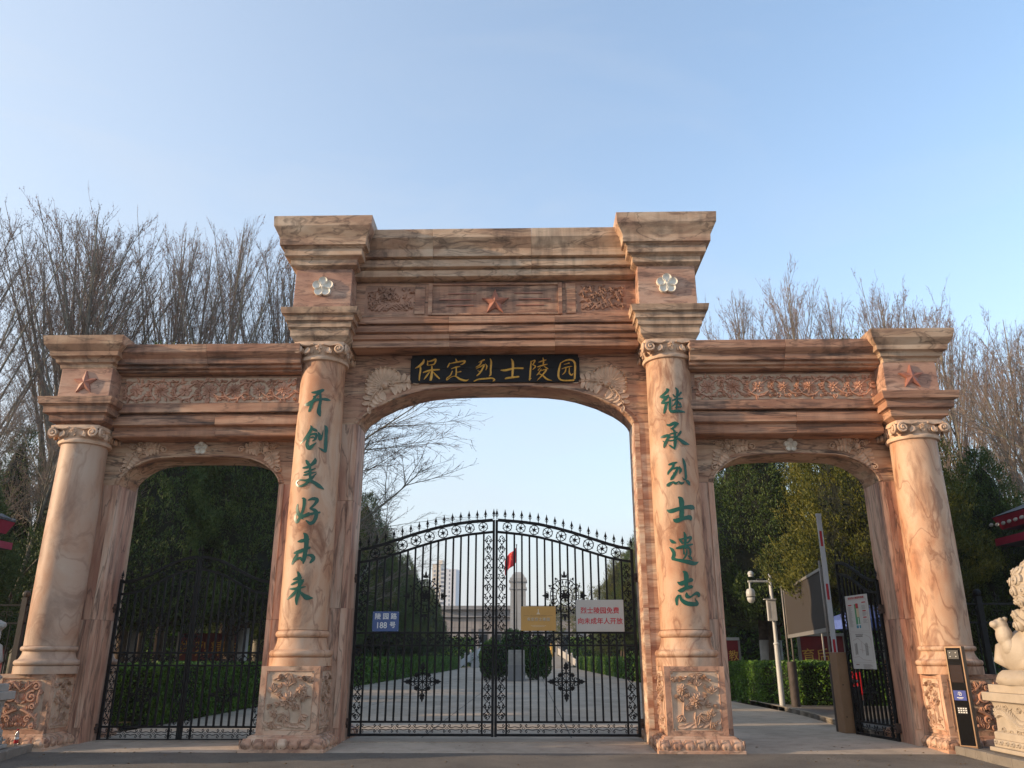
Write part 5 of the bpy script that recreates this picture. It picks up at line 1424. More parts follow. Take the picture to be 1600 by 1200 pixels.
def poplar_meshes(H, seed, nmain=20, spread=0.36, bark='bark_pale'):
    """tall poplar: pale trunk, long straight steep limbs, fine upright twigs hung with catkins"""
    rng = random.Random(seed)
    T = MB(); B = MB(); K = MB()
    tp, tr = limb(Vector((0, 0, 0)), Vector((rng.uniform(-.03, .03), rng.uniform(-.03, .03), 1)), H*0.95, H*0.0105, 0.016, rng, 14, 0.03, 0.02)
    T.tube(tp, tr, 8)
    mains = [(tp[6:], H*.5)]
    for i in range(nmain):
        t = 0.26 + 0.62 * (i / nmain)
        p, d = at(tp, t)
        a = i*2.4 + rng.uniform(-.6, .6)
        out = Vector((math.cos(a), math.sin(a), 0))
        L = H * (1 - t) * rng.uniform(.72, 1.0)
        dd = (d + out * rng.uniform(spread*0.75, spread*1.35)).normalized()
        r = H*0.0105*(1-t)*0.42 + 0.012
        pts, rr = limb(p, dd, L, r, 0.007, rng, 8, 0.03, 0.004)
        T.tube(pts, rr, 5); mains.append((pts, L))
    subs = []
    for pts, L in mains:
        for k in range(int(5 + L*1.1)):
            t = rng.uniform(.12, .93)
            p, d = at(pts, t)
            l = L * (1.08 - t) * rng.uniform(.25, .55) + 0.5
            q, rr = limb(p, (d + rand_perp(d, rng) * rng.uniform(.25, .5)), l, 0.0085, 0.0035, rng, 4, 0.045, 0.006)
            B.tube(q, rr, 3, False); subs.append((q, l))
        subs.append((pts, L))
    for pts, L in subs:
        for k in range(int(4 + L * 4.6)):
            p, d = at(pts, rng.uniform(.10, 1.0))
            l = rng.uniform(.14, .40)
            dd = (d*.8 + rand_perp(d, rng) * rng.uniform(.35, .8) + Vector((0, 0, .35))).normalized()
            e = p + dd * l
            B.tube([p, p.lerp(e, .5) + rand_perp(dd, rng)*.015, e], [0.0048, 0.0038, 0.002], 3, False)
            for c in range(rng.randint(0, 3)):
                q = p.lerp(e, rng.uniform(.2, 1)); h = rng.uniform(.03, .06); w = 0.012
                o = rand_perp(dd, rng)*0.02
                K.add([(q.x+o.x, q.y+o.y, q.z+o.z), (q.x+o.x+w, q.y+o.y, q.z+o.z-h*.5), (q.x+o.x-w*.5, q.y+o.y+w, q.z+o.z-h*.5), (q.x+o.x-w*.5, q.y+o.y-w, q.z+o.z-h*.5), (q.x+o.x, q.y+o.y, q.z+o.z-h)],
                      [(0, 1, 2), (0, 2, 3), (0, 3, 1), (4, 2, 1), (4, 3, 2), (4, 1, 3)])
    return T.mesh('trunk', M[bark], True), B.mesh('twigs', M['twig']), K.mesh('catkins', M['catkin'])

def spread_meshes(H, seed, nmain=9, droop=0.03, fork=0.3, rad=0.0125, lean=(0, 0), cat=0.5):
    """broad crowned bare plane tree with seed balls"""
    rng = random.Random(seed)
    T = MB(); B = MB(); K = MB()
    tp, tr = limb(Vector((0, 0, 0)), Vector((lean[0], lean[1], 1)), H*0.72, H*rad, 0.05, rng, 9, 0.07, 0.01)
    T.tube(tp, tr, 9)
    lv1 = []
    for i in range(nmain):
        t = fork + (1-fork) * (i + .3) / nmain
        p, d = at(tp, min(.98, t))
        a = i * 2.4 + rng.uniform(-.5, .5)
        out = Vector((math.cos(a), math.sin(a), 0))
        L = H * rng.uniform(.36, .5) * (1.1 - .45*t)
        pts, rr = limb(p, (d * .75 + out * rng.uniform(.7, 1.0)), L, H*rad*.45*(1.15-t*.7), 0.010, rng, 8, 0.12, 0.06)
        T.tube(pts, rr, 5); lv1.append((pts, L))
    lv1.append((tp[5:], H*.3))
    lv2 = []
    for pts, L in lv1:
        for k in range(9):
            t = rng.uniform(.2, .97); p, d = at(pts, t)
            l = L * (1.12 - t) * rng.uniform(.45, .7) + .5
            q, rr = limb(p, d + rand_perp(d, rng)*rng.uniform(.5, .95), l, 0.019, 0.006, rng, 5, 0.12, 0.035)
            T.tube(q, rr, 4, False); lv2.append((q, l))
    lv3 = []
    for pts, L in lv2:
        for k in range(int(5 + L*3.6)):
            t = rng.uniform(.12, 1); p, d = at(pts, t)
            l = rng.uniform(.45, 1.15)
            q, rr = limb(p, d + rand_perp(d, rng)*rng.uniform(.5, 1.0), l, 0.008, 0.004, rng, 3, 0.16, 0.03, droop)
            B.tube(q, rr, 3, False); lv3.append((q, l))
    for pts, L in lv3:
        for k in range(4):
            p, d = at(pts, rng.uniform(.2, 1)); dd = (d + rand_perp(d, rng)*rng.uniform(.5, 1)).normalized(); e = p + dd*rng.uniform(.15, .38)
            B.tube([p, e], [0.006, 0.003], 3, False)
            if rng.random() < cat:
                w = 0.017
                K.add([(e.x, e.y, e.z+w), (e.x+w, e.y, e.z), (e.x-w*.5, e.y+w*.87, e.z), (e.x-w*.5, e.y-w*.87, e.z), (e.x, e.y, e.z-w)], [(0, 1, 2), (0, 2, 3), (0, 3, 1), (4, 2, 1), (4, 3, 2), (4, 1, 3)])
    return T.mesh('trunk', M['bark_plane'], True), B.mesh('twigs', M['twig']), K.mesh('seed_balls', M['catkin'])

def plant_tree(name, meshes, loc, rz, sc, label, group, names=('trunk', 'twigs', 'catkins'), lime=None):
    root = empty(name, loc, rz, label, 'tree', group); root.scale = (sc[0], sc[0], sc[1])
    for nm, me in zip(names, meshes): link_mesh(nm, me, root)
    if lime:
        mb = MB(); mb.lathe([(lime*1.25, 0), (lime*1.1, .3), (lime*1.04, 1.2)], n=12, caps=False); mb.build('limewash', M['lime'], root, smooth=True)
    return root

pop = [poplar_meshes(20, 11, 24, .30), poplar_meshes(20, 12, 28, .25), poplar_meshes(20, 13, 22, .34)]
# x, y, height, spin, mesh, width scale, label
left_poplars = [
    (-30.5, 24, 24.5, 0.3, 0, 1.05, 'leftmost bare poplar, its crown cut off by the left edge of the picture'),
    (-26.0, 22, 24.6, 2.1, 2, 1.10, 'tall bare poplar straight above the star block of the left pier'),
    (-24.6, 27, 26.8, 4.0, 1, 1.15, 'bare poplar second highest at far left, slightly behind its neighbour'),
    (-22.2, 25, 26.4, 5.2, 0, 1.20, 'broad bare poplar over the left end of the left beam'),
    (-19.6, 29, 27.2, 1.2, 1, 0.95, 'slim bare poplar over the left third of the left beam, lower than its left neighbour'),
    (-17.6, 27, 25.0, 3.3, 2, 0.85, 'lowest slim bare poplar over the middle of the left beam'),
    (-15.4, 26, 25.4, 0.9, 0, 0.95, 'bare poplar over the right third of the left beam'),
    (-14.0, 31, 27.2, 2.7, 1, 1.0, 'bare poplar just left of the tall left pier cap'),
    (-12.2, 28, 25.0, 5.9, 2, 0.9, 'bare poplar partly hidden by the tall left pier cap'),
    (-28.0, 34, 29.0, 1.9, 1, 1.1, 'far bare poplar glimpsed between the crowns at far left')]
for x, y, h, a, k, w, lb in left_poplars:
    plant_tree('poplar_tree', pop[k], (x, y, -0.05), a, (h/20*w, h/20*1.0), lb, 'bare poplars behind the left side')
right_poplars = [
    (14.6, 34, 25.0, 0.4, 1, 0.85, 'bare poplar top just right of the tall right pier cap'),
    (17.0, 33, 26.4, 3.1, 0, 0.85, 'bare poplar top over the left half of the right beam'),
    (20.6, 34, 25.0, 1.3, 2, 0.85, 'low bare poplar top over the middle of the right beam'),
    (20.9, 29, 22.8, 4.4, 1, 1.0, 'highest bare poplar top, left of the star pier on the right'),
    (22.6, 27, 20.8, 5.3, 0, 0.9, 'bare poplar top directly behind the cap of the right star pier')]
for x, y, h, a, k, w, lb in right_poplars:
    plant_tree('poplar_tree', pop[k], (x, y, -0.05), a, (h/20*w, h/20*1.0), lb, 'bare poplars behind the right side')
pl = [spread_meshes(15, 21), spread_meshes(15, 22, 8, lean=(.05, 0)), spread_meshes(15, 24, 10, 0.05)]
NM = ('trunk', 'twigs', 'seed_balls')
right_planes = [
    (17.6, 12, 11.6, 4.0, 1, 0.85, 'bare plane tree with a slender trunk just left of the red eaves'),
    (21.0, 16, 13.6, 1.0, 0, 0.95, 'bare plane tree rising above the red eaves at the right edge'),
    (14.2, 9.5, 8.0, 3.0, 1, 0.6, 'small pale forked plane tree behind the right iron fence')]
for x, y, h, a, k, w, lb in [
    (20.0, 21, 17.6, 0.6, 1, 1.0, 'bare poplar immediately right of the cap of the right star pier'),
    (22.8, 22, 17.8, 2.2, 0, 1.0, 'second bare poplar right of the cap of the right star pier'),
    (25.0, 23, 17.4, 3.9, 2, 1.0, 'bare poplar cut by the right edge of the picture'),
    (19.4, 17, 13.6, 5.1, 1, 1.0, 'thin young poplar low beside the right outer column')]:
    plant_tree('poplar_tree', pop[k], (x, y, -0.05), a, (h/20*w, h/20), lb, 'bare poplars behind the right side')
for x, y, h, a, k, w, lb in right_planes:
    plant_tree('plane_tree', pl[k], (x, y, -0.05), a, (h/15*w, h/15), lb, 'bare plane trees on the right', NM)
left_planes = [
    (-15.2, 10.5, 10.8, 1.4, 1, 0.9, 'bare plane tree with leaning pale trunks left of the left outer column'),
    (-18.0, 12, 12.2, 3.6, 0, 0.9, 'bare plane tree at the left edge with a long leaning pale trunk'),
    (-13.4, 12.5, 10.4, 5.0, 2, 0.8, 'bare plane tree with an upright trunk close to the left outer column')]
for x, y, h, a, k, w, lb in left_planes:
    plant_tree('plane_tree', pl[k], (x, y, -0.05), a, (h/15*w, h/15), lb, 'bare plane trees on the left', NM)
sp = spread_meshes(15, 31, 13, 0.10, 0.20)
plant_tree('plane_tree', sp, (-8.3, 20, 0.0), 0.7, (1.5, 0.98), 'bare plane tree whose long branches reach into the middle arch from the left', None, NM)
plant_tree('plane_tree', pl[2], (13.6, 31, 0.0), 2.2, (1.0, 1.0), 'bare tree showing through the left corner of the right arch', None, NM)

# ------------------------------------------------------------------ junipers
def juniper_meshes(H, Rr, seed, tufts=2600, base=1.6, mat='juniper', sharp=1.0, per=22, slen=(.06, .12)):
    rng = random.Random(seed)
    F_ = MB()
    ph = [rng.uniform(0, 6.28) for _ in range(6)]
    def rad(t, a):
        s = (1 - t) ** (0.72*sharp) * min(1, (t + 0.10) * 5.5)
        return Rr * (s * (1 + .10*math.sin(3*a+ph[0]+t*4) + .08*math.sin(7*a+ph[1]-t*9) + .05*math.sin(13*a+t*23+ph[2])) + 0.02)
    # dark inner body
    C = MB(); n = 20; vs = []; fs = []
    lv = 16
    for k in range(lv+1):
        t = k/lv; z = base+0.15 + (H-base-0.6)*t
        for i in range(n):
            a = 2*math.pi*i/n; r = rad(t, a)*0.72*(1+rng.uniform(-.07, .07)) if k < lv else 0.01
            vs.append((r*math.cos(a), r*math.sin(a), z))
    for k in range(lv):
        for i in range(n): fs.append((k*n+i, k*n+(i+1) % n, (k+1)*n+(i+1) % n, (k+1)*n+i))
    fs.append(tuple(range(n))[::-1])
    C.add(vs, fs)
    for q in range(tufts):
        t = 1 - math.sqrt(rng.random()) if rng.random() < .8 else rng.random()
        a = rng.uniform(0, 6.28)
        # billows: tufts gather on lobes
        lob = noise.noise(Vector((math.cos(a)*2.1, math.sin(a)*2.1, t*6.5)) + Vector((seed, 0, 0)))
        r = rad(t, a) * (0.90 + .48*lob) * rng.uniform(.92, 1.04)
        z = base + (H-base)*t + rng.uniform(-.1, .1)
        c = Vector((r*math.cos(a), r*math.sin(a), z))
        ax = Vector((math.cos(a)*.75, math.sin(a)*.75, 1.0)) + Vector((rng.gauss(0, .22), rng.gauss(0, .22), 0)); ax.normalize()
        S = rng.uniform(.75, 1.3); TL = rng.uniform(.22, .42)*S
        for k in range(per):
            f = rng.random(); sp_ = .11*S*(1-.75*f)
            p = c + ax*(TL*f) + Vector((rng.gauss(0, sp_), rng.gauss(0, sp_), rng.gauss(0, sp_*.6)))
            d = (ax + Vector((rng.gauss(0, .5), rng.gauss(0, .5), rng.gauss(.05, .35)))).normalized()
            L = rng.uniform(*slen)*S*(1-.3*f); w = rng.uniform(.009, .017)*S
            s = rand_perp(d, rng)*w; m = p + d*L*.55; e = p + d*L
            F_.add([(p.x, p.y, p.z), (m.x+s.x, m.y+s.y, m.z+s.z), (e.x, e.y, e.z), (m.x-s.x, m.y-s.y, m.z-s.z)], [(0, 1, 2, 3)])
    # long leader sprays on the outline
    for q in range(int(tufts*.10)):
        t = rng.random()**.8; a = rng.uniform(0, 6.28); r = rad(t, a)
        c = Vector((r*math.cos(a), r*math.sin(a), base+(H-base)*t)); d = Vector((math.cos(a)*.55, math.sin(a)*.55, 1)).normalized()
        L = rng.uniform(.25, .6)
        for k in range(8):
            p = c + d*L*k/8; dd = (d+Vector((rng.gauss(0, .4), rng.gauss(0, .4), rng.gauss(0, .3)))).normalized(); e = p+dd*.12; s = rand_perp(dd, rng)*.02; m = p+dd*.06
            F_.add([(p.x, p.y, p.z), (m.x+s.x, m.y+s.y, m.z+s.z), (e.x, e.y, e.z), (m.x-s.x, m.y-s.y, m.z-s.z)], [(0, 1, 2, 3)])
    T = MB()
    tp, tr = limb(Vector((0, 0, -.1)), Vector((.02, 0, 1)), base+1.2, .17, .11, rng, 4, .05)
    T.tube(tp, tr, 8)
    for k in range(6):
        a = rng.uniform(0, 6.28); p, d = at(tp, rng.uniform(.5, .9)); q, rr = limb(p, Vector((math.cos(a), math.sin(a), .7)), 1.3, .05, .03, rng, 3, .1); T.tube(q, rr, 5)
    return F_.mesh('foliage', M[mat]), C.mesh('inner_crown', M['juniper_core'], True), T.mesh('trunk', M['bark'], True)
JN = ('foliage', 'inner_crown', 'trunk')
ja = juniper_meshes(10, 2.9, 41, 4600, 1.9)
jb = juniper_meshes(10, 2.6, 42, 4200, 2.2, 'juniper')
jc = juniper_meshes(10, 3.1, 43, 5200, 2.7, 'juniper_rust', 0.85)
jd = juniper_meshes(10, 2.3, 44, 2600, 1.6, 'juniper', 1.1, 12, (.10, .20))
def juniper(me, x, y, h, rz, w, label, group):
    r = empty('juniper_tree', (x, y, G-.02), rz, label, 'tree', group); r.scale = (w, w, h/10)
    for nm, m in zip(JN, me): link_mesh(nm, m, r)
    return r
ORD = ['nearest', 'second', 'third', 'fourth', 'fifth', 'sixth', 'seventh', 'eighth', 'farthest']
gl = 'junipers lining the left of the avenue'; gr = 'junipers lining the right of the avenue'
juniper(ja, -12.4, 12.5, 11.6, 0.2, 1.12, 'big dark juniper filling the left half of the left arch', gl)
juniper(jb, -9.6, 14.5, 11.0, 1.9, 1.15, 'big dark juniper filling the right half of the left arch', gl)
juniper(jc, -13.6, 18.0, 13.6, 4.9, 1.1, 'olive juniper behind the two big ones in the left arch', gl)
juniper(ja, -10.6, 22.0, 10.5, 3.9, 0.95, 'dark juniper beyond the two big ones in the left arch', gl)
juniper(jb, -15.2, 8.0, 6.9, 2.9, 0.8, 'rounded juniper left of the left outer column', gl)
juniper(jd, -18.5, 15.0, 9.6, 2.2, 0.9, 'dark juniper at the left edge above the low red roof', gl)
juniper(jd, -17.2, 24, 15.5, 0.8, 0.8, 'slender conifer whose tip peeps above the left beam', gl)
juniper(ja, -10.9, 42.5, 12.2, 2.6, 1.2, 'tallest juniper left of the middle gate, its pointed top beside the pillar', gl)
k = 0
for y, h in ((30, 8.5), (36.0, 10.2), (49.0, 11.2), (55.5, 10.8), (62, 10.2), (69, 9.6), (76, 9.2), (84, 9.0)):
    juniper((ja, jb, jd)[k % 3], -10.9 - (0.35 if k % 2 else 0), y, h, k*1.3, 1.0, ORD[k] + ' juniper of the row receding left of the avenue', gl); k += 1
juniper(jb, 9.3, 16.6, 11.5, 0.5, 1.08, 'green juniper at the left of the right arch behind the camera pole', gr)
juniper(jc, 9.75, 7.4, 9.7, 2.0, 0.86, 'big rusty green juniper filling the middle of the right arch', gr)
juniper(jc, 12.6, 13.5, 11.5, 3.7, 0.98, 'rusty green juniper at the right side of the right arch', gr)
juniper(jb, 12.9, 7.6, 6.7, 1.0, 0.66, 'narrow dark juniper right of the right outer column', gr)
k = 0
for y, h in ((27, 9.8), (34, 10.4), (41, 10.6), (48, 10.9), (55, 11.2), (62, 11.4), (69, 11.2), (76, 10.6), (84, 10.0)):
    juniper((jc, jb, jd)[k % 3], 9.9 + (0.35 if k % 2 else 0), y, h, k*1.7, 0.98, ORD[k] + ' juniper of the row receding right of the avenue', gr); k += 1

# ------------------------------------------------------------------ clipped hedges
def leafy(F_, pts_fn, n, rng, size=(.025, .045)):
    for i in range(n):
        p, nn = pts_fn(rng)
        d = (nn*.6 + Vector((rng.gauss(0, .6), rng.gauss(0, .6), rng.gauss(.25, .6)))).normalized()
        L = rng.uniform(*size)*1.6; w = rng.uniform(*size)*.55
        s = rand_perp(d, rng)*w; m = p+d*L*.5; e = p+d*L
        F_.v += [(p.x, p.y, p.z), (m.x+s.x, m.y+s.y, m.z+s.z), (e.x, e.y, e.z), (m.x-s.x, m.y-s.y, m.z-s.z)]
        b = len(F_.v)-4; F_.f.append((b, b+1, b+2, b+3))
def hedge(label, pts, depth, h, dens, size=(.025, .045), seed=1, group=None, side=1):
    """pts: polyline of the path side foot; the hedge lies to its left (side=1) or right"""
    rng = random.Random(seed)
    root = empty('clipped_hedge', (0, 0, 0), 0, label, 'hedge', group)
    F_ = MB(); C = MB()
    P = [Vector((x, y, 0)) for x, y in pts]
    for a, b in zip(P[:-1], P[1:]):
        d = b-a; L = d.length; u = d.normalized(); v = Vector((-u.y, u.x, 0))*side
        def surf(rng, a=a, u=u, v=v, L=L):
            q = rng.random()
            s = rng.uniform(0, L)
            bump = lambda s, z: .07*noise.noise(Vector((s*1.4+a.x, z*1.6, a.y)))+.05*noise.noise(Vector((s*4+a.x, z*4, a.y)))
            tot = h + depth*.8 + h*depth/L*2
            if q < h/tot:
                z = rng.uniform(.02, h)
                return a+u*s+v*(bump(s, z)+rng.uniform(-.03, .05)+.01+.05*max(0, .25-z))+Vector((0, 0, G+z)), -v
            if q < (h+depth*.8)/tot:
                t = rng.uniform(0, depth)
                return a+u*s+v*t+Vector((0, 0, G+h+bump(s, t+9)*.8+rng.uniform(-.04, .03))), Vector((0, 0, 1))
            t = rng.uniform(0, depth); z = rng.uniform(.02, h); e = 0 if rng.random() < .5 else L
            return a+u*(e+bump(t, z)*(1 if e == 0 else -1))+v*t+Vector((0, 0, G+z)), (-u if e == 0 else u)
        n = int(dens*L*(h+depth*.8))
        leafy(F_, surf, n, rng, size)
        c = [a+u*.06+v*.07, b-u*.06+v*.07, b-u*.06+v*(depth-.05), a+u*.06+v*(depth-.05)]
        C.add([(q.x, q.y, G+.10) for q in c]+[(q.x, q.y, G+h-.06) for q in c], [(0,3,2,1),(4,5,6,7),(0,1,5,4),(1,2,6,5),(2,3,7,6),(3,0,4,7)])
        for k in range(int(L*5)):
            q = a+u*rng.uniform(.05, L-.05)+v*rng.uniform(.1, .4)
            C.tube([(q.x, q.y, G-.02), (q.x+rng.uniform(-.06, .06), q.y, G+.35)], .009, 3, False)
    F_.build('foliage', M['hedge'], root); C.build('inner_twigs', M['hedge_core'], root, fix=True)
    return root
gh = 'clipped hedges along the avenue'
hedge('clipped green hedge behind the closed gate of the left arch', [(-7.55, 4.6), (-7.55, 13.5)], 2.2, 1.2, 1500, (.028, .05), 3, gh, 1)
hedge('short end of clipped hedge beside the left outer pillar behind the closed gate', [(-10.6, 4.5), (-7.6, 4.5)], 1.5, 1.2, 1300, (.028, .05), 13, gh, 1)
hedge('clipped hedge behind the camera pole in the right arch', [(7.55, 16.0), (7.75, 12.3), (8.5, 10.9), (11.3, 10.6)], 2.0, 1.22, 1300, (.03, .055), 4, gh, 1)
hedge('long low hedge left of the avenue beyond the middle gate', [(-8.15, 24), (-8.0, 42), (-7.75, 84)], 2.2, 1.25, 260, (.06, .10), 5, gh, 1)
hedge('long low hedge right of the avenue beyond the middle gate', [(7.1, 24), (6.9, 42), (6.2, 84)][::-1], 2.2, 1.25, 260, (.06, .10), 6, gh, 1)

def round_shrub(x, y, r, h, seed, label):
    rng = random.Random(seed)
    root = empty('round_shrub', (x, y, G), 0, label, 'shrub', 'round shrubs behind the stone stele')
    F_ = MB()
    def surf(rng):
        a = rng.uniform(0, 6.28); t = rng.uniform(-.9, 1); s = math.sqrt(1-t*t)
        n_ = Vector((math.cos(a)*s, math.sin(a)*s, t)); k = 1+.22*noise.noise(n_*1.8+Vector((seed, 0, 0)))+.10*noise.noise(n_*5+Vector((seed, 3, 0)))+rng.uniform(-.06, .05)
        return Vector((n_.x*r*k, n_.y*r*k, h*.53+n_.z*h*.5*k)), n_
    leafy(F_, surf, 7000, rng, (.05, .085))
    F_.build('foliage', M['shrub'], root)
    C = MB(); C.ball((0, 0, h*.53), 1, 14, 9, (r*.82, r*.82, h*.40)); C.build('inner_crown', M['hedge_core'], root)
    T = MB(); T.tube([(0, 0, -.1), (0, 0, h*.3)], .09, 6); T.build('trunk', M['bark'], root)
round_shrub(-1.75, 40.6, .85, 2.3, 1, 'round dark shrub left of the stone stele')
round_shrub(-.35, 43.0, 1.15, 3.0, 2, 'tallest round shrub straight behind the stone stele')
round_shrub(1.05, 40.8, .9, 2.45, 3, 'round dark shrub right of the stone stele')

# distant green mass and young trees by the hall
def loose_tree(x, y, h, seed, label, mat='young_leaf'):
    rng = random.Random(seed); root = empty('young_tree', (x, y, G), 0, label, 'tree', 'young trees beside the hall')
    T = MB(); F_ = MB()
    tp, tr = limb(Vector((0, 0, 0)), Vector((0, 0, 1)), h*.95, .1, .02, rng, 7, .05); T.tube(tp, tr, 5)
    for k in range(26):
        p, d = at(tp, rng.uniform(.25, .95)); q, rr = limb(p, d+rand_perp(d, rng)*.8, h*.28*rng.uniform(.5, 1), .03, .012, rng, 4, .1, .05); T.tube(q, rr, 3, False)
        for j in range(40):
            c, _ = at(q, rng.uniform(.2, 1)); c = c+Vector((rng.gauss(0, .22), rng.gauss(0, .22), rng.gauss(0, .2)))
            s = rng.uniform(.05, .11)
            F_.add([(c.x-s, c.y, c.z), (c.x, c.y+s*.3, c.z-s*.6), (c.x+s, c.y, c.z), (c.x, c.y, c.z+s*.6)], [(0, 1, 2, 3)])
    T.build('trunk', M['bark_pale'], root); F_.build('foliage', M[mat], root)
for i, (x, y, h) in enumerate(((4.4, 100, 10.2), (6.6, 102, 11.2), (8.6, 100, 9.6), (11.0, 104, 10.6))):
    loose_tree(x, y, h, 60+i, ['pale green young tree nearest to the right of the obelisk', 'tallest pale green young tree right of the obelisk', 'pale green young tree behind the round medallion of the right gate leaf', 'pale green young tree furthest right of the obelisk'][i])
hedge('dark evergreen screen below the hall, left of the steps', [(-32, 98), (-7.2, 98)], 3, 3.6, 90, (.12, .2), 7, None, 1)
hedge('dark evergreen screen below the hall, right of the steps', [(6.0, 98), (30, 98)], 3, 3.6, 90, (.12, .2), 8, None, 1)

# evergreen belts that close the view under the crowns
def belt(x0, x1, y, h, seed, label):
    hedge(label, [(x0, y), (x1, y)], 2.5, h, 70, (.12, .2), seed, 'evergreen belts closing the side gardens', 1)
belt(-48, -13.8, 33, 4.6, 41, 'dark evergreen belt across the garden left of the avenue')
belt(12.8, 46, 36, 4.6, 42, 'dark evergreen belt across the garden right of the avenue')

hedge('dark evergreen belt receding behind the left juniper row', [(-14.5, 33), (-14.5, 96)], 2.5, 3.8, 40, (.14, .24), 43, 'evergreen belts closing the side gardens', 1)
hedge('dark evergreen belt receding behind the right juniper row', [(14.0, 96), (14.0, 36)], 2.5, 3.8, 40, (.14, .24), 44, 'evergreen belts closing the side gardens', 1)
# ------------------------------------------------------------------ marble guardian lions
def lion(xc, mir, label, mat, matb):
    root = empty('stone_lion', (xc, -1.15, 0.12), 0, label, 'lion statue', 'guardian lions beside the gateway')
    X = lambda x: mir*x
    ped = MB()
    ped.box(-.78, .78, -.78, .74, 0, .06); ped.box(-.72, .72, -.72, .70, .06, .17)
    # waisted body, dragon field, two slabs
    o = ped.build('pedestal', matb, root, bevel=0.012)
    b = MB(); b.rect_stack([(1.40, .17), (1.40, .27), (1.32, .29), (1.30, .60), (1.34, .69), (1.40, .72)], 0, -.01)
    b.build('pedestal_body', matb, root, bevel=0.01)
    b = MB(); b.box(-.76, .76, -.77, .75, .72, .845); b.build('pedestal_slab', matb, root, bevel=0.01)
    b = MB(); b.box(-.68, .68, -.69, .67, .845, .96); b.build('pedestal_slab', matb, root, bevel=0.01)
    # dragon on the side panel that faces the gateway
    F = Frame((X(-.655), 0, .44), (0, -mir, 0), (0, 0, 1), (-mir, 0, 0))
    d = MB(); path = []
    for k in range(30):
        t = k/29; path.append((-.58+1.15*t, .10*math.sin(t*7.2+.6)+.02))
    rib(d, F, path, .13, .05)
    for k in range(28):
        x, y = path[k]; x2, y2 = path[k+1]; a = math.atan2(y2-y, x2-x)
        leaf(d, F, x-math.sin(a)*.05, y+math.cos(a)*.05, a+1.9, .07, .035, .03, rows=3)
        for s in (-.03, 0, .03): dome(d, F, x-math.sin(a)*s, y+math.cos(a)*s, .022, .058, 5)
    for x, y in ((-.5, .17), (-.3, .18), (.05, .17), (.5, .18), (-.45, -.14), (-.05, -.15), (.25, -.16), (.52, -.15), (-.25, -.17)):
        scroll(d, F, x, y, .055, 0, 1.2, .02, .03); leaf(d, F, x+.05, y-.01, -.1, .12, .03, .02, bend=.6); leaf(d, F, x-.04, y-.02, 3.4, .1, .03, .02, bend=-.5)
    d.build('dragon_relief', matb, o, smooth=True, angle=40)
    F2 = Frame((X(-.725), 0, .12), (0, -mir, 0), (0, 0, 1), (-mir, 0, 0))
    d = MB()
    for k in range(9):
        x = -.62+.155*k; scroll(d, F2, x, 0, .04, 0, 1.1, .016, .02); leaf(d, F2, x+.04, -.01, .2, .09, .03, .02)
    d.build('cloud_relief', matb, o, smooth=True, angle=40)
    # draped cloth under the lion
    d = MB(); n = 40; vs = []; fs = []
    for j, (z, r) in enumerate(((.962, 1.0), (1.0, 1.05), (1.06, 1.06), (1.12, .98), (1.17, .90), (1.19, .5))):
        for i in range(n):
            a = 2*math.pi*i/n; w = 1+.035*math.sin(9*a+z*18)+.02*math.sin(17*a-z*40)
            c, s = math.cos(a), math.sin(a)
            vs.append((.62*r*w*math.copysign(abs(c)**.7, c), .62*r*w*math.copysign(abs(s)**.7, s), z))
    for j in range(5):
        for i in range(n): fs.append((j*n+i, j*n+(i+1) % n, (j+1)*n+(i+1) % n, (j+1)*n+i))
    fs.append(tuple(5*n+i for i in range(n))); d.add(vs, fs)
    d.build('cloth', mat, root, smooth=True, angle=50)
    for k in range(14):
        pass
    # body: one continuous skin grown from overlapping forms
    B = MB()
    def E(x, y, z, r, sx=1, sy=1, sz=1): B.ball((X(x), y, z), r, 20, 14, (sx, sy, sz))
    E(0, .22, 1.42, .36, 1.0, 1.0, .95); E(0, -.05, 1.55, .34, .95, 1.1, 1.1); E(0, -.25, 1.78, .33, .95, .85, 1.2)
    E(-.29, .17, 1.37, .27, .72, 1.1, 1.05); E(.29, .17, 1.37, .27, .72, 1.1, 1.05)
    for s in (-1, 1):
        B.tube([(X(s*.22), -.35, 1.75), (X(s*.25), -.47, 1.45), (X(s*.25), -.48, 1.18)], [.17, .12, .105], 14)
        E(s*.25, -.55, 1.19, .125, 1, 1.3, .62); E(s*.31, -.12, 1.20, .12, .95, 1.7, .62)
    E(0, -.38, 2.17, .31, 1.05, .95, 1.0); E(0, -.63, 2.09, .19, 1.15, .85, .8); E(0, -.60, 2.27, .15, 1.3, .7, .7)
    E(0, -.50, 2.40, .16, 1.5, .8, .7)
    for s in (-1, 1):
        E(s*.13, -.60, 2.32, .06); E(s*.33, -.38, 2.38, .09, .6, .9, 1.1); E(s*.09, -.74, 2.20, .05)
    me = B.mesh('body', mat, True)
    bo = link_mesh('body', me, root)
    rm = bo.modifiers.new('remesh', 'REMESH'); rm.mode = 'VOXEL'; rm.voxel_size = 0.022; rm.use_smooth_shade = True
    sm = bo.modifiers.new('smooth', 'SMOOTH'); sm.factor = .8; sm.iterations = 5
    f = MB()
    for s in (-1, 1):
        f.ball((X(s*.13), -.655, 2.33), .032, 10, 6); f.ball((X(s*.05), -.80, 2.17), .03, 8, 5)
        f.tube([(X(s*.13)-.07, -.66, 2.385), (X(s*.13), -.69, 2.41), (X(s*.13)+.07, -.65, 2.39)], .025, 6)
    f.tube([(X(-.17), -.72, 2.04), (X(-.08), -.80, 2.01), (0, -.82, 2.03), (X(.08), -.80, 2.01), (X(.17), -.72, 2.04)], .018, 6)
    f.build('face', mat, root, smooth=True)
    # curls of the mane: each a snail coil
    rng = random.Random(7)
    curls = MB()
    cs = []
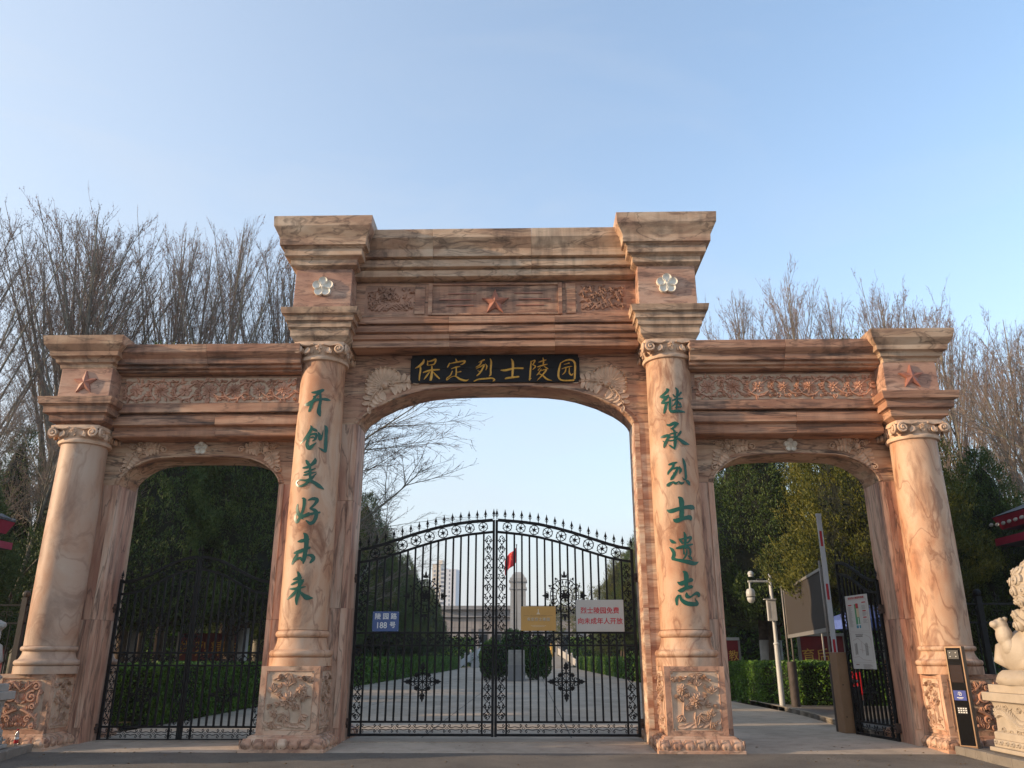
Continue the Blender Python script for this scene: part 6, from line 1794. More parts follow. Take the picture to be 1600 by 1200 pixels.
    for tz in range(8):
        el = -1.05 + tz*.33
        n = max(3, int(13*math.cos(el*.9)))
        for k in range(n):
            a = 2*math.pi*(k+.5*(tz % 2))/n
            v = Vector((math.cos(el)*math.cos(a), math.cos(el)*math.sin(a), math.sin(el)))
            if v.y < -.45 and abs(v.x) < .72 and -.6 < v.z < .7: continue
            c = Vector((X(0), -.30, 2.19)) + Vector((v.x*.42, v.y*.40, v.z*.40))
            cs.append((c, v))
    for row in range(2):
        for k in range(9):
            a = math.pi*(.12+.76*k/8); v = Vector((math.cos(a), math.sin(a)*.9, -.1)).normalized()
            c = Vector((0, -.12, 1.86-.13*row))+Vector((v.x*.36, v.y*.30, 0)); cs.append((c, v))
    for c, v in cs:
        r = rng.uniform(.078, .095)
        curls.ball(c - v*r*.25, r*.92, 10, 7)
        ux = rand_perp(v, rng); uy = v.cross(ux)
        pts = []
        for i in range(22):
            t = i/21; rr = r*(.96-.85*t); a = t*2*math.pi*1.9; h = r*(.22+.55*t)
            q = c + v*h + ux*rr*math.cos(a)*(1-.15*t) + uy*rr*math.sin(a)*(1-.15*t); pts.append(tuple(q))
        curls.tube(pts, [r*.21-.006*i/21 for i in range(22)], 5)
    curls.ball((0, -.30, 2.19), .435, 20, 14); curls.ball((0, -.12, 1.84), .36, 18, 10, (1, .85, .6))
    curls.build('mane', mat, root, smooth=True, angle=60)
    LS = (1.22, 1.22, 1.12)
    # strap with tassel, cub at the shoulder
    c = MB()
    c.tube([(X(-.37), -.02, 1.85), (X(-.36), -.25, 1.70), (X(-.24), -.52, 1.62), (0, -.60, 1.58), (X(.24), -.52, 1.62), (X(.36), -.25, 1.70), (X(.37), -.02, 1.85)], .03, 8)
    c.ball((0, -.63, 1.50), .08, 12, 8); c.build('collar', mat, root, smooth=True)
    c = MB()
    for (x, y, z, r, a, b, d_) in ((-.45, .22, 1.74, .10, .9, 1.15, .9), (-.53, .20, 1.75, .065, .9, 1, .8), (-.44, .18, 1.60, .12, .8, 1, 1.3), (-.42, .14, 1.45, .11, .8, 1, 1.2), (-.47, .15, 1.81, .032, 1, 1, 1), (-.41, .15, 1.82, .032, 1, 1, 1)):
        c.ball((X(x), y, z), r, 14, 9, (a, b, d_))
    cub = link_mesh('cub', c.mesh('cub', mat, True), root)
    rm = cub.modifiers.new('remesh', 'REMESH'); rm.mode = 'VOXEL'; rm.voxel_size = 0.014; rm.use_smooth_shade = True
    c = MB(); n = 18
    c.tube([(X(-.30), .30, 1.20), (X(-.42), .38, 1.3), (X(-.36), .45, 1.45), (X(-.2), .48, 1.55)], [.09, .1, .07, .03], 10)
    c.build('tail', mat, root, smooth=True)
    for ch in root.children:
        if ch.name.split('.')[0] in ('body', 'face', 'mane', 'collar', 'cub', 'tail'):
            ch.scale = (1.2, 1.2, 1.12); ch.location = (0, 0, .96*(1-1.12))
        if ch.name.split('.')[0] == 'cloth': ch.scale = (1.12, 1.08, 1)
    return root
lion(8.52, 1, 'cream marble guardian lion with curly mane on a carved pedestal at the right edge', M['lion'], M['lion'])
lion(-8.42, -1, 'marble guardian lion of which only the grey pedestal corner shows at the left edge', M['lion_grey'], M['lion_grey'])

# ------------------------------------------------------------------ entrance terminal, bottle, barrier
M['bronze'] = plain('bronze_anodised', (0.21, 0.13, 0.075), rough=0.4, metal=0.5, var=0.1)
M['black_glass'] = plain('black_glass', (0.004, 0.004, 0.005), rough=0.3)
M['black_glass'].node_tree.nodes['Principled BSDF'].inputs['Specular IOR Level'].default_value = 0.06
M['dark_plastic'] = plain('dark_plastic', (0.035, 0.033, 0.032), rough=0.5)
M['screen_blue'] = plain('blue_sticker', (0.01, 0.035, 0.26), rough=0.3)
k = empty('access_terminal', (7.64, -0.02, 0.12), R(-48), 'slim bronze and black access terminal with keypad standing before the right outer pedestal', 'terminal')
def kb(name, x0, x1, y0, y1, z0, z1, mat, bev=0.003): 
    mb = MB(); mb.box(x0, x1, y0, y1, z0, z1); return mb.build(name, mat, k, bevel=bev)
kb('housing', -.135, .135, -.055, .075, .012, 1.53, M['bronze'])
kb('base_plate', -.15, .15, -.08, .10, 0, .012, M['bronze'])
kb('glass_front', -.112, .112, -.062, -.0555, .03, 1.505, M['black_glass'], 0.002)
kb('camera_block', -.085, .085, -.078, -.0625, 1.33, 1.47, M['dark_plastic'])
for x in (-.045, .045):
    for z in (1.37, 1.43):
        b = MB(); b.lathe([(.011, 0), (.011, .006), (.007, .008)], n=12); b.build('lens', M['steel'], k, loc=(x, -.0785, z), rot=(R(90), 0, 0))
kb('brown_panel', -.095, .095, -.066, -.0625, .97, 1.24, plain('brown_glass', (.03, .014, .009), rough=.15), 0.002)
st = kb('blue_sticker', -.095, .095, -.067, -.0625, .70, .85, M['screen_blue'], 0)
mb = MB(); F = Frame((0, -.0675, .795), (1, 0, 0), (0, 0, 1), (0, -1, 0))
rib(mb, F, [(-.022, .028), (.008, .028), (.022, .015), (.022, -.02), (-.004, -.02), (-.012, -.008), (-.004, .004), (.010, .004)], .010, .0015, False)
rib(mb, F, [(-.03, .012), (-.012, .012)], .008, .0015, False); rib(mb, F, [(-.034, -.006), (-.02, -.006)], .008, .0015, False)
mb.build('logo', M['white_print'], st)
rects(st, 'small_print', M['white_print'], [(-.05+.02*i, -.034+.02*i, .735, .747) for i in range(5)] + [(-.03, .03, .722, .727)], -.0678)
kp = kb('keypad', -.07, .08, -.075, -.0625, .50, .60, M['dark_plastic'])
for i in range(4):
    for j in range(3):
        b = MB(); b.box(-.011, .011, -.004, 0, -.008, .008); b.build('key', M['white_print'], kp, loc=(-.05+.037*i, -.0755, .52+.03*j))

k2 = empty('drink_bottle', (-7.72, -0.06, 0.12), 0, 'small plastic drink bottle with red cap and label on the left kerb', 'bottle')
M['pet'] = plain('clear_plastic', (0.45, 0.47, 0.47), rough=0.12); M['pet'].node_tree.nodes['Principled BSDF'].inputs['Transmission Weight'].default_value = 0.7
M['red_plastic'] = plain('red_plastic', (0.42, 0.01, 0.015), rough=0.3)
mb = MB(); mb.lathe([(.028, 0), (.033, .008), (.033, .07), (.030, .085), (.033, .10), (.033, .15), (.028, .185), (.013, .215), (.013, .23)], n=20); mb.build('bottle_body', M['pet'], k2, smooth=True, angle=50)
mb = MB(); mb.lathe([(.0335, .035), (.0338, .036), (.0338, .085), (.0335, .086)], n=20, caps=False); mb.build('label', M['red_plastic'], k2)
mb = MB(); mb.lathe([(.0336, .100), (.0339, .101), (.0339, .128), (.0336, .129)], n=20, caps=False); mb.build('label', M['white_print'], k2)
mb = MB(); mb.lathe([(.016, .226), (.016, .25), (.014, .252)], n=16); mb.build('cap', M['red_plastic'], k2)

M['boom_white'] = plain('boom_white', (0.50, 0.50, 0.51), rough=0.5)
M['barrier_brown'] = plain('barrier_brown', (0.25, 0.14, 0.07), rough=0.5, var=0.08)
M['barrier_dark'] = plain('barrier_side', (0.055, 0.052, 0.05), rough=0.5)
b = empty('car_barrier', (7.03, 3.45, G), R(4), 'brown car barrier post with its white boom raised upright behind the open gate leaf', 'barrier')
mb = MB(); mb.box(-.16, .10, -.17, .17, .0, 1.52); mb.build('housing', M['barrier_brown'], b, bevel=0.008)
mb = MB(); mb.box(.103, .24, -.13, .17, .0, .86); mb.build('side_box', M['barrier_dark'], b, bevel=0.006)
mb = MB(); mb.box(.11, .16, -.135, -.1305, .45, .56); mb.build('lock', M['rust'], b)
mb = MB(); mb.box(-.050, .050, -.02, .02, .9, 4.36); bm_ = mb.build('boom', M['boom_white'], b, bevel=0.004, loc=(-.02, .20, 0), rot=(0, 0, 0))
for z in (1.45, 2.58, 3.70):
    mb = MB(); mb.box(-.032, .020, -.0225, -.0205, z, z+.33); mb.build('red_stripe', M['red_print'], bm_)
mb = MB(); mb.box(-.055, .055, -.026, .026, 4.355, 4.41); mb.build('end_cap', M['boom_white'], bm_)
for z in (.3, .9):
    mb = MB(); mb.lathe([(.014, 0), (.014, .006)], n=8); mb.build('bolt', M['rust'], b, loc=(-.1, -.171, z), rot=(R(90), 0, 0))

# ------------------------------------------------------------------ camera pole
M['white_metal'] = plain('white_painted_metal', (0.52, 0.52, 0.50), rough=0.4, var=0.06)
c = empty('camera_pole', (7.84, 10.7, G), 0, 'white pole carrying a dome camera and a grey box in the right arch', 'camera pole')
mb = MB(); mb.lathe([(.16, 0), (.16, .02), (.078, .03), (.072, 1.75), (.088, 1.77), (.088, 1.80), (.056, 1.83), (.052, 3.66), (.07, 3.67), (.07, 3.74), (.03, 3.78)], n=20); mb.build('pole', M['white_metal'], c, smooth=True, angle=30)
mb = MB(); mb.tube([(0, 0, 3.56), (-.62, -.02, 3.56)], .030, 8); mb.box(-.66, -.56, -.05, .05, 3.535, 3.585); mb.build('arm', M['white_metal'], c, smooth=True, angle=30)
mb = MB(); mb.tube([(-.22, 0, 3.61), (-.40, 0, 3.61)], .035, 8); mb.build('clamp', M['dark_plastic'], c)
d = MB(); d.lathe([(.025, 3.54), (.03, 3.36), (.10, 3.33), (.13, 3.25), (.13, 3.13), (.122, 3.12)], n=24); dc = d.build('dome_camera', M['white_metal'], c, smooth=True, angle=40, loc=(-.62, -.02, 0))
d = MB(); d.lathe([(.121, 3.13), (.121, 3.10), (.118, 3.095)], n=24); d.build('lens_band', M['dark_plastic'], dc)
d = MB(); d.lathe([(.117, 3.10), (.11, 3.02), (.07, 2.955), (.01, 2.93)], n=24); d.build('lower_dome', M['white_metal'], dc, smooth=True)
d = MB(); d.lathe([(.075, 3.70), (.075, 3.75), (.09, 3.76), (.088, 3.81), (.05, 3.86), (.01, 3.87)], n=20); d.build('antenna_dome', M['white_metal'], c, smooth=True, angle=40, loc=(-.56, 0, 0))
d = MB(); d.box(-.20, .06, -.16, -.055, 2.42, 3.02); bx = d.build('equipment_box', M['white_metal'], c, bevel=0.01)
d = MB(); d.box(-.17, -.12, -.164, -.1605, 2.50, 2.94); d.build('door_edge', M['steel'], bx)
d = MB(); d.box(-.28, .07, -.20, -.05, 3.021, 3.045); d.build('hood', M['white_metal'], bx, bevel=.004)
d = MB(); d.tube([(0, 0, 3.78), (0, 0, 4.15)], .006, 5); d.build('aerial', M['dark_plastic'], c)

# ------------------------------------------------------------------ cloth hoarding on posts beside the drive
M['hoarding'] = plain('brown_cloth', (0.040, 0.032, 0.026), rough=0.95, var=0.08, scale=30)
M['galv'] = plain('galvanised_steel', (0.28, 0.26, 0.24), rough=0.5, metal=0.4, var=0.1)
h = empty('hoarding_board', (7.6, 7.0, G), 0, 'brown cloth hoarding hung between steel posts with dark sleeves beside the drive', 'hoarding')
A_, B_ = Vector((.50, 3.3, 0)), Vector((-.62, -3.3, 0)); u = (B_-A_).normalized(); v = Vector((-u.y, u.x, 0))
def slabv(name, s0, s1, t0, t1, z0, z1, mat):
    mb = MB(); c_ = [A_+u*s+v*t for s, t in ((s0, t0), (s1, t0), (s1, t1), (s0, t1))]
    mb.add([(q.x, q.y, z0) for q in c_]+[(q.x, q.y, z1) for q in c_], [(0,3,2,1),(4,5,6,7),(0,1,5,4),(1,2,6,5),(2,3,7,6),(3,0,4,7)]); return mb.build(name, mat, h, fix=True)
LL = (B_-A_).length
slabv('cloth', .15, LL-.15, -.02, .02, 2.02, 3.22, M['hoarding']); slabv('frame_rail', .05, LL-.05, -.04, .04, 1.93, 2.02, M['galv']); slabv('frame_rail', .05, LL-.05, -.04, .04, 3.22, 3.28, M['galv'])
slabv('frame_stile', .06, .15, -.035, .035, 2.02, 3.22, M['galv']); slabv('frame_stile', LL-.15, LL-.06, -.035, .035, 2.02, 3.22, M['galv'])
for q in (A_, B_):
    mb = MB(); mb.lathe([(.125, -.02), (.125, 1.28), (.09, 1.30)], (q.x, q.y, 0), 16); mb.build('sleeve', plain('brown_sleeve', (.055, .042, .036), rough=.7, var=.3, scale=6), h, smooth=True, angle=30)
    for dx in (-.07, .07):
        mb = MB(); mb.tube([(q.x+dx, q.y, 1.28), (q.x+dx, q.y, 3.4)], .024, 8); mb.build('post', M['galv'], h, smooth=True)
pk = MB()
# raised parking pavement with pale kerb right of the drive
pts = [(7.66, 14.8), (7.66, 9.9), (7.62, 7.8), (7.30, 4.3), (7.10, 2.6), (9.4, 2.2), (16, 2.2), (16, 14.8)]
n = len(pts); g = MB(); g.add([(x, y, G+.10) for x, y in pts]+[(x, y, 0) for x, y in pts], [tuple(range(n))]+[(i, i+n, (i+1) % n+n, (i+1) % n) for i in range(n)])
tag(g.build('parking_pavement', M['sidewalk'], fix=True), kind='structure')
kerb_run([(7.10, 2.6), (7.30, 4.3), (7.62, 7.8), (7.66, 9.9), (7.66, 14.8)], [M['kerb_pale'], M['kerb'], M['kerb_pale']], w=-0.10, h=G+.115)

# ------------------------------------------------------------------ red notice walls with gold brush characters
M['red_board'] = plain('red_board', (0.22, 0.012, 0.018), rough=0.5, var=0.12)
M['red_dark'] = plain('faded_red_board', (0.15, 0.02, 0.02), rough=0.6, var=0.2)
def red_wall(x, y, w, z0, z1, rz, text, label, mat=None, trim=True, group='red display boards with gold characters'):
    r = empty('display_board', (x, y, G), rz, label, 'display board', group)
    mb = MB(); mb.box(-w/2, w/2, -.04, .04, z0, z1); mb.build('panel', mat or M['red_board'], r, bevel=.004)
    if trim:
        mb = MB(); mb.box(-w/2-.05, w/2+.05, -.07, .07, z1+.002, z1+.10); mb.build('top_rail', M['white_metal'], r, bevel=.01)
    for sx in (-1, 1):
        mb = MB(); mb.box(sx*(w/2+.03)-.04, sx*(w/2+.03)+.04, -.05, .05, -.02, z1+(.0 if trim else .06)); mb.build('post', M['galv'], r)
    n = len(text)
    for i, ch in enumerate(text):
        me = text_mesh(ch, min((z1-z0)*.62, w/n*.95), M['gold'], 'character', 0, .004)
        link_mesh('character', me, r, (-w/2+w*(i+.5)/n, -.05, (z0+z1)/2), (R(90), R(-4), 0))
    return r
red_wall(10.75, 15.4, 1.55, .75, 2.1, 0.1, '育后人', 'red display board with three gold characters behind the hoarding posts')
red_wall(7.72, 16.4, .80, .9, 1.98, 0.1, '重教', 'narrow red display board left of the camera pole')
red_wall(-19.5, 14.0, 5.0, .9, 2.0, 0.0, '       ', 'red board with white top rail beyond the iron fence at the left edge')
red_wall(-15.2, 16.5, 1.3, 1.0, 2.1, 0.0, '  ', 'short red board seen through the left leaf of the closed gate')
red_wall(-11.2, 17.0, 2.4, 1.1, 2.25, 0.0, '先烈精神', 'dark red board seen through the right leaf of the closed gate', M['red_dark'], False)

# lime washed trunks and little pale house walls behind the hedge
def lime_tree(x, y, r, h, label):
    t = empty('limewashed_trunk', (x, y, G), 0, label, 'tree', 'trees with limewashed trunks')
    mb = MB(); mb.lathe([(r*1.2, -.05), (r, .4), (r*.95, h)], n=14); mb.build('limewash', M['lime'], t, smooth=True)
    mb = MB(); mb.lathe([(r*.94, h), (r*.85, h+1.0), (r*.7, h+3.2), (r*.4, h+5)], n=12); mb.build('trunk', M['bark'], t, smooth=True)
    mb = MB()
    for q in range(7):
        p = Vector((0, 0, h+.8+.55*q)); pp, rr = limb(p, Vector((math.cos(q*2.3), math.sin(q*2.3), .8)), 1.8, r*.3, .02, random.Random(q+int(x*10)), 4, .1); mb.tube(pp, rr, 5)
    mb.build('limb', M['bark'], t, smooth=True)
lime_tree(-13.3, 15.0, .20, 2.3, 'white limewashed trunk behind the left leaf of the closed gate')
lime_tree(-9.7, 16.0, .22, 2.4, 'white limewashed trunk behind the right leaf of the closed gate')
lime_tree(-11.9, 20.0, .16, 2.2, 'thin white limewashed trunk near the meeting stiles of the closed gate')
lime_tree(9.2, 16.8, .22, 2.0, 'white limewashed trunk right of the camera pole')
lime_tree(9.9, 17.6, .14, 2.0, 'thinner white limewashed trunk left of the red display board')

# ------------------------------------------------------------------ blue tents, scooter
M['blue_cloth'] = plain('blue_canopy', (0.09, 0.15, 0.45), rough=0.8, var=0.1)
def tent(x, y, w, label):
    t = empty('canopy_tent', (x, y, G+.1), R(8), label, 'tent', 'blue canopy tents')
    h0, h1 = 2.45, 3.0; q = w/2
    mb = MB(); mb.add([(-q, -q, h0), (q, -q, h0), (q, q, h0), (-q, q, h0), (0, 0, h1), (-q, -q, h0-.28), (q, -q, h0-.28), (q, q, h0-.28), (-q, q, h0-.28)], [(0, 1, 4), (1, 2, 4), (2, 3, 4), (3, 0, 4), (0, 5, 6, 1), (1, 6, 7, 2), (2, 7, 8, 3), (3, 8, 5, 0)])
    o = mb.build('canopy', M['blue_cloth'], t); s = o.modifiers.new('thick', 'SOLIDIFY'); s.thickness = .01
    for sx in (-1, 1):
        for sy in (-1, 1):
            mb = MB(); mb.box(sx*(q-.05)-.02, sx*(q-.05)+.02, sy*(q-.05)-.02, sy*(q-.05)+.02, 0, h0-.02); mb.build('leg', M['white_metal'], t)
tent(11.9, 13.4, 2.6, 'blue canopy tent behind the open gate leaf')
tent(17.6, 9.5, 2.4, 'blue canopy tent behind the right iron fence')
s = empty('parked_scooter', (9.35, 9.1, G+.10), R(60), 'red motor scooter parked behind the second hoarding post', 'scooter')
for x in (-.62, .62):
    mb = MB(); nn = 24; mb.tube([(x+.24*math.cos(2*math.pi*i/nn), 0, .27+.24*math.sin(2*math.pi*i/nn)) for i in range(nn+1)], .045, 8, cap=False); wv = mb.build('wheel', M['dark_plastic'], s, smooth=True)
    mb = MB()
    for i in range(5): a = i*1.257; mb.tube([(x, 0, .27), (x+.2*math.cos(a), 0, .27+.2*math.sin(a))], .012, 4)
    mb.ball((x, 0, .27), .05, 8, 5); mb.build('rim', M['galv'], wv)
mb = MB(); mb.tube([(.62, 0, .27), (.45, 0, .75), (.38, 0, 1.02)], .035, 8); mb.tube([(.38, -.3, 1.06), (.38, .3, 1.06)], .016, 6); mb.build('handlebar', M['dark_plastic'], s, smooth=True)
mb = MB(); mb.prism_y([(.56, .35), (.50, .85), (.40, .95), (.34, .85), (.36, .36), (-.1, .30), (-.15, .58), (-.72, .66), (-.78, .52), (-.5, .28), (0, .2), (.4, .22)], -.14, .14); mb.build('fairing', M['red_plastic'], s, bevel=.03, fix=True)
mb = MB(); mb.box(-.74, -.12, -.13, .13, .66, .76); mb.build('seat', M['dark_plastic'], s, bevel=.04)
mb = MB(); mb.ball((.52, 0, .86), .09, 12, 8); mb.build('headlight', M['white_metal'], s, smooth=True)
mb = MB()
for sy in (-1, 1): mb.tube([(.38, sy*.22, 1.06), (.36, sy*.3, 1.24)], .007, 5); mb.ball((.36, sy*.3, 1.26), .05, 8, 5, (.3, 1, .7))
mb.build('mirror', M['dark_plastic'], s)

# ------------------------------------------------------------------ iron fences left and right
def fence(x0, x1, y, label, postmat, step=2.6):
    s = 1 if x1 > x0 else -1; Lf = abs(x1-x0)
    r = empty('iron_fence', (x0, y, .1), 0, label, 'fence', 'iron fences beside the gateway')
    n = int(Lf/step)
    pm = MB(); pm.box(-.05, .05, -.05, .05, 0, 2.48); pm.ball((0, 0, 2.54), .075, 10, 6); pme = pm.mesh('post', postmat)
    for i in range(n+1): link_mesh('post', pme, r, (s*(.75+step*i), 0, 0))
    for z in (.12, 1.0, 2.0, 2.34):
        mb = MB(); a, b_ = sorted((0, s*Lf)); mb.box(a, b_, -.018, .018, z-.018, z+.018); mb.build('rail', M['iron'], r)
    bm1 = MB(); bm1.box(-.010, .010, -.010, .010, .12, 2.0); bm1.lathe([(.012, 1.2), (.026, 1.3), (.012, 1.4), (.026, 1.5), (.012, 1.6)], n=6, caps=False); bme = bm1.mesh('bar', M['iron'])
    om = MB(); curl(om, -.07, 2.17, .07, 0, 1.2, 1, .008); curl(om, .07, 2.17, .07, math.pi, 1.2, -1, .008); om.tube([(0, 0, 2.02), (0, 0, 2.32)], .008, 4)
    for sx in (-1, 1): curl(om, sx*.05, 2.42, .05, math.pi/2, 1.1, sx, .007)
    ome = om.mesh('scroll', M['iron'])
    fm = spear_mesh(.26, .03)
    k = .16
    while k < Lf:
        if abs(((k-.75) % step)) > .1:
            link_mesh('bar', bme, r, (s*k, 0, 0))
        k += .16
    k = .35
    while k < Lf:
        link_mesh('scroll', ome, r, (s*k, 0, 0)); link_mesh('finial', fm, r, (s*k, 0, 2.36)); k += .36
fence(8.45, 20, 1.9, 'black iron fence between the right outer column and the right edge', M['iron'])
fence(-8.45, -20, 1.9, 'worn black iron fence with brown posts at the left edge', M['iron_old'])

# ------------------------------------------------------------------ guard houses with red eaves
M['red_fascia'] = plain('crimson_fascia', (0.34, 0.025, 0.06), rough=0.35, var=0.08)
M['soffit'] = plain('grey_soffit', (0.10, 0.10, 0.11), rough=0.8)
M['tile'] = plain('grey_roof_tile', (0.11, 0.11, 0.115), rough=0.8, var=0.3, scale=8)
M['booth_wall'] = plain('booth_wall', (0.4, 0.36, 0.3), rough=0.7, var=0.1)
M['glass'] = plain('window_glass', (0.02, 0.03, 0.035), rough=0.06)
def booth(x0, x1, y0, y1, label, tiles):
    r = empty('guard_booth', ((x0+x1)/2, (y0+y1)/2, 0.1), 0, label, 'booth', 'guard booths with red eaves')
    hx, hy = abs(x1-x0)/2, abs(y1-y0)/2
    mb = MB(); mb.box(-hx+.9, hx-.9, -hy+.9, hy-.9, 0, 3.95); mb.build('wall', M['booth_wall'], r)
    for sx in (-1, 1):
        mb = MB(); mb.box(sx*(hx-.9)-.03, sx*(hx-.9)+.03, -.8, .8, 1.2, 2.4); w = mb.build('window', M['white_metal'], r)
        mb = MB(); mb.box(sx*(hx-.87)-.012, sx*(hx-.87)+.012, -.74, .74, 1.26, 2.34); mb.build('pane', M['glass'], w)
    for (z, k, hgt) in ((3.94, 0, .17), (4.32, .02, .30)):
        mb = MB(); a, b_ = hx-k, hy-k
        o = .12 if k else 0
        vs = [(-a+o, -b_+o, z), (a-o, -b_+o, z), (a-o, b_-o, z), (-a+o, b_-o, z), (-a, -b_, z+hgt), (a, -b_, z+hgt), (a, b_, z+hgt), (-a, b_, z+hgt)]
        mb.add(vs, [(0, 1, 5, 4), (1, 2, 6, 5), (2, 3, 7, 6), (3, 0, 4, 7), (4, 5, 6, 7)]); f_ = mb.build('fascia', M['red_fascia'], r, fix=False)
        mb = MB(); q = [(-a+o+.01, -b_+o+.01), (a-o-.01, -b_+o+.01), (a-o-.01, b_-o-.01), (-a+o+.01, b_-o-.01)]
        mb.add([(x, y, z+.004) for x, y in q]+[(x*.7, y*.7, z+.05) for x, y in q], [(0, 1, 5, 4), (1, 2, 6, 5), (2, 3, 7, 6), (3, 0, 4, 7), (4, 5, 6, 7)]); mb.build('soffit', M['soffit'], f_)
    s = -1 if x0 > 0 else 1
    if not tiles:
        rng = random.Random(4)
        for i in range(16):
            mb = MB(); y = -hy+.35+i*.26; a = s*(hx-.02-.06)
            mb.ball((a+s*.015, y, 4.46+rng.uniform(-.02, .02)), .075, 8, 5, (.25, 1.3, .6)); mb.build('white_trim', M['white_metal'], r)
    mb = MB(); z0 = 4.63; n = 22
    mb.add([(-hx, -hy, z0), (hx, -hy, z0), (hx, hy, z0), (-hx, hy, z0), (0, 0, z0+1.0)], [(0, 1, 4), (1, 2, 4), (2, 3, 4), (3, 0, 4)]); rf = mb.build('roof', M['tile'], r)
    if tiles:
        for sx in (-1, 1):
            for i in range(n):
                t = (i+.5)/n; y = -hy+2*hy*t; k = 1-abs(2*t-1)
                mb = MB(); mb.tube([(sx*hx, y, z0+.02), (sx*hx*(1-k), y, z0+.02+k*1.0)], .045, 5); mb.build('tile', M['tile'], rf)
booth(12.05, 16.6, 1.9, 6.0, 'guard booth of which two red eaves show at the right edge above the lion', False)
booth(-16.6, -12.45, 2.0, 6.2, 'guard booth whose red eave and tiled roof show at the left edge', True)

# ------------------------------------------------------------------ stele, hall, obelisk, flag, tower
M['stele'] = plain('stele_granite', (0.29, 0.28, 0.275), rough=0.6, var=0.1, scale=3)
s = empty('stone_stele', (-0.21, 38.3, G), 0, 'pale stone stele with engraved lines at the middle of the avenue', 'stele')
mb = MB(); mb.box(-.62, .62, -.3, .3, 0, .10); mb.build('plinth', M['stele'], s, bevel=.01)
mb = MB(); mb.box(-.52, .52, -.22, .22, .10, .86); mb.build('base', M['stele'], s, bevel=.01)
mb = MB(); mb.box(-.56, .56, -.25, .25, .86, .93); mb.build('base_rim', M['stele'], s, bevel=.01)
mb = MB(); mb.box(-.50, .50, -.15, .15, .93, 1.80); sb_ = mb.build('slab', M['lion_grey'], s, bevel=.01)
letter('保定烈士陵园', .105, M['grey_print'], sb_, 0, 1.68, y=-.153, sp=1.1)
rects(sb_, 'engraved_line', M['grey_print'], [(-.42, .42-.1*(i % 3), 1.54-.075*i, 1.553-.075*i) for i in range(8)], -.152)
M['hall_stone'] = plain('hall_stone', (0.36, 0.32, 0.295), rough=0.7, var=0.12, scale=.4)
M['hall_dark'] = plain('hall_stone_grey', (0.29, 0.275, 0.27), rough=0.7, var=0.1, scale=.5)
M['pale_marble'] = plain('pale_marble', (0.38, 0.365, 0.345), rough=0.6, var=0.06, scale=.6)
hl = empty('memorial_hall', (-0.3, 122, G), 0, 'low grey pink memorial hall with stone panels at the end of the avenue', 'hall')
mb = MB(); mb.box(-14, 14, .2, 12, 0, 8.6); mb.build('wall', M['hall_dark'], hl)
for (a, b_) in ((-14, -8.6), (8.6, 14)):
    for i in range(4):
        for j in range(5):
            w = (b_-a)/4; mb = MB(); mb.box(a+w*i+.02, a+w*(i+1)-.02, .06, .198, .3+1.38*j+.02, .3+1.38*(j+1)-.02); mb.build('stone_panel', M['hall_stone'], hl)
for i in range(12):
    for j in range(2):
        w = 17.2/12; mb = MB(); mb.box(-8.6+w*i+.02, -8.6+w*(i+1)-.02, .06, .198, 5.6+.9*j+.02, 5.6+.9*(j+1)-.02); mb.build('stone_panel', M['hall_stone'], hl)
for i in range(8):
    x = -7.7+2.2*i; mb = MB(); mb.box(x-.28, x+.28, -.35, .15, .3, 5.58); mb.build('pillar', M['hall_stone'], hl)
for i in range(7):
    x = -6.6+2.2*i; mb = MB(); mb.box(x-.7, x+.7, .12, .198, 1.2, 4.8); w = mb.build('window', M['galv'], hl)
    mb = MB(); mb.box(x-.62, x+.62, .08, .118, 1.28, 4.72); mb.build('pane', M['glass'], w)
mb = MB(); mb.box(-14.4, 14.4, -.5, 12.4, 7.42, 7.62); mb.build('cornice', M['hall_dark'], hl)
mb = MB(); mb.box(-14.6, 14.6, -.7, 12.6, 8.62, 9.2); mb.build('roof', M['hall_dark'], hl)
st = empty('flight_of_steps', (-0.9, 96, G), 0, 'pale stone steps with sloping balustrades before the memorial hall', 'steps')
for i in range(12):
    mb = MB(); mb.box(-6.2, 6.2, .45*i, 20, .16*i, .16*(i+1)-.004); mb.build('step', M['pale_marble'], st)
for sx in (-1, 1):
    for i in range(5):
        x = sx*(5.1+.62*(4-i)); y = -.4+1.15*i; z = .05+.42*i
        mb = MB(); mb.box(x-.14, x+.14, y-.14, y+.14, z-.3, z+1.1); mb.ball((x, y, z+1.22), .15, 8, 5); mb.build('baluster_post', M['pale_marble'], st)
        if i < 4:
            x2 = sx*(5.1+.62*(3-i)); mb = MB(); P = [Vector((x, y, z)), Vector((x2, y+1.15, z+.42))]
            mb.add([(P[0].x, P[0].y, P[0].z), (P[1].x, P[1].y, P[1].z), (P[1].x, P[1].y, P[1].z+.85), (P[0].x, P[0].y, P[0].z+.85), (P[0].x+.08, P[0].y, P[0].z), (P[1].x+.08, P[1].y, P[1].z), (P[1].x+.08, P[1].y, P[1].z+.85), (P[0].x+.08, P[0].y, P[0].z+.85)], [(0,1,2,3),(7,6,5,4),(3,2,6,7),(0,3,7,4),(1,5,6,2)])
            mb.build('balustrade_panel', M['pale_marble'], st)
u_ = empty('incense_urn', (3.35, 95.0, G), 0, 'small golden urn on a white block beside the far steps', 'urn')
mb = MB(); mb.box(-.6, .6, -.4, .4, 0, 1.3); mb.build('block', M['pale_marble'], u_); mb = MB(); mb.lathe([(.2, 1.3), (.42, 1.6), (.3, 1.9), (.16, 2.2), (.3, 2.5), (.05, 3.0)], n=12); mb.build('urn', M['gold'], u_, smooth=True)
ob = empty('memorial_obelisk', (-1.15, 112, G), 0, 'tall pale memorial obelisk with a stepped cap behind the flag', 'obelisk')
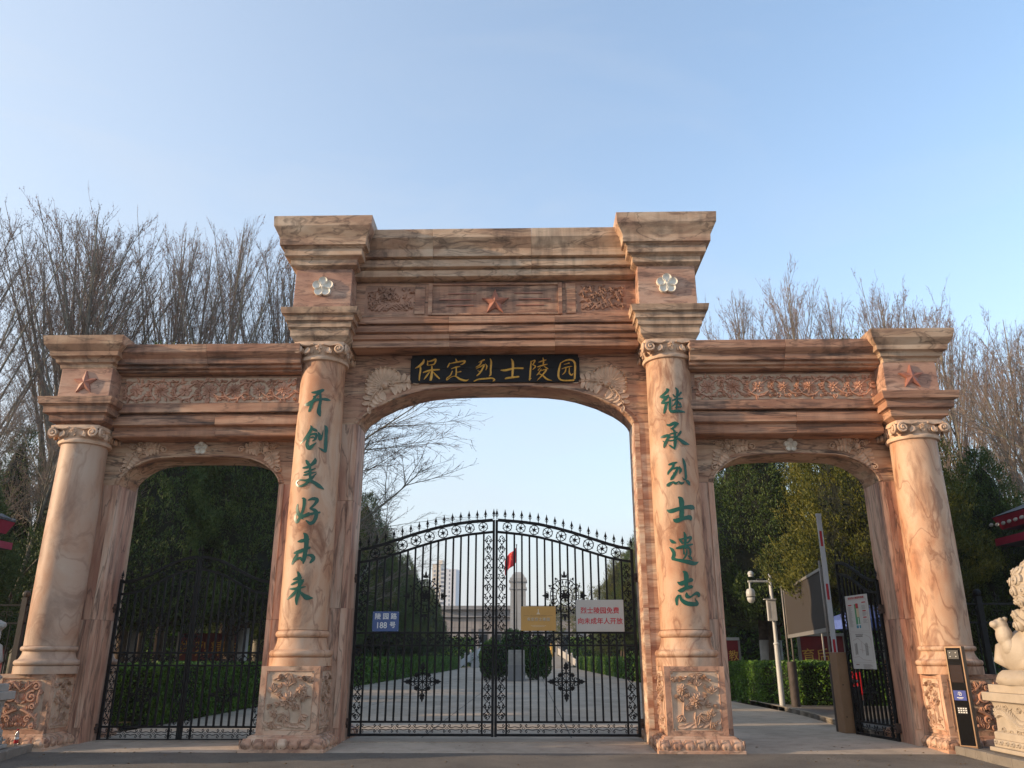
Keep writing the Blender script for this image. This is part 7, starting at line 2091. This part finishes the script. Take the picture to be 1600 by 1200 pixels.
mb = MB(); mb.rect_stack([(6, 0), (6, 1.9), (4.2, 1.92), (4.2, 3.2), (3.0, 3.3), (2.9, 4.0)], 0, 0); mb.build('base', M['pale_marble'], ob)
mb = MB(); mb.rect_stack([(2.45, 4.0), (2.3, 10.9), (2.62, 11.0), (2.62, 11.25), (2.35, 11.3), (2.35, 12.0), (2.75, 12.1), (2.75, 12.35)], 0, 0); mb.build('shaft', M['pale_marble'], ob)
mb = MB(); mb.rect_stack([(2.5, 12.35), (2.5, 12.7), (2.1, 12.75), (1.7, 13.2), (1.0, 13.6)], 0, 0); mb.build('cap', M['pale_marble'], ob)
for j in range(7):
    mb = MB(); mb.rect_stack([(2.46-.02*j, 4.9+.85*j), (2.46-.02*j, 4.93+.85*j)], 0, 0); mb.build('joint', M['hall_stone'], ob)
fl = empty('flagpole', (-1.0, 88, G), 0, 'thin grey flagpole in front of the obelisk', 'flagpole')
mb = MB(); mb.box(-.7, .7, -.7, .7, 0, .4); mb.build('base', M['pale_marble'], fl); mb = MB(); mb.lathe([(.085, .4), (.05, 14.6)], n=10); mb.ball((0, 0, 14.66), .1, 8, 5); mb.build('pole', M['dark_plastic'], fl, smooth=True)
M['flag_red'] = plain('flag_red', (0.55, 0.006, 0.015), rough=0.7)
M['flag_yellow'] = plain('flag_yellow', (0.7, 0.5, 0.03), rough=0.7)
fg = empty('national_flag', (-1.0, 88, 12.7), 0, 'red flag with yellow stars hanging from the flagpole', 'flag')
mb = MB(); nx, nz = 14, 10; vs = []; fs = []
def flagp(u, v): return (-.06-1.4*u, .10*math.sin(u*9+v*2), 1.85*v-1.6*u**1.2-.14*math.sin(u*7)-.15)
for j in range(nz+1):
    for i in range(nx+1): vs.append(flagp(i/nx, j/nz))
for j in range(nz):
    for i in range(nx): fs.append((j*(nx+1)+i, j*(nx+1)+i+1, (j+1)*(nx+1)+i+1, (j+1)*(nx+1)+i))
mb.add(vs, fs); o = mb.build('cloth', M['flag_red'], fg, smooth=True); sd = o.modifiers.new('thick', 'SOLIDIFY'); sd.thickness = .01
def flag_star(u, v, r):
    mb = MB(); p = Vector(flagp(u, v))+Vector((0, -.03, 0)); vs = [tuple(p)]
    for k in range(10):
        a = math.pi/2+k*math.pi/5; q = r if k % 2 == 0 else r*.4; vs.append((p.x+q*math.cos(a), p.y, p.z+q*math.sin(a)))
    mb.add(vs, [(0, 1+k, 1+(k+1) % 10) for k in range(10)]); mb.build('flag_star', M['flag_yellow'], fg)
flag_star(.2, .72, .2)
for u, v in ((.38, .9), (.46, .78), (.46, .62), (.38, .5)): flag_star(u, v, .07)
M['t_cream'] = plain('cream_render', (0.62, 0.55, 0.45), rough=0.8); M['t_white'] = plain('white_render', (0.60, 0.62, 0.66), rough=0.8); M['t_pink'] = plain('pink_render', (0.52, 0.34, 0.32), rough=0.8)  # tower colours lightened: distance haze is put into the paint
M['t_glass'] = plain('far_glass', (0.16, 0.19, 0.24), rough=0.2)
tw = empty('apartment_tower', (-62.5, 590, 0), R(-8), 'distant white and pink apartment tower above the left juniper row', 'apartment tower')
for x0, x1, z0, z1, y, mt in ((-9, -2.6, 0, 66, 0, 't_cream'), (-2.6, 1.6, 0, 63, 1.2, 't_white'), (1.6, 9, 34, 62, 0, 't_white'), (1.6, 9, 0, 34, 0, 't_pink'), (-5, -2, 66, 69, 2, 't_cream')):
    mb = MB(); mb.box(x0, x1, y, 14, z0, z1-.02); mb.build('wall', M[mt], tw)
for j in range(20):
    z = 3+j*3.0
    for x, w in ((-7.2, 1.6), (-4.4, 1.5), (4.2, 1.0), (6.8, .8)):
        mb = MB(); mb.box(x-w/2, x+w/2, -.12, -.01, z, z+1.6); mb.build('window', M['t_glass'], tw)
    mb = MB(); mb.box(-2.5, 1.5, -.2, 1.19, z-.2, z+.9); mb.build('balcony', M['t_white'], tw)
    mb = MB(); mb.box(-2.3, 1.3, 1.0, 1.18, z+1.0, z+2.4); mb.build('window', M['t_glass'], tw)

# dry leaves and grit blown over the street and the threshold
M['dry_leaf'] = plain('dry_leaves', (0.2, 0.13, 0.06), rough=.9, var=.4, scale=5)
rng = random.Random(99); mb = MB()
for i in range(420):
    x = rng.uniform(-9, 9); y = rng.choice((rng.uniform(-1.6, 0.02), rng.gauss(-.02, .06), rng.uniform(0, 1.5)))
    z = .006 if y < .02 else (.012+.034*min(1, y/1.25))
    if y < .05: z = .014 if y > -1 else .003
    a = rng.uniform(0, 6.28); L = rng.choice((.006, .008, .01, .02, .03)); w = L*rng.uniform(.4, .8); h = L*rng.uniform(.15, .5)
    c, t = math.cos(a), math.sin(a)
    mb.add([(x-L*c, y-L*t, z), (x-w*t, y+w*c, z+h), (x+L*c, y+L*t, z+.001), (x+w*t, y-w*c, z+h*.6)], [(0, 1, 2), (0, 2, 3), (0, 3, 1), (1, 3, 2)])
tag(mb.build('litter', M['dry_leaf']), kind='stuff')
# ------------------------------------------------------------------ thin spring haze
hz_m = bpy.data.materials.new('haze'); hz_m.use_nodes = True
_n = hz_m.node_tree.nodes; _n.clear()
_o = _n.new('ShaderNodeOutputMaterial'); _v = _n.new('ShaderNodeVolumePrincipled')
_v.inputs['Color'].default_value = (0.93, 0.95, 1.0, 1); _v.inputs['Density'].default_value = 0.00042; _v.inputs['Anisotropy'].default_value = 0.2
hz_m.node_tree.links.new(_v.outputs[0], _o.inputs['Volume'])
mb = MB(); mb.box(-700, 700, -80, 950, -1.5, 75); tag(mb.build('haze', hz_m), kind='stuff')
